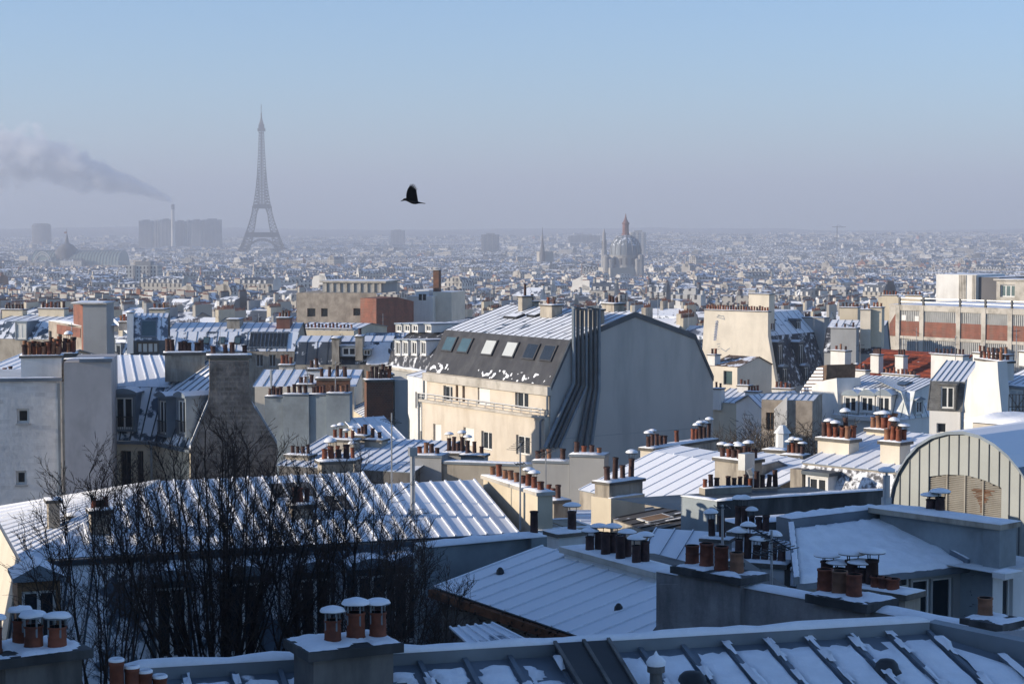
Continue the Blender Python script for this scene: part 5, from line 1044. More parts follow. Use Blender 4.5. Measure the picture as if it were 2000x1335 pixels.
# ---- red tiled roof with white chimney walls
f_ = Fr(1640, 168, 1822, 160); ze1 = f_.z(1740, 752); zr1 = f_.z(1740, 684, 5.5)
RR = bld('red_roofed_house', 'house with red tiled roof between broad white chimney walls', 'house', f_, 0, f_.L, [(0, ze1), (5.5, zr1), (10, ze1)], 'cream_light', [None, None])
n_ = 26; mm = 9                                                   # each course of tiles laid as lapped strips
for j in range(mm):
    for i in range(n_):
        a, b, c, d = (f_.pt(f_.L * (i + x) / n_, 5.5 * (j + y) / mm, ze1 + (zr1 - ze1) * (j + y) / mm) for x, y in ((0, 0), (1, 0), (1, 1.12), (0, 1.12)))
        if i == 0 and j == 0: pass
        me = MB(); me.hexa([a + NR * .05, b + NR * .05, c + NR * .0, d + NR * .0], [a + NR * .12, b + NR * .12, c + NR * .04, d + NR * .04]); me.build('tile', 'tile_red', RR, fix=False)
slope(RR, f_.pt(0, 10, ze1), f_.pt(f_.L, 10, ze1), f_.pt(f_.L, 5.5, zr1), f_.pt(0, 5.5, zr1), 1, 'tile_brown', bw=0)
for x0, x1, yt, yb, v, t, p, mat in ((1622, 1650, 684, 740, -.6, .8, 'rrd', 'white'), (1700, 1716, 692, 728, 1.0, .6, 'dddrr', 'white'), (1748, 1764, 694, 730, .8, .6, 'ddd', 'white'), (1818, 1880, 692, 760, -1.0, .8, 'dddddddd', 'white'), (1722, 1786, 731, 748, -2.2, .6, 'rrrrrrrr', 'white'), (1655, 1690, 722, 740, -2.0, .6, 'rCrr', 'white'), (1618, 1650, 726, 752, -2.6, .8, 'rrdrr', 'white')): chim_px(RR, f_, x0, x1, yt, yb, v, t, mat=mat, p=p, ps=1.05)
# ---- white mansard house with three round-topped dormers
fs_ = Fr(1634, 146, 1778, 142.2); zg = ground(28, 145) - 1; z_e = fs_.z(1700, 813); z_k = fs_.z(1700, 759, .9); z_t = fs_.z(1700, 733, 5)
WM = bld('white_mansard_house', 'white mansard house with three round-topped dormers in the sun, snow on its ribbed top', 'house', fs_, 0, fs_.L, [(0, z_e), (.9, z_k), (5.0, z_t), (9, z_k), (10, z_e)], 'white', [(9, 'zinc_white', 'zinc_clean', True), (15, 'zinc_full', 'zinc', True), (1, 'zinc', None, True), None])
for px in (1662, 1695, 1727): dormer(WM, fs_, fs_.u(px, 785), 1.25, -.12, fs_.z(px, 806), fs_.z(px, 771), 1.6, 'curved', 'white', 'zinc_full', rise=.3)
block(WM, 'cornice', fs_, -.1, fs_.L + .1, -.4, .0, z_e - .3, z_e - .01, 'white'); snow_box(WM, fs_, 0, fs_.L, -.4, .0, z_e, .06)
ft_ = Fr(1778, 142.2, 1826, 144.5); slope(WM, ft_.pt(0, -.1, z_e), ft_.pt(ft_.L, -.1, z_e), ft_.pt(ft_.L, .8, z_k), ft_.pt(0.2, .8, z_k), 4, 'zinc_white', 'zinc_clean', True); slope(WM, ft_.pt(0.2, .8, z_k), ft_.pt(ft_.L, .8, z_k), ft_.pt(ft_.L, 4, z_t), ft_.pt(1.4, 4, z_t), 5, 'zinc_full', 'zinc', True)
dormer(WM, ft_, ft_.u(1792, 790), 1.0, -.2, ft_.z(1792, 808), ft_.z(1792, 780), 1.4, 'gable', 'zinc_white', 'zinc_full'); block(WM, 'wing_wall', ft_, 0, ft_.L, 0, 4, zg, z_e - .02, 'white')
fgw = Fr(1586, 150, 1634, 146); polywall(WM, 'gable_wall', fgw, [(1586, 860), (1586, 752), (1612, 742), (1634, 738), (1640, 860)], 0, 2, 'white')
a, b, c, d = fs_.pt(0, .9, z_k), fs_.pt(fs_.L, .9, z_k), fs_.pt(fs_.L, 5, z_t), fs_.pt(0, 5, z_t); skylight(WM, a, b, c, d, .62, .78, .3, .6, 'glass', 'metal_dark', .12)
# ---- house at the right: slate dormer front, white gables
fs_ = Fr(1820, 113, 1880, 112.2); z_e = fs_.z(1850, 803); z_k = fs_.z(1850, 745, .7); z_t = fs_.z(1870, 705, 4.5); zg = ground(32, 135) - 1
RH = bld('slated_house', 'house with grey slated attic front, white double window, and bright white gable walls', 'house', fs_, 0, fs_.L, [(0, z_e), (.7, z_k), (4.5, z_t), (9, z_k), (9.7, z_e)], 'white', [(1, 'slate_grey', None, True), (6, 'zinc_full', 'zinc', True), (1, 'zinc', None, True), None], holes=[fs_.rect(1829, 826, 1847, 845)])
dormer(RH, fs_, fs_.u(1851, 775), .95, -.12, fs_.z(1851, 800), fs_.z(1851, 750), 1.4, 'flat', 'slate_grey', 'slate_grey'); win(RH, fs_, .15, *fs_.rect(1829, 826, 1847, 845), '1')
fgr = Fr(1876, 113, 1962, 108); polywall(RH, 'gable_wall', fgr, [(1880, 870), (1882, 800), (1890, 738), (1912, 706), (1948, 706), (1950, 740), (1958, 820), (1962, 870)], 0, .6, 'white')
chim_px(RH, fgr, 1905, 1952, 702, 740, .2, .9, mat='white', p='rrrrrr', p2='rrdrr', rows=2, ps=1.0, slab=.12)
fr2 = Fr(1935, 119, 2060, 114); z_e2 = fr2.z(1990, 795); z_k2 = fr2.z(1990, 752, .8); q = bld('slated_house', 'house at the edge with ribbed snowy roof, slate mansard and grated balcony', 'house', fr2, 0, fr2.L, [(0, z_e2), (.8, z_k2), (5, fr2.z(1990, 692, 5)), (10, z_e2)], 'white', [(1, 'slate_snow', None, True), (11, 'zinc_most', 'zinc', True), (1, 'zinc', None, True)])
dormer(q, fr2, fr2.u(1992, 780), 1.5, -.3, fr2.z(1992, 802), fr2.z(1992, 755), 1.4, 'flat', 'grey', 'zinc_full', gm='blind')
for x0, x1, yt, p in ((1990, 2020, 686, 'rr'), (1900, 1960, 690, 'rrrrrrr')): chim_px(q, fr2, x0, x1, yt, 715, 5.5, .8, mat='white', p=p, ps=1.0)
bc = Fr(1976, 106, 2010, 106); z0, z1 = bc.z(1990, 818), bc.z(1990, 770); mb = MB()
for i in range(6): u = bc.L * i / 5; mb.tube(bc.pt(u, 0, z0), bc.pt(u, 0, z1), .03, n=4)
for t in (0, .5, 1): mb.tube(bc.pt(0, 0, z0 + (z1 - z0) * t), bc.pt(bc.L, 0, z0 + (z1 - z0) * t), .03, n=4)
mb.tube(bc.pt(0, 0, z0), bc.pt(bc.L, 0, z1), .03, n=4); mb.tube(bc.pt(0, 0, z1), bc.pt(bc.L, 0, z0), .03, n=4); mb.build('balcony_grating', 'metal_dark', q)
# ---- small white gabled houses
fa_ = Fr(1432, 149.5, 1492, 147.5); zg = ground(19, 150) - 1
SH = thing('small_house', 'small white gabled house with blue snow on its ribbed roof', 'house', fa_.pt(1.5, 3, zg)); polywall(SH, 'gable_wall', fa_, [(1438, 870), (1438, 786), (1463, 772), (1489, 798), (1489, 870)], 0, 5, 'white')
p = [fa_.pt(*(lambda r_: (r_[0], 0, r_[1]))(fa_.uz(x, y))) for x, y in ((1463, 772), (1489, 798))]; fs2 = fa_.n * 6
slope(SH, p[1] - fa_.n * .15, p[1] + fs2, p[0] + fs2, p[0] - fa_.n * .15, 9, 'zinc_full', 'zinc', True)
p0 = fa_.pt(*(lambda r_: (r_[0], 0, r_[1]))(fa_.uz(1438, 786))); slope(SH, p0 + fs2, p0 - fa_.n * .15, p[0] - fa_.n * .15, p[0] + fs2, 6, 'zinc_full', 'zinc', True)
fb2 = Fr(1490, 139.5, 1590, 138.5); z1 = fb2.z(1560, 782); h = [fb2.rect(1496, 805, 1512, 840)]
q = bld('small_house', 'low beige house with snowy ribbed roof beside the bare shrubs', 'house', fb2, 0, fb2.L, [(0, z1), (3, fb2.z(1540, 770, 3)), (6, z1)], 'stone_pale', [(8, 'zinc_full', 'zinc', True), (1, 'zinc', None, True)], holes=h); win(q, fb2, .15, *h[0], '2', fm='wood')
polywall(q, 'gable_wall', fb2, [(1512, 870), (1512, 798), (1537, 774), (1537, 870)], -.3, .28, 'white')
fc_ = Fr(1392, 154, 1440, 153); q = thing('small_house', 'little white house with blue snowy lean-to roof against the big grey gable', 'house', fc_.pt(1, 2, zg)); z1 = fc_.z(1410, 786)
block(q, 'wall', fc_, 0, fc_.u(1440, 800), 0, 4, zg, z1, 'cream'); slope(q, fc_.pt(0, -.1, z1), fc_.pt(fc_.L, -.1, z1), fc_.pt(fc_.L, 4, fc_.z(1420, 758, 4)), fc_.pt(0, 4, fc_.z(1420, 758, 4)), 4, 'zinc_full', 'zinc', True)
chim_px(q, fc_, 1391, 1408, 758, 800, -.3, .8, mat='white', p='rd', ps=1.05); chim_px(q, fc_, 1455, 1480, 764, 790, -.8, .8, mat='white', p='rrrr', ps=1.0); chim_px(q, fc_, 1440, 1462, 752, 775, 3, .8, mat='white', p='rrd', ps=1.0)
chim_px(q, fc_, 1508, 1545, 758, 775, 4, .8, mat='white', p='rrrd', ps=1.0)
fd_ = Fr(1560, 158, 1625, 152); q = thing('tiled_wedge_roof', 'steep snow-striped tiled roof wedge rising left of the white mansard house', 'roof', fd_.pt(1, 1, zg)); polywall(q, 'roof', fd_, [(1556, 775), (1598, 716), (1615, 712), (1612, 775)], 0, 2.5, 'tile_brown')
for i in range(9):
    t = i / 9; polywall(q, 'tile_row', fd_, [(1556 + 42 * t, 775 - 59 * t - 1), (1556 + 42 * t + 2, 775 - 59 * t - 5), (1607, 775 - 59 * t - 5), (1607, 775 - 59 * t - 1)], -.08, .07, 'snow')
# ---- arched zinc roof with louvred lunette
fv_ = Fr(1740, 56.5, 2060, 52.7); zg = ground(18, 75) - 1
VA = thing('arched_hall', 'hall with a tall arched front of pale standing-seam panels and a louvred lunette', 'building', fv_.pt(4, 4, zg))
arc = [(1738, 1075), (1739, 1020), (1741, 980), (1747, 950), (1758, 922), (1774, 896), (1795, 873), (1822, 856), (1852, 848), (1884, 847), (1916, 855), (1946, 872), (1972, 894), (1992, 918), (2010, 945), (2030, 985), (2045, 1030), (2052, 1075)]
ap = [fv_.uz(x, y) for x, y in arc]
def arch_z(u):
    for (u0, z0), (u1, z1) in zip(ap, ap[1:]):
        if u0 <= u <= u1 and u1 > u0: return z0 + (z1 - z0) * (u - u0) / (u1 - u0)
    return ap[-1][1]
zbv = ap[0][1] - 4; ua, ub_ = ap[0][0], ap[-1][0]; n_ = 16
lx0, lx1 = fv_.u(1815, 960), fv_.u(1956, 960); lz0 = fv_.z(1815, 1040); lt = [(fv_.uz(x, y)) for x, y in ((1815, 930), (1850, 926), (1890, 928), (1925, 938), (1956, 952))]
def lun(u):
    for (u0, z0), (u1, z1) in zip(lt, lt[1:]):
        if u0 <= u <= u1: return z0 + (z1 - z0) * (u - u0) / (u1 - u0)
    return lt[0][1] if u < lt[0][0] else lt[-1][1]
for i in range(n_):
    u0 = ua + (ub_ - ua) * i / n_; u1 = ua + (ub_ - ua) * (i + 1) / n_; cuts = sorted({u0, u1, *[x for x in (lx0, lx1) if u0 < x < u1], (u0 + u1) / 2}); mb = MB()
    for a, b in zip(cuts, cuts[1:]):
        m = (a + b) / 2; inside = lx0 < m < lx1
        if inside: mb.poly([fv_.pt(a, 0, lun(a)), fv_.pt(b, 0, lun(b)), fv_.pt(b, 0, arch_z(b)), fv_.pt(a, 0, arch_z(a))]); mb.poly([fv_.pt(a, 0, zbv), fv_.pt(b, 0, zbv), fv_.pt(b, 0, lz0), fv_.pt(a, 0, lz0)])
        else: mb.poly([fv_.pt(a, 0, zbv), fv_.pt(b, 0, zbv), fv_.pt(b, 0, arch_z(b)), fv_.pt(a, 0, arch_z(a))])
    mb.build('front_panel', 'zinc_pale', VA, fix=False)
    if i and not lx0 < u0 < lx1: block(VA, 'seam', fv_, u0 - .010, u0 + .010, -.03, -.001, zbv, arch_z(u0) - .03, 'pipe')
    elif i: block(VA, 'seam', fv_, u0 - .010, u0 + .010, -.03, -.001, lun(u0), arch_z(u0) - .03, 'pipe')
mb = MB(); k_ = 0; z_ = lz0
M('louvre', (.31, .29, .25), .6, .1, .12, 2, stain=(.12, .06, .03), sa=.3)
nl = 34; ztop = max(z for u, z in lt)
for i in range(nl):
    z0 = lz0 + (ztop - lz0) * i / nl; us_ = [lx0 + (lx1 - lx0) * j / 24 for j in range(25)]; ok = [u for u in us_ if lun(u) > z0 + .03]
    if len(ok) < 2: continue
    mb = MB(); mb.prism([fv_.pt(ok[0], .02, z0), fv_.pt(ok[0], .12, z0 + .055), fv_.pt(ok[0], .12, z0 + .07), fv_.pt(ok[0], .02, z0 + .018)], fv_.e * (ok[-1] - ok[0])); mb.build('louvre', 'louvre', VA)
block(VA, 'louvre_back', fv_, lx0, lx1, .13, .16, lz0, ztop - .02, 'metal_dark')
for j in range(1, 4): u = lx0 + (lx1 - lx0) * j / 4; block(VA, 'louvre_post', fv_, u - .02, u + .02, -.01, .015, lz0, lun(u), 'louvre')
mb = MB(); cu, cz = fv_.u(1916, 965), fv_.z(1916, 965)
[mb.poly([fv_.pt(cu - w0, .010, cz + q), fv_.pt(cu + w1, .010, cz + q), fv_.pt(cu + w1 * .96, .010, cz + q + .025), fv_.pt(cu - w0 * .96, .010, cz + q + .025)]) for i in range(16) for q, w0, w1 in ((.12 - i * .042, max(.03, (.36 - i * .03) * random.uniform(.6, 1.15)), max(.03, (.42 - i * .034) * random.uniform(.6, 1.15))),)]; mb.build('rust_stain', 'rust', VA, fix=False)['kind'] = 'stuff'
for i in range(len(ap) - 1):                                      # snowy barrel behind the front
    (u0, z0), (u1, z1) = ap[i], ap[i + 1]
    mb = MB(); q = [fv_.pt(u0, -.1, z0), fv_.pt(u1, -.1, z1), fv_.pt(u1, 12, z1), fv_.pt(u0, 12, z0)]; t = Vector((0, 0, .09)); mb.hexa(q, [p + t for p in q]); mb.build('roof_panel', 'zinc_full' if 4 < i < 13 else 'zinc', VA)
block(VA, 'roof_lantern', fv_, fv_.u(1900, 830, 6), fv_.u(1990, 830, 6), 6, 9, arch_z(fv_.u(1900)) - 1, fv_.z(1940, 826, 6), 'concrete'); snow_box(VA, fv_, fv_.u(1900, 830, 6) - .2, fv_.u(1990, 830, 6) + .2, 5.8, 9.2, fv_.z(1940, 826, 6), .25)
# ---- sunlit ribbed roof with two chimneys, left of the arch
fx = Fr(1572, 61, 1746, 58.7); z1 = fx.z(1574, 905); zg = ground(13, 60) - 1; ztx = z1 + .77
h = [fx.rect(1604, 926, 1634, 952)]
SX = bld('slated_house', 'house with sunlit ribbed snow roof, two white chimneys and snow flecked slates below', 'house', fx, 0, fx.L + .6, [(0, z1), (3.9, ztx), (5.2, z1)], 'stack', [(8, 'zinc_full', 'snow', True), (1, 'zinc', None, True)], over=.05)
ab = [fx.pt(-.35, -.55, z1 - 1.6), fx.pt(fx.L + .6, -.55, z1 - 1.6), fx.pt(fx.L + .6, 0, z1 - .05), fx.pt(0, 0, z1 - .05)]; M('slate_flecked', (.10, .10, .11), .7, 0, .2, 3, snow=.5, ns=5, soft=.09, nz=(.02, .15)); slope(SX, *ab, 1, 'slate_flecked', bw=0)
dormer(SX, fx, fx.u(1618, 935), .85, -.62, z1 - 1.3, z1 - .2, .3, 'flat', 'white_cool', 'zinc_dark'); block(SX, 'flank', fx, fx.u(1574, 930) - .1, fx.u(1592, 930), -.7, -.3, z1 - 1.6, z1 - .1, 'stack')
chim_px(SX, fx, 1597, 1658, 856, 900, 1.1, .56, mat='cream_light', p='drCrr', p2='CrdTr', rows=2, ps=.95, slab=.1); chim_px(SX, fx, 1719, 1757, 862, 905, .7, .6, mat='cream_light', p='pCr', p2='rpC', rows=2, ps=.95, slab=.1)
chim_px(SX, fx, 1692, 1740, 838, 875, 3.3, .62, mat='cream', p='rpCr', p2='Crr', rows=2, ps=1.0, slab=.1)
# ---- long chimney wall with graffiti, sunlit ribbed roof in front
gq = Fr(1277, 70.5, 1402, 73.8); zgq = gq.z(1280, 880); zb = ground(6, 72) - 1
GW = thing('chimney_wall', 'long rendered chimney wall with dark scrawled graffiti and snow-capped pots', 'wall', gq.pt(1, .3, zb))
mb = MB(); mb.fbox(gq, 0, gq.L, 0, .55, zb, zgq); mb.build('wall', 'stack', GW); mb = MB(); mb.fbox(gq, -.07, gq.L + .07, -.07, .62, zgq + .001, zgq + .1); mb.build('crown', 'crown', GW); snow_box(GW, gq, -.06, gq.L + .06, -.06, .6, zgq + .1, .06)
pots(GW, gq, .0, gq.L, .28, zgq + .13, 'cTddd  r   rCTcT', .85)
sd = gq.turn(0); block(GW, 'painted_sun_end', gq, -.012, -.001, .0, .55, zb, zgq - .01, 'cream_light')  # paler skin over the wall end: sunlight put into its colour
L = [[(1284, 888), (1284.5, 881)], [(1284, 882), (1287, 879.5), (1289, 881), (1287.5, 884), (1285, 884.5)], [(1286.5, 884.5), (1290, 888)], [(1291, 883), (1291, 887), (1293.5, 887), (1294, 883)], [(1294, 887), (1294.5, 883)], [(1298.5, 876), (1298.5, 886)], [(1298.5, 882), (1296, 883), (1296, 886), (1298.5, 886)], [(1303, 882), (1300.5, 883), (1300.8, 886), (1304, 885.5), (1304.5, 882.5), (1302.5, 881.5)], [(1286, 892), (1292, 890), (1298, 889.5)]]
strokes(GW, gq, -.004, L, .016, 'ink')
L = [[(1363, 876), (1365, 872), (1369, 871), (1370, 875), (1366, 878), (1363, 876)], [(1372, 877), (1373, 872), (1376, 871), (1378, 875), (1374, 877.5)]]; strokes(GW, gq, -.004, L, .012, 'grey_dark')
fy = Fr(1323, 68, 1396, 66.2); z1 = Z(889, 68)
SY = bld('tin_roofed_house', 'ribbed roof white with sunlit snow beneath the graffiti chimney wall', 'house', fy, -1.2, 4.2, [(-3.3, z1 - 1.15), (0, z1), (1.1, z1 + .14), (3.5, z1 - 1)], 'stack', [(8, 'zinc_full', 'snow', True), (5, 'zinc_full', 'snow', True), (1, 'zinc', None, True)], over=.03)
chim_px(SY, Fr(1396, 62.5, 1455, 61.5), 1396, 1455, 896, 975, 0, .8, mat='stack', p='cCdcd', p2='dcdCd', rows=2, ps=.9, slab=.1); 
fz = Fr(1480, 66, 1574, 63.6); z1 = Z(913, 65.5); SZ = bld('tin_roofed_house', 'ribbed roof white with sunlit snow left of the flecked slates', 'house', fz, -1.5, fz.L, [(-2.9, z1 - 1.0), (0, z1), (1.4, z1 + .2), (2.2, z1 - .6)], 'stack', [(6, 'zinc_full', 'snow', True), (6, 'zinc_full', 'snow', True), (1, 'zinc', None, True)], over=.03)
chim_px(SZ, Fr(1480, 71, 1574, 70), 1528, 1566, 888, 920, 0, .6, mat='stack_dark', p='cCTc', ps=.9); chim_px(SZ, Fr(1480, 72.5, 1574, 71.5), 1492, 1532, 878, 920, 0, .6, mat='white_cool', p='', slab=.1)
b0 = P(1528, 910, 73.5); b1 = P(1528, 845, 73.5); mb = MB(); mb.tube(b0, b1, .28, .25, 8); mb.tube(b1, b1 + NR * .3, .34, .1, 8); mb.build('ventilator', 'white_cool', SZ)
b0 = P(1469, 958, 58); mb = MB(); mb.tube(b0, P(1469, 925, 58), .09, n=8); q_ = P(1465, 905, 58); mb.tube(P(1469, 925, 58), P(1464, 915, 58), .12, n=6); f0 = Fr(1455, 58, 1475, 58.4); u0, u1, z0, z1 = f0.rect(1455, 885, 1474, 917); mb.fbox(f0, u0, u1, 0, .25, z0, z1); mb.build('duct', 'metal', SZ)
# pots on the flat block behind its parapet
b_ = Fr(1380, 54.5, 1570, 55.5); q = thing('chimney_stack', 'low chimney with dark red pots standing behind the stained parapet', 'chimney', b_.pt(1, .3, BASE)); zt = b_.z(1420, 952); block(q, 'chimney', b_, 0, b_.u(1468, 950), 0, .4, BASE, zt, 'stack'); pots(q, b_, 0, b_.u(1468, 950), .2, zt, 'rtr ddrd', .75, .9); snow_box(q, b_, 0, b_.u(1468, 950), 0, .4, zt, .05)
q = thing('chimney_stack', 'short chimney with four dark red pots before the sunlit ribs', 'chimney', b_.pt(3, .3, BASE)); block(q, 'chimney', b_, b_.u(1484, 950), b_.u(1545, 950), .6, 1.0, BASE, b_.z(1510, 958), 'stack'); pots(q, b_, b_.u(1484, 950), b_.u(1545, 950), .8, b_.z(1510, 958), 'rtrdt', .8, 1.0)
# ---- bare brown metal roof, chimney at its left
fk = Fr(1200, 56, 1345, 51.5); z1 = fk.z(1260, 1036); KB = bld('tin_roofed_house', 'bare brown metal roof with thin lines of snow, small hatch near its eave', 'house', fk, 0, fk.L + .8, [(0, z1), (3.6, fk.z(1300, 938, 3.6)), (4.6, z1)], 'stack', [(9, 'tin_brown', 'tin_brown', True), (1, 'tin_brown', None, True)], over=.03)
a, b, c, d = fk.pt(0, 0, z1), fk.pt(fk.L + .8, 0, z1), fk.pt(fk.L + .8, 3.6, fk.z(1300, 938, 3.6)), fk.pt(0, 3.6, fk.z(1300, 938, 3.6)); skylight(KB, a, b, c, d, .12, .26, .12, .35, 'wood', 'frame', .06)
for k_ in range(7): s = (k_ + 1.06) / 9; q0 = a.lerp(b, s).lerp(d.lerp(c, s), random.uniform(.05, .4)); q1 = a.lerp(b, s).lerp(d.lerp(c, s), random.uniform(.5, .8)); snow_patch(KB, *[p + NR * .1 for p in (q0 - fk.e * .04, q0 + fk.e * .04, q1 + fk.e * .04, q1 - fk.e * .04)], 2, 24, .5, .03, 2, seed=k_)
kc = Fr(1190, 57, 1256, 58); chim_px(KB, kc, 1190, 1255, 938, 1010, 0, .6, mat='stack', p='rtdT', ps=.95, slab=.08); block(KB, 'chimney_base', kc, kc.u(1190, 970) - .05, kc.u(1250, 970) + .08, -.12, .7, zb, kc.z(1220, 968), 'cream'); snow_box(KB, kc, kc.u(1190, 970) - .05, kc.u(1250, 970) + .08, -.12, .0, kc.z(1220, 968), .06)
fj = Fr(1078, 62, 1195, 58); z1 = fj.z(1130, 1018); q = bld('tin_roofed_house', 'little roof in smooth blue snow left of the brown metal roof', 'house', fj, 0, fj.L, [(0, z1), (3.0, fj.z(1120, 963, 3)), (5, z1)], 'stack', [(6, 'zinc_full', 'snow', True), (1, 'zinc', None, True)])
chim_px(q, fj, 1052, 1082, 972, 1020, -.6, .5, mat='stack', p='rrr', ps=.9)
antenna('aerial beside the slated house ridge', 1118, 838, 755, 120, ((758, 12, 4, .3),)); antenna('aerial in front of the white dormers', 1719, 838, 752, 120, ((755, 13, 5, .3),))
# ---- bare shrubs in the courtyard on the right
def shrub(label, px, d, yt, w_, seed):
    rnd = random.Random(seed); b = P(px, HOR, d); zt = Z(yt, d); z0 = zt - 4.5; r_ = thing('bare_shrub', label, 'shrub', (b.x, b.y, ground(b.x, b.y)), 'bare shrubs in the courtyard'); mb = MB(); mb.tube((b.x, b.y, ground(b.x, b.y)), (b.x, b.y, z0), .12, .08, 6); mb.build('trunk', 'bark', r_); mb = MB()
    for i in range(90):
        p = Vector((b.x + rnd.gauss(0, .1), b.y, z0 + rnd.uniform(0, 1.5))); a = rnd.uniform(0, 6.28); d_ = Vector((math.cos(a) * w_ * .25, math.sin(a) * .5, rnd.uniform(.8, 1.4))).normalized(); r = .03
        for k in range(5):
            q = p + d_ * rnd.uniform(.4, .9); mb.tube(p, q, r, r * .7, 3, caps=False); p = q; r *= .7; d_ = (d_ + Vector((rnd.gauss(0, .25), rnd.gauss(0, .25), rnd.gauss(.05, .15)))).normalized()
            for t in range(2):
                e = (d_ + Vector((rnd.gauss(0, .6), rnd.gauss(0, .6), rnd.gauss(0, .3)))).normalized(); mb.tube(p, p + e * rnd.uniform(.3, .7), .014, .008, 3, caps=False)
    mb.build('branches', 'ivy', r_, fix=False)
for i, (px, d, yt, w_, lb) in enumerate(((1430, 100, 838, 3, 'dense bare shrub against the big grey gable'), (1475, 105, 828, 3.5, 'snow dusted bare shrub before the small white gable'), (1505, 118, 812, 3, 'tall bare shrub before the low beige house'), (1598, 118, 822, 3, 'bare climber below the white mansard house'))): shrub(lb, px, d, yt, w_, i)
# ================================================================== the city beyond
def window_mat(name, col):
    """far walls: rows of dark windows too small to build"""
    m = M(name, col, .9, 0, .12, .05); n = m.node_tree.nodes; l = m.node_tree.links; bs = [x for x in n if x.type == 'BSDF_PRINCIPLED'][0]
    src = bs.inputs['Base Color'].links[0].from_socket; geo = [x for x in n if x.type == 'NEW_GEOMETRY'][0]
    def math_(op, a, b=None):
        q = n.new('ShaderNodeMath'); q.operation = op
        for i, s in ((0, a), (1, b)):
            if s is None: continue
            if isinstance(s, (int, float)): q.inputs[i].default_value = s
            else: l.new(s, q.inputs[i])
        return q.outputs[0]
    p = n.new('ShaderNodeSeparateXYZ'); l.new(geo.outputs['Position'], p.inputs[0]); nn = n.new('ShaderNodeSeparateXYZ'); l.new(geo.outputs['True Normal'], nn.inputs[0])
    u = math_('SUBTRACT', math_('MULTIPLY', p.outputs[1], nn.outputs[0]), math_('MULTIPLY', p.outputs[0], nn.outputs[1]))
    fu = math_('FRACT', math_('DIVIDE', u, 2.7)); fz = math_('FRACT', math_('DIVIDE', p.outputs[2], 3.1))
    a = math_('MULTIPLY', math_('GREATER_THAN', fu, .33), math_('LESS_THAN', fu, .7)); b = math_('MULTIPLY', math_('GREATER_THAN', fz, .2), math_('LESS_THAN', fz, .8)); f = math_('MULTIPLY', a, b)
    mx = n.new('ShaderNodeMix'); mx.data_type = 'RGBA'; l.new(f, mx.inputs[0]); l.new(src, mx.inputs[6]); mx.inputs[7].default_value = (.06, .06, .065, 1); l.new(mx.outputs[2], bs.inputs['Base Color'])
for k_, c_ in (('fw_cream', (.46, .425, .37)), ('fw_white', (.58, .56, .52)), ('fw_grey', (.32, .315, .31))): window_mat(k_, c_)
def hash2(i, j): return random.Random(i * 73856093 ^ j * 19349663)
cand = []
CELL = 240.0
for ci in range(-22, 23):
    for cj in range(0, 34):
        cx, cyy = ci * CELL, cj * CELL + 120; 
        if abs(cx) > cyy * .33 + 260 or cyy > 7600: continue
        rn = hash2(ci, cj); ang = rn.choice((-.9, -.55, -.25, .05, .35, .65, 1.0)) + rn.uniform(-.1, .1); ca, sa = math.cos(ang), math.sin(ang)
        far_ = cyy > 2600; near_ = cyy < 1000; row = 19 if near_ else 25 if not far_ else 34; hb = rn.uniform(15.5, 18.5)
        v = -CELL * .62
        while v < CELL * .62:
            u = -CELL * .62 + rn.uniform(0, 8)
            hr = hb + rn.uniform(-1.5, 1.5)
            while u < CELL * .62:
                w_ = rn.uniform(7, 13) if near_ else rn.uniform(12, 32) * (1.25 if far_ else 1); x = cx + ca * (u + w_ / 2) - sa * v; y = cyy + sa * (u + w_ / 2) + ca * v
                if abs(x - cx) < CELL / 2 and abs(y - cyy) < CELL / 2 and rn.random() > .06:
                    r = math.hypot(x, y); lim = abs(x) < .29 * y + 16
                    if y > 262 and lim: cand.append((y, x, ang, w_, rn.uniform(8, 10) if near_ else rn.uniform(10, 13), hr + rn.gauss(0, .9) + (rn.uniform(3, 9) if rn.random() < .05 else 0), rn.random()))
                u += w_ + (rn.uniform(4, 14) if rn.random() < .12 else 0)
            v += row
cand.sort()
def cap(c):                              # keep roofs below the skyline of each part of the town
    y, x, ang, w_, dp, h, rv = c; g = 90 - ground(x, y); px = 1000 + F * x / y; yc = 604 if y < 340 else 590 if y < 480 else 565 if y < 700 else 540 if y < 1000 else 525 if y < 1500 else 498 if y < 2500 else 450
    if 20 < px < 260 and y < 3000: yc = max(yc, 521)
    if 1170 < px < 1270 and y < 1900: yc = max(yc, 524)
    return (y, x, ang, w_, dp, min(h, (g - (yc - 440) * y / F) / (1.27 if y < 1000 else 1.25)), rv)
cand = [cap(c) for c in cand]; cand = [c for c in cand if c[5] > 5]
keep_out = ((-520, 2990, 140), (110, 1900, 42), (-30, 237, 25))
cand = [c for c in cand if not any(math.hypot(c[1] - a, c[0] - b) < r for a, b, r in keep_out)]
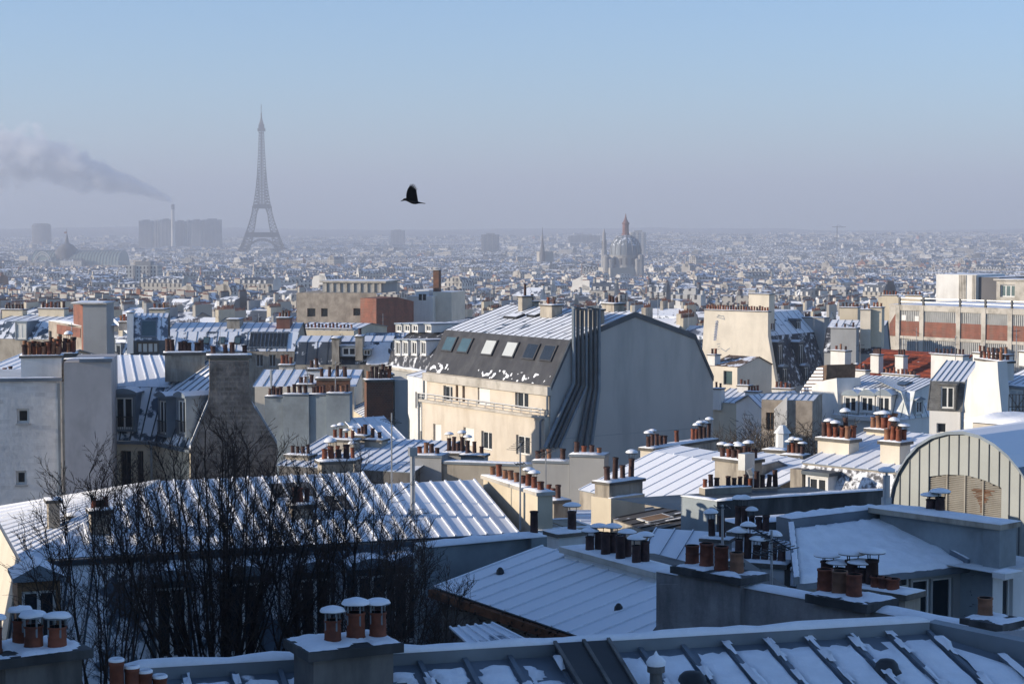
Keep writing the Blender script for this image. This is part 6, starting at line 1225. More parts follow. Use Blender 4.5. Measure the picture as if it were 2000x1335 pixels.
# eight house patterns with parts
def proto(wall, lower, top, kind, lab, seed):
    rn = random.Random(seed); f = mk(Vector((-7, -5.5, 0)), 0); t = thing('apartment_house', lab, 'house', (0, 0, 0), 'apartment houses of the near city'); H0 = 18.0
    if kind == 'flat': prof = [(0, H0), (0.01, H0 + .9), (10.99, H0 + .9), (11, H0)]
    elif kind == 'gable': prof = [(0, H0), (5.5, H0 + 3.2), (11, H0)]
    else: prof = [(0, H0), (1.3, H0 + 2.6), (5.5, H0 + 3.7), (9.7, H0 + 2.6), (11, H0)]
    hs = [(x, x + 1.1, z, z + 1.9) for z in (H0 - 2.7, H0 - 5.7) for x in (1.2, 3.9, 6.45, 9.0, 11.7)]
    mb = MB(); wall_grid(mb, f, 0, 14, -8, H0, 0, hs, .25); mb.poly([f.pt(14, 11, -8), f.pt(0, 11, -8), f.pt(0, 11, H0), f.pt(14, 11, H0)])
    for u in (0, 14):
        pp = [f.pt(u, 0, -8)] + [f.pt(u, v, z) for v, z in prof] + [f.pt(u, 11, -8)]; mb.poly(pp if u == 0 else pp[::-1])
    mb.build('wall', wall, t, fix=False)
    for h in hs:
        mb = MB(); mb.poly([f.pt(h[0], .2, h[2]), f.pt(h[1], .2, h[2]), f.pt(h[1], .2, h[3]), f.pt(h[0], .2, h[3])]); o = mb.build('window', 'glass' if rn.random() < .8 else 'shutter', t, fix=False)
    for k, (A, B) in enumerate(zip(prof, prof[1:])):
        steep = kind == 'mansard' and k in (0, 3)
        mb = MB(); q = [f.pt(-.1, A[0], A[1]), f.pt(14.1, A[0], A[1]), f.pt(14.1, B[0], B[1]), f.pt(-.1, B[0], B[1])]; mb.hexa(q, [p + NR * .1 for p in q]); mb.build('roof_slope', lower if steep else top, t)
    if kind == 'mansard':
        for x in (2.0, 5.2, 8.6, 12.0):
            mb = MB(); mb.fbox(f, x - .6, x + .6, -.02, 2.0, H0 + .3, H0 + 2.1); o = mb.build('dormer', 'far_white' if seed % 2 else 'zinc_clean', t); mb = MB(); mb.fbox(f, x - .38, x + .38, -.05, -.021, H0 + .5, H0 + 1.85); mb.build('pane', 'glass', o); mb = MB(); mb.fbox(f, x - .75, x + .75, -.15, 2.2, H0 + 2.101, H0 + 2.25); mb.build('dormer_roof', 'far_top', o)
    elif kind == 'gable':
        a, b, c, d = f.pt(0, 0, H0), f.pt(14, 0, H0), f.pt(14, 5.5, H0 + 3.2), f.pt(0, 5.5, H0 + 3.2)
        for s in (.2, .5, .75): skylight(t, a, b, c, d, s, s + .06, .35, .6, 'glass', 'metal_dark', .2)
    else: block(t, 'lift_house', f, 4, 8, 3, 7, H0 + 1.0, H0 + 3.2, wall, 'far_top')
    tops = prof[len(prof) // 2][1]
    for u, L_, v in ((0, 5.5, 2.6), (13.2, 6.0, 3.0)) + (((6.5, 3.0, 4.5),) if seed % 3 == 0 else ()):
        zc = tops + rn.uniform(.6, 1.5); mb = MB(); mb.fbox(f, u + .02, u + .78, v, v + L_, H0 - 1, zc); o = mb.build('chimney', rn.choice(('stack', 'cream', 'far_cream', 'grey')), t); mb = MB(); n_ = int(L_ / .42)
        for k in range(n_): c = f.pt(u + .4, v + .3 + k * .42, zc); mb.tube(c, c + NR * rn.uniform(.3, .6), .095, .08, 6)
        p_ = mb.build('chimney_pots', 'far_pots' if rn.random() < .65 else 'pot_dark', o); p_['kind'] = 'stuff'
    return t
P_ = [proto(*a) for a in (('cream', 'far_slate', 'far_top', 'mansard', 'cream apartment house with snowy slate mansard ', 1), ('far_white', 'zinc_steep', 'far_top', 'mansard', 'whitish apartment house with blue zinc mansard ', 2), ('stone_pale', 'far_slate', 'far_top', 'mansard', 'brown stone apartment house with slate mansard ', 3), ('cream_light', 'far_top', 'far_top', 'gable', 'cream apartment house with plain snowy gable roof ', 4), ('grey', 'far_top', 'far_top', 'gable', 'grey apartment house with plain snowy gable roof ', 5), ('far_white', 'far_top', 'far_top', 'flat', 'white flat topped apartment block with snowy roof ', 6), ('stone_pale', 'far_slate', 'far_slate', 'gable', 'brown stone apartment house with dark patchy gable roof ', 7), ('beige', 'zinc_steep', 'zinc_most', 'mansard', 'beige apartment house with streaked zinc mansard ', 9))]
LOOK = [q['label'] for q in P_]; used = [False] * len(P_); nth = 0; rest = []
wts = [0, 0, 0, 1, 1, 1, 2, 2, 3, 3, 4, 4, 5, 6, 7, 7]
for c in cand:
    y, x, ang, w_, dp, h, rv = c
    if nth >= 300 or abs(x) > .275 * y + 6: rest.append(c); continue
    k = wts[int(rv * 16)]; o = P_[k] if not used[k] else copy_tree(P_[k]); used[k] = True
    px = 1000 + F * x / y; lm = next(nm for lim, nm in ((110, 'white walled house'), (270, 'brick tower'), (560, 'long blue mansard'), (745, 'stone warehouse'), (900, 'tall brick chimney'), (1310, 'beige corner house'), (1560, 'sunlit cream gable'), (1740, 'shaded slate mansard'), (9999, 'brick factory')) if px < lim)
    o['label'] = LOOK[k].strip() + ', ' + ('just' if y < 360 else 'some way' if y < 440 else 'well') + ' behind the ' + lm
    o.location = (x, y, ground(x, y)); o.scale = (w_ / 14, dp / 11, h / 18); o.rotation_euler = (0, 0, ang + (math.pi if ang > .5 and rv > .5 else 0)); nth += 1
# everything farther off: too many to count, one mass of roofs
mats = ['fw_cream', 'fw_white', 'fw_grey', 'far_slate', 'far_top', 'far_pots', 'far_cream', 'far_dark', 'far_brick', 'far_white']
mb = MB(); mbt = MB()
for (y, x, ang, w_, dp, h, rv) in rest:
    rn = random.Random(int(rv * 1e9)); z = ground(x, y); e = Vector((math.cos(ang), math.sin(ang), 0)); n_ = Vector((-e.y, e.x, 0)); z -= 4; h += 4; o = Vector((x, y, z)) - e * w_ / 2 - n_ * dp / 2
    wm = rn.choice((0, 0, 0, 1, 1, 2)); pm = rn.choice((6, 6, 6, 9, 9, 9, 0, 0, 7)) if rn.random() > .03 else 8 ; X = lambda u, v, q: o + e * u + n_ * v + NR * q
    if y > 1200 and rn.random() < .10:                            # bare tree crowns of the boulevards
        c = X(w_ / 2, dp / 2, h * .5); r_ = rn.uniform(4, 7); k = len(mbt.v)
        mbt.lathe([(.3, -h * .5), (r_ * .8, -r_ * .2), (r_, r_ * .3), (r_ * .7, r_ * .8), (.1, r_ * 1.1)], c, 7); continue
    for A, B, mi in ((X(0, 0, 0), X(w_, 0, 0), wm), (X(w_, 0, 0), X(w_, dp, 0), pm), (X(w_, dp, 0), X(0, dp, 0), wm), (X(0, dp, 0), X(0, 0, 0), pm)): mb.poly([A, B, B + NR * h, A + NR * h], mi)
    t_ = rn.random()
    if t_ < .6:
        mh = rn.uniform(2, 3.2); i_ = 1.2; k = len(mb.v); lo = [X(0, 0, h), X(w_, 0, h), X(w_, dp, h), X(0, dp, h)]; hi = [X(0, i_, h + mh), X(w_, i_, h + mh), X(w_, dp - i_, h + mh), X(0, dp - i_, h + mh)]; rg = [X(0, dp / 2, h + mh + 1), X(w_, dp / 2, h + mh + 1)]; tm = 4 if rn.random() < .6 else 3
        mb.poly([lo[0], lo[1], hi[1], hi[0]], 3); mb.poly([lo[2], lo[3], hi[3], hi[2]], 3); mb.poly([hi[0], hi[1], rg[1], rg[0]], tm); mb.poly([hi[2], hi[3], rg[0], rg[1]], tm); mb.poly([lo[1], lo[2], hi[2], rg[1], hi[1]], pm); mb.poly([lo[3], lo[0], hi[0], rg[0], hi[3]], pm); tp = h + mh + 1
        if y < 2400:
            for q in range(int(w_ / 3.2)): u = 1.6 + q * 3.2; B_ = [X(u - .6, .1, h + .3), X(u + .6, .1, h + .3), X(u + .6, 1.6, h + .3), X(u - .6, 1.6, h + .3)]; mb.hexa(B_, [p + NR * 1.7 for p in B_], 9, 4)
    elif t_ < .8:
        rh = rn.uniform(2, 3.5); rg = [X(0, dp / 2, h + rh), X(w_, dp / 2, h + rh)]; mb.poly([X(0, 0, h), X(w_, 0, h), rg[1], rg[0]], 4); mb.poly([X(w_, dp, h), X(0, dp, h), rg[0], rg[1]], 4); mb.poly([X(w_, 0, h), X(w_, dp, h), rg[1]], pm); mb.poly([X(0, dp, h), X(0, 0, h), rg[0]], pm); tp = h + rh
    else:
        mb.poly([X(0, 0, h), X(w_, 0, h), X(w_, dp, h), X(0, dp, h)], 4); tp = h; a, b = rn.uniform(.1, .4) * w_, rn.uniform(.55, .9) * w_; B_ = [X(a, 2, h), X(b, 2, h), X(b, dp - 3, h), X(a, dp - 3, h)]; mb.hexa(B_, [p + NR * rn.uniform(2, 3) for p in B_], wm, 4)
    for u in (0, w_ - .8):
        v0 = rn.uniform(1.5, 4); v1 = v0 + rn.uniform(2, 5); B_ = [X(u, v0, h - 1), X(u + .8, v0, h - 1), X(u + .8, v1, h - 1), X(u, v1, h - 1)]; zc = tp - h + 1 + rn.uniform(.3, 1.8); mb.hexa(B_, [p + NR * zc for p in B_], pm)
        if y < 3000: B_ = [X(u + .25, v0 + .2, h - 1) + NR * zc, X(u + .6, v0 + .2, h - 1) + NR * zc, X(u + .6, v1 - .2, h - 1) + NR * zc, X(u + .25, v1 - .2, h - 1) + NR * zc]; mb.hexa(B_, [p + NR * .4 for p in B_], 5)
struct('distant_rooftops', mb, mats, kind='stuff')
if mbt.f: struct('distant_trees', mbt, 'far_tree', kind='stuff')
# ------------------------------------------------------------------ landmarks
def lat(mb, a, b, n, th, X=True):
    """braced panel between two lines a(t), b(t)"""
    for i in range(n):
        t0, t1 = i / n, (i + 1) / n
        mb.tube(a(t0), b(t1), th, n=3, caps=False); mb.tube(b(t0), a(t1), th, n=3, caps=False); mb.tube(a(t1), b(t1), th, n=3, caps=False)
TD = 4090; tb = P(512, HOR, TD); TB = Vector((tb.x, tb.y, ground(tb.x, tb.y)))
ET = thing('iron_lattice_tower', 'tall iron lattice tower with four splayed legs fading in the haze', 'tower', TB)
hw = lambda h: [(0, 62.5), (20, 51), (40, 41.5), (57.6, 35), (80, 27), (100, 21.5), (115.7, 18.5), (140, 14.2), (170, 10.6), (200, 8.2), (240, 6.0), (276, 4.6), (300, 4)]
def HW(h):
    t = hw(0)
    for (a, b), (c, d) in zip(t, t[1:]):
        if h <= c: return b + (d - b) * (h - a) / (c - a)
    return 4
def LW(h): return max(.01, 25 - h * .155) if h < 116 else max(0, 12 - (h - 116) * .14)
rot = Matrix.Rotation(R(7), 3, 'Z')
def TP(x, y, z): q = rot @ Vector((x, y, 0)); return TB + Vector((q.x, q.y, z))
for sx in (-1, 1):
    for sy in (-1, 1):
        mb = MB(); hs_ = [0, 14, 28, 42, 57, 72, 86, 100, 116, 132, 148, 164, 180, 196]
        cor = lambda h, a, b: TP(sx * (HW(h) - a * LW(h)), sy * (HW(h) - b * LW(h)), h)
        for h0, h1 in zip(hs_, hs_[1:]):
            for a, b in ((0, 0), (1, 0), (0, 1), (1, 1)): mb.tube(cor(h0, a, b), cor(h1, a, b), 1.25 if h0 < 115 else .8, n=4, caps=False)
            for (a, b), (c, d) in (((0, 0), (1, 0)), ((0, 0), (0, 1)), ((1, 0), (1, 1)), ((0, 1), (1, 1))):
                lat(mb, lambda t: cor(h0 + (h1 - h0) * t, a, b), lambda t: cor(h0 + (h1 - h0) * t, c, d), 2, .62 if h0 < 115 else .45)
        mb.build('leg', 'iron', ET, fix=False)
mb = MB()
for sx, sy, tx, ty in ((-1, -1, 1, -1), (1, -1, 1, 1), (1, 1, -1, 1), (-1, 1, -1, -1)):
    for h0 in range(120, 276, 12):
        lat(mb, lambda t: TP(sx * HW(h0 + 12 * t), sy * HW(h0 + 12 * t), h0 + 12 * t), lambda t: TP(tx * HW(h0 + 12 * t), ty * HW(h0 + 12 * t), h0 + 12 * t), 2, .5)
    for h0 in range(190, 276, 10): mb.tube(TP(sx * HW(h0), sy * HW(h0), h0), TP(sx * HW(h0 + 10), sy * HW(h0 + 10), h0 + 10), .9, n=4, caps=False)
for h0 in range(116, 276, 10): mb.tube(TP(0, 0, h0), TP(0, 0, h0 + 10), 1.6, n=4, caps=False)
mb.build('shaft', 'iron', ET, fix=False)
def plat(nm, h, w_, t):
    mb = MB(); q = [TP(-w_, -w_, h), TP(w_, -w_, h), TP(w_, w_, h), TP(-w_, w_, h)]; mb.hexa(q, [p + NR * t for p in q]); mb.build(nm, 'iron', ET)
plat('platform', 52, 36.5, 5.5); plat('gallery', 57.6, 34, 4.5); plat('platform', 112, 20.5, 5); plat('gallery', 117.1, 18.6, 4); plat('top_gallery', 274, 8.2, 6); plat('top_gallery', 280.1, 6, 8)
for (ax, ay, bx, by) in ((-1, -1, 1, -1), (1, -1, 1, 1), (1, 1, -1, 1), (-1, 1, -1, -1)):
    mb = MB(); pr_ = None
    for i in range(21):
        t = -1 + 2 * i / 20; h = 8 + 40 * math.sqrt(max(0, 1 - t * t)); w_ = HW(min(h, 50)) - 3; mx_, my_ = (ax + bx) / 2, (ay + by) / 2; dx_, dy_ = (bx - ax) / 2, (by - ay) / 2
        p = TP(mx_ * w_ + dx_ * t * 37, my_ * w_ + dy_ * t * 37, h)
        if pr_: mb.tube(pr_, p, 1.3, n=4, caps=False); mb.tube(pr_ - NR * 3, p - NR * 3, 1.0, n=4, caps=False); mb.tube(pr_ - NR * 3, p, .6, n=3, caps=False)
        pr_ = p
    mb.build('arch', 'iron', ET, fix=False)
mb = MB(); mb.lathe([(5, 288), (3.6, 294), (2.2, 300), (1.6, 303), (1.4, 312), (.7, 313), (.6, 330), (.1, 331)], TB, 8); mb.build('antenna', 'iron', ET)
# tower blocks with chimney and smoke
FD = 5200; kf = FD / F
def tower(px0, px1, yt, d, mat='far_grey', lab='', wins='fw_grey', rz=0, dep=22):
    c = P((px0 + px1) / 2, HOR, d); g = ground(c.x, c.y); w_ = (px1 - px0) * d / F; h = 90 + (440 - yt) * d / F - g
    t = thing('tower_block', lab, 'building', (c.x, c.y, g), 'tower blocks in the haze'); f = mk(Vector((c.x - w_ / 2 * math.cos(rz), c.y - w_ / 2 * math.sin(rz), 0)), rz)
    block(t, 'wall', f, 0, w_, 0, dep, g, g + h, wins); block(t, 'roof', f, w_ * .25, w_ * .75, 4, dep - 4, g + h, g + h + 3, mat)
    for k in range(max(2, int(w_ / 9))): u = w_ * (k + .5) / max(2, int(w_ / 9)); block(t, 'rib', f, u - .8, u + .8, -.8, -.01, g, g + h, mat)
    return t
for x0, x1, y, dd, mm_, lb in ((271, 297, 431, 0, 'far_grey', 'hazy end tower block of the cluster, on the exhibition hall side'), (300, 311, 431, 60, 'far_white', 'slim hazy tower block on the exhibition hall side of the chimney'), (312, 334, 429, -40, 'far_grey', 'hazy tower block next to the chimney, exhibition hall side'), (341, 362, 432, 40, 'far_grey', 'hazy tower block next to the chimney, lattice tower side'), (364, 371, 431, 20, 'far_white', 'slimmest hazy tower block, on the lattice tower side of the chimney'), (372, 394, 430, -30, 'far_grey', 'hazy tower block beside the broadest block of the cluster'), (395, 431, 429, 10, 'far_grey', 'broadest hazy tower block, at the lattice tower end of the cluster')): tower(x0, x1, y, FD + dd, mm_, lb)
tower(763, 790, 450, 5600, 'far_grey', 'lone grey slab block on the hazy skyline below the crow'); 
for x0, x1, y, d, w_, lb in ((1231, 1262, 453, 3400, 'fw_white', 'pale block half hidden behind the church dome'), (1110, 1172, 460, 4900, 'fw_grey', 'long grey block between the needle spire and the lacework tower'), (246, 306, 518, 1500, 'fw_white', 'wide white office block before the tower block cluster'), (940, 975, 458, 4200, 'fw_grey', 'grey block on the skyline between the slab block and the needle spire')): tower(x0, x1, y, d, 'far_grey', lb, w_)
c = P(338, HOR, FD - 90); g = ground(c.x, c.y); t = thing('power_station_chimney', 'slender pale chimney sending a smoke plume to the left', 'chimney', (c.x, c.y, g)); ht = 90 + 40 * kf - g
mb = MB(); mb.lathe([(6.5, 0), (4.2, ht * .9), (4.4, ht * .9 + .1), (4.2, ht), (3.2, ht), (3, ht - 8)], (c.x, c.y, g), 12); mb.build('shaft', 'far_white', t, smooth=True); mb = MB(); mb.lathe([(4.7, ht * .9), (4.6, ht + .3)], (c.x, c.y, g), 12); mb.build('dark_top', 'far_dark', t)
# oval office tower
c = P(81, HOR, 5600); g = ground(c.x, c.y); t = thing('oval_tower', 'broad round-shouldered tower dissolving in the haze', 'building', (c.x, c.y, g)); mb = MB(); W2 = 19 * 5600 / F; H2 = 90 + 4 * 5600 / F - g; n_ = 20
for r_, z in ((1, 0), (1, H2 * .86), (.97, H2 * .93), (.88, H2 * .97), (.65, H2 * .995), (.001, H2)):
    for i in range(n_): a = 2 * math.pi * i / n_; mb.v.append((c.x + W2 * r_ * math.cos(a), c.y + 13 * r_ * math.sin(a), g + z))
for j in range(5):
    for i in range(n_): mb.f.append((j * n_ + i, j * n_ + (i + 1) % n_, (j + 1) * n_ + (i + 1) % n_, (j + 1) * n_ + i)); mb.m.append(0)
mb.build('shell', 'far_dark', t)
# smoke plume
sm = bpy.data.materials.new('smoke'); sm.use_nodes = True; n = sm.node_tree.nodes; l = sm.node_tree.links; n.clear(); oo = n.new('ShaderNodeOutputMaterial'); vv = n.new('ShaderNodeVolumePrincipled'); vv.inputs['Color'].default_value = (1, 1, 1, 1); l.new(vv.outputs[0], oo.inputs['Volume'])
SD = FD - 90; ks = SD / F
def nm(op, a_, b_=None):
    q = n.new('ShaderNodeMath'); q.operation = op
    for i, v_ in ((0, a_), (1, b_)):
        if v_ is None: continue
        if isinstance(v_, (int, float)): q.inputs[i].default_value = v_
        else: l.new(v_, q.inputs[i])
    return q.outputs[0]
def fcurve(x, pts):
    q = n.new('ShaderNodeFloatCurve'); c_ = q.mapping.curves[0]
    while len(c_.points) < len(pts): c_.points.new(.5, .5)
    for p_, (u_, v_) in zip(c_.points, pts): p_.location = (u_, v_); p_.handle_type = 'AUTO'
    q.mapping.update(); l.new(x, q.inputs['Value']); return q.outputs[0]
ge = n.new('ShaderNodeNewGeometry'); sx_ = n.new('ShaderNodeSeparateXYZ'); l.new(ge.outputs['Position'], sx_.inputs[0])
SP = [(338, 398, 4), (334, 390, 7), (320, 384, 11), (303, 377, 14), (280, 369, 17), (255, 360, 24), (225, 353, 29), (190, 341, 37), (150, 329, 44), (110, 320, 48), (70, 314, 52), (30, 308, 56), (-20, 310, 59), (-80, 314, 59)]
tt = nm('DIVIDE', nm('SUBTRACT', (338 - 1000) * ks, sx_.outputs[0]), 418 * ks)                # 0 at the chimney, 1 at the far end
zc = fcurve(tt, [((338 - x) / 418, (398 - y) / 100) for x, y, r_ in SP]); rc = fcurve(tt, [((338 - x) / 418, r_ / 60) for x, y, r_ in SP])
dz = nm('SUBTRACT', sx_.outputs[2], nm('ADD', nm('MULTIPLY', zc, 100 * ks), P(338, 398, SD).z)); dy = nm('SUBTRACT', sx_.outputs[1], SD)
ds = nm('DIVIDE', nm('SQRT', nm('ADD', nm('MULTIPLY', dz, dz), nm('MULTIPLY', dy, dy))), nm('MULTIPLY', rc, 60 * ks))
no = n.new('ShaderNodeTexNoise'); no.inputs['Scale'].default_value = .018; no.inputs['Detail'].default_value = 5; no.inputs['Roughness'].default_value = .6; l.new(ge.outputs['Position'], no.inputs['Vector'])
mrn = n.new('ShaderNodeMapRange'); mrn.inputs[1].default_value = .0; mrn.inputs[2].default_value = .5; mrn.inputs[4].default_value = .065
l.new(nm('SUBTRACT', nm('ADD', nm('MULTIPLY', nm('SUBTRACT', no.outputs['Fac'], .5), nm('MULTIPLY', rc, 3.6)), .95), ds), mrn.inputs[0])
l.new(nm('MULTIPLY', mrn.outputs[0], nm('DIVIDE', .75, nm('ADD', rc, .06))), vv.inputs['Density'])
MATS['smoke'] = sm; sp = [(x, y, r_ * 1.45) for x, y, r_ in SP]
mb = MB(); n_ = 20; SD = FD - 90
for j, (x, y, r_) in enumerate(sp):
    for i in range(n_):
        a = 2 * math.pi * i / n_; k = r_; p = P(x + math.sin(a) * k * .25, y - math.sin(a) * k, SD); mb.v.append((p.x, p.y + math.cos(a) * k * kf, p.z))
for j in range(len(sp) - 1):
    for i in range(n_): mb.f.append((j * n_ + i, j * n_ + (i + 1) % n_, (j + 1) * n_ + (i + 1) % n_, (j + 1) * n_ + i)); mb.m.append(0)
mb.f.append(tuple(range(n_))); mb.m.append(0); mb.f.append(tuple(range(len(mb.v) - 1, len(mb.v) - 1 - n_, -1))); mb.m.append(0)
me = mb.mesh('smoke_plume', 'smoke'); bm = bmesh.new(); bm.from_mesh(me); bmesh.ops.recalc_face_normals(bm, faces=bm.faces); bm.to_mesh(me); bm.free(); o = bpy.data.objects.new('smoke_plume', me); COL.objects.link(o); o['kind'] = 'stuff'
# glass-roofed exhibition hall
f_ = Fr(62, 3040, 232, 3010); g = ground(-500, 3030); GP = thing('exhibition_hall', 'long glass-roofed hall with central dome, flagpole and arched portal', 'building', f_.pt(70, 20, g)); ze1 = f_.z(130, 517); zt = f_.z(130, 489); Lg = f_.L
M('hall_glass', (.26, .32, .30), .3, .1, .1, .02); block(GP, 'base', f_, -18, Lg + 4, -8, 44, g, ze1, 'far_cream'); mb = MB(); n_ = 14
for k in range(28):
    u0, u1 = Lg * k / 28, Lg * (k + 1) / 28 - .9; mb = MB()
    for i in range(n_): a0, a1 = math.pi * i / n_, math.pi * (i + 1) / n_; q = [(18 - 22 * math.cos(a), ze1 + (zt - ze1) * math.sin(a)) for a in (a0, a1)]; mb.poly([f_.pt(u0, *q[0]), f_.pt(u1, *q[0]), f_.pt(u1, *q[1]), f_.pt(u0, *q[1])])
    mb.build('glass_bay', 'hall_glass', GP, fix=False)
for k in range(29):
    u0 = Lg * k / 28 - .9; mb = MB()
    for i in range(n_): a0, a1 = math.pi * i / n_, math.pi * (i + 1) / n_; mb.tube(f_.pt(u0 + .45, 18 - 22.3 * math.cos(a0), ze1 + (zt - ze1 + .3) * math.sin(a0)), f_.pt(u0 + .45, 18 - 22.3 * math.cos(a1), ze1 + (zt - ze1 + .3) * math.sin(a1)), .6, n=4, caps=False)
    mb.build('rib', 'far_grey', GP, fix=False)
for u in (0, Lg): mb = MB(); mb.poly([f_.pt(u, 18 - 22 * math.cos(math.pi * i / n_), ze1 + (zt - ze1) * math.sin(math.pi * i / n_)) for i in range(n_ + 1)]); mb.build('end_wall', 'hall_glass', GP, fix=False)
c = f_.pt(f_.u(131, 490, 14), 14, 0); zc = f_.z(131, 489, 14); zd = f_.z(131, 478, 14); mb = MB(); mb.lathe([(19, zc - 14), (18, zc - 1), (14.5, zc + 3.5), (9, zd), (4.5, zd + 2), (3.2, zd + 4), (2.4, zd + 9), (1.2, zd + 15), (.5, zd + 17), (.3, f_.z(131, 447, 14))], (c.x, c.y, 0), 20); mb.build('dome', 'far_dark', GP, smooth=True)
mb = MB(); fp_ = c + Vector((0, -1, f_.z(131, 452, 14))); mb.poly([fp_, fp_ - Vector((4, 0, .3)), fp_ - Vector((4, 0, 3)), fp_ - Vector((0, 0, 3))]); mb.build('flag', 'far_brick', GP, fix=False)
mb = MB(); pc, pz = f_.u(83, 510, -10), f_.z(83, 520, -10)
for i in range(16):
    a0, a1 = math.pi * i / 16, math.pi * (i + 1) / 16
    for r_ in (15.5, 13.2): mb.tube(f_.pt(pc - r_ * math.cos(a0), -10, pz + r_ * 1.45 * math.sin(a0)), f_.pt(pc - r_ * math.cos(a1), -10, pz + r_ * 1.45 * math.sin(a1)), .8, n=4, caps=False)
mb.build('portal_arch', 'far_white', GP, fix=False); block(GP, 'portal_glass', f_, pc - 12, pc + 12, -9, -8.2, g, pz + 15, 'hall_glass'); block(GP, 'portal_pier', f_, pc - 19, pc - 15, -14, -8, g, pz + 6, 'far_cream'); block(GP, 'portal_pier', f_, pc + 15, pc + 19, -14, -8, g, pz + 6, 'far_cream')
# domed church
c = P(1222, HOR, 1900); g = ground(c.x, c.y); CH = thing('domed_church', 'domed church with ribbed snowy dome, tall reddish lantern and corner turrets', 'church', (c.x, c.y, g)); k2 = 1900 / F; zz = lambda y: 90 + (440 - y) * k2; C0 = Vector((c.x, c.y, 0)); r0 = 30.5 * k2
M('dome_lead', (.19, .21, .23), .6, .1, .2, .1, snow=.42, ns=.35)
mb = MB(); mb.lathe([(r0 * .98, g), (r0 * .98, zz(500)), (r0 * 1.03, zz(499.5)), (r0 * 1.03, zz(497.5))], C0, 24); mb.build('drum', 'far_grey', CH, smooth=False)
mb = MB(); mb.lathe([(r0, zz(497.5)), (r0 * 1.0, zz(488)), (r0 * .95, zz(479)), (r0 * .83, zz(471)), (r0 * .62, zz(464.5)), (r0 * .36, zz(460)), (r0 * .24, zz(459))], C0, 32); mb.build('dome', 'dome_lead', CH, smooth=True)
for i in range(16):
    a = 2 * math.pi * i / 16; e = Vector((math.cos(a), math.sin(a), 0)); mb = MB(); pts = [C0 + e * (r * 1.01) + NR * z for r, z in ((r0, zz(497)), (r0, zz(488)), (r0 * .95, zz(479)), (r0 * .83, zz(471)), (r0 * .62, zz(464.5)), (r0 * .36, zz(460)))]
    for A, B in zip(pts, pts[1:]): mb.tube(A, B, .38, n=4, caps=False)
    mb.build('rib', 'far_grey', CH, fix=False); p = C0 + e * (r0 * .985); q = Vector((-e.y, e.x, 0)); mb = MB(); b4 = [p + q * 1.0 + NR * zz(516), p - q * 1.0 + NR * zz(516), p - q * 1.0 + NR * zz(503), p + q * 1.0 + NR * zz(503)]; mb.prism(b4, e * .4); mb.build('window', 'far_dark', CH)
M('lantern_red', (.21, .11, .10), .8, 0, .2, .2)
mb = MB(); mb.lathe([(3.9, zz(459.5)), (3.9, zz(456)), (3.1, zz(455.5)), (3.1, zz(438)), (3.7, zz(437.5)), (3.6, zz(435.5)), (2.6, zz(433)), (1.5, zz(429)), (.8, zz(424)), (.15, zz(417))], C0, 10); mb.build('lantern', 'lantern_red', CH)
for dx, yt in ((-39, 497), (28, 496), (-30, 503), (22, 503)):
    q = C0 + Vector((dx * k2, -12 if dx < 30 else 0, 0)); mb = MB(); mb.lathe([(3.2, g), (3.2, zz(yt + 6)), (3.6, zz(yt + 5.8)), (3.4, zz(yt + 3)), (2.2, zz(yt + .8)), (.5, zz(yt - .5)), (.1, zz(yt - 3))], q, 10); mb.build('turret', 'far_grey', CH, smooth=False)
f_ = mk(C0 + Vector((-16, -20, 0)), .25); block(CH, 'nave', f_, 0, 34, 0, 40, g, zz(522), 'far_cream', 'far_top')
# spire and lace tower
c = P(1059.5, HOR, 2600); g = ground(c.x, c.y); t = thing('church_spire', 'needle-thin grey church spire on the hazy skyline', 'church', (c.x, c.y, g)); mb = MB(); zz = lambda y: 90 + (440 - y) * 2600 / F; mb.lathe([(3.2, g), (3.0, zz(488)), (2.0, zz(480)), (.9, zz(463)), (.4, zz(451)), (.1, zz(443))], (c.x, c.y, 0), 8); mb.build('spire', 'far_dark', t); block(t, 'nave', mk(Vector((c.x - 4, c.y, 0)), .3), 0, 20, 0, 12, g, zz(491), 'far_cream', 'far_top')
c = P(1180, HOR, 2350); g = ground(c.x, c.y); t = thing('church_tower', 'pale tapering lacework church tower left of the big dome', 'church', (c.x, c.y, g)); mb = MB(); zz = lambda y: 90 + (440 - y) * 2350 / F; mb.lathe([(3.8, g), (3.6, zz(488)), (3.0, zz(487.5)), (2.8, zz(468)), (2.2, zz(467)), (1.9, zz(456)), (.9, zz(450)), (.15, zz(445))], (c.x, c.y, 0), 8); mb.build('tower', 'far_grey', t)
for i in range(4): a = i * 1.57 + .4; p = Vector((c.x + 2.9 * math.cos(a), c.y + 2.9 * math.sin(a), 0)); mb = MB(); mb.tube(p + NR * zz(486), p + NR * zz(470), .45, n=4); mb.build('opening', 'far_dark', t)
# tower crane
c = P(1635, HOR, 3600); g = ground(c.x, c.y); t = thing('tower_crane', 'thin tower crane on the skyline at the right', 'crane', (c.x, c.y, g)); zz = lambda y: 90 + (440 - y) * 3600 / F; mb = MB(); mb.tube((c.x, c.y, g), (c.x, c.y, zz(441)), 1.0, n=4); mb.build('mast', 'far_dark', t); mb = MB(); mb.tube((c.x - 9, c.y, zz(443)), (c.x + 17, c.y + 6, zz(443)), .6, n=4); mb.tube((c.x, c.y, zz(439)), (c.x + 12, c.y + 4, zz(443)), .25, n=3); mb.build('jib', 'far_dark', t)
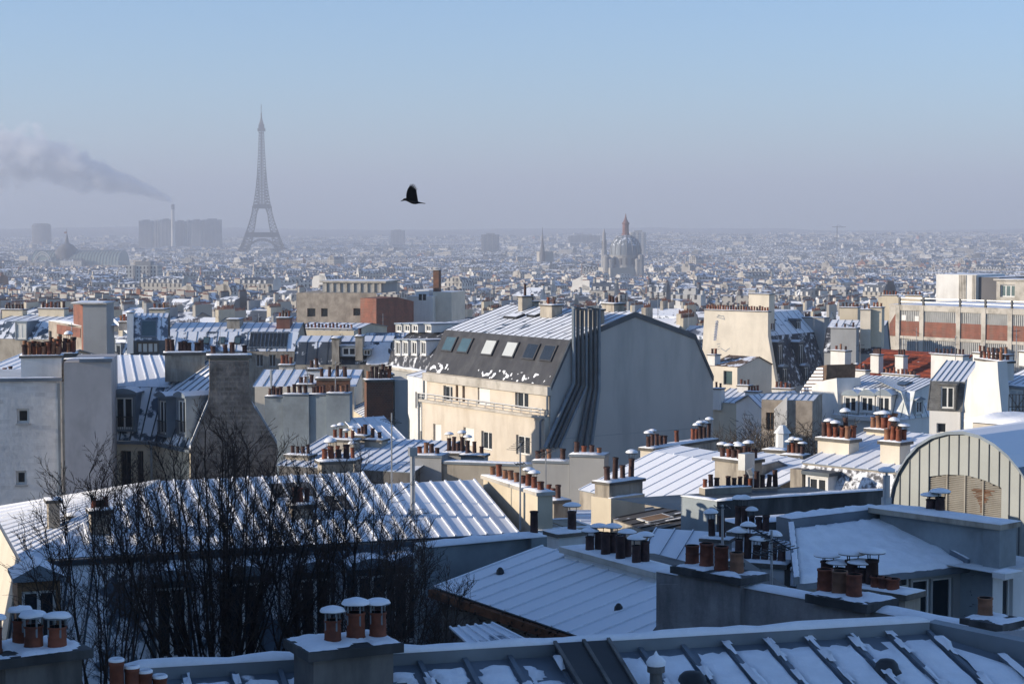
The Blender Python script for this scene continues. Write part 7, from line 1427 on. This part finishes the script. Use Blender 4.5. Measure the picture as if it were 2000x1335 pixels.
# roof masts and aerials of the middle rows
for px, yb, yt, d, lb in ((912, 640, 560, 200, 'thin mast left of the beige house ridge, tallest of the row'), (926, 625, 545, 215, 'pole aerial beside the tall thin mast'), (940, 632, 566, 225, 'short pole with cross rods behind the beige house'), (958, 628, 540, 230, 'slender pole rising behind the snowy ribbed ridge'), (976, 620, 556, 235, 'pole with small yagi behind the snowy ribbed ridge'), (430, 700, 615, 165, 'aerial on the long blue mansard'), (332, 640, 572, 175, 'aerial with crosswise rods beside the studio house'), (1790, 700, 640, 190, 'aerial in front of the brick panels'), (1285, 620, 570, 150, 'aerial at the back of the grey gable')):
    antenna(lb, px, yb, yt, d, ((yt + 8, 9, 5, random.choice((.2, 1.1, 2.0))),))
for px, yb, yt, d in ((260, 640, 600, 178), (505, 655, 612, 176), (668, 700, 650, 150), (748, 660, 612, 190), (1088, 605, 562, 190), (1240, 612, 572, 170), (1345, 640, 588, 230), (1440, 610, 560, 220), (1540, 625, 575, 225), (1590, 640, 590, 215), (1680, 715, 668, 165), (1765, 700, 655, 165), (1866, 705, 655, 150), (1985, 700, 640, 122), (140, 700, 630, 95), (600, 770, 715, 98), (655, 765, 705, 99)):
    o = antenna('thin television aerial among the chimneys of the middle rooftops', px, yb, yt, d, ((yt + 6, 8, 5, random.choice((.2, 1.1, 2.0, 2.7))), (yt + 16, 5, 3, random.choice((.4, 1.6))))); o['group'] = 'aerials on the middle rooftops'
# ------------------------------------------------------------------ haze: one closed box of pale air round everything
hm = bpy.data.materials.new('haze'); hm.use_nodes = True; n = hm.node_tree.nodes; n.clear()
o_ = n.new('ShaderNodeOutputMaterial'); v = n.new('ShaderNodeVolumePrincipled'); v.inputs['Color'].default_value = (.655, .695, .785, 1); v.inputs['Density'].default_value = .00023; v.inputs['Anisotropy'].default_value = 0.0
hm.node_tree.links.new(v.outputs[0], o_.inputs['Volume']); MATS['haze'] = hm
mb = MB(); mb.hexa([(-7000, -700, -4), (7000, -700, -4), (7000, 15000, -4), (-7000, 15000, -4)], [(-7000, -700, 415), (7000, -700, 415), (7000, 15000, 415), (-7000, 15000, 415)])
hz = struct('haze', mb, 'haze', kind='stuff'); hz.display_type = 'WIRE'
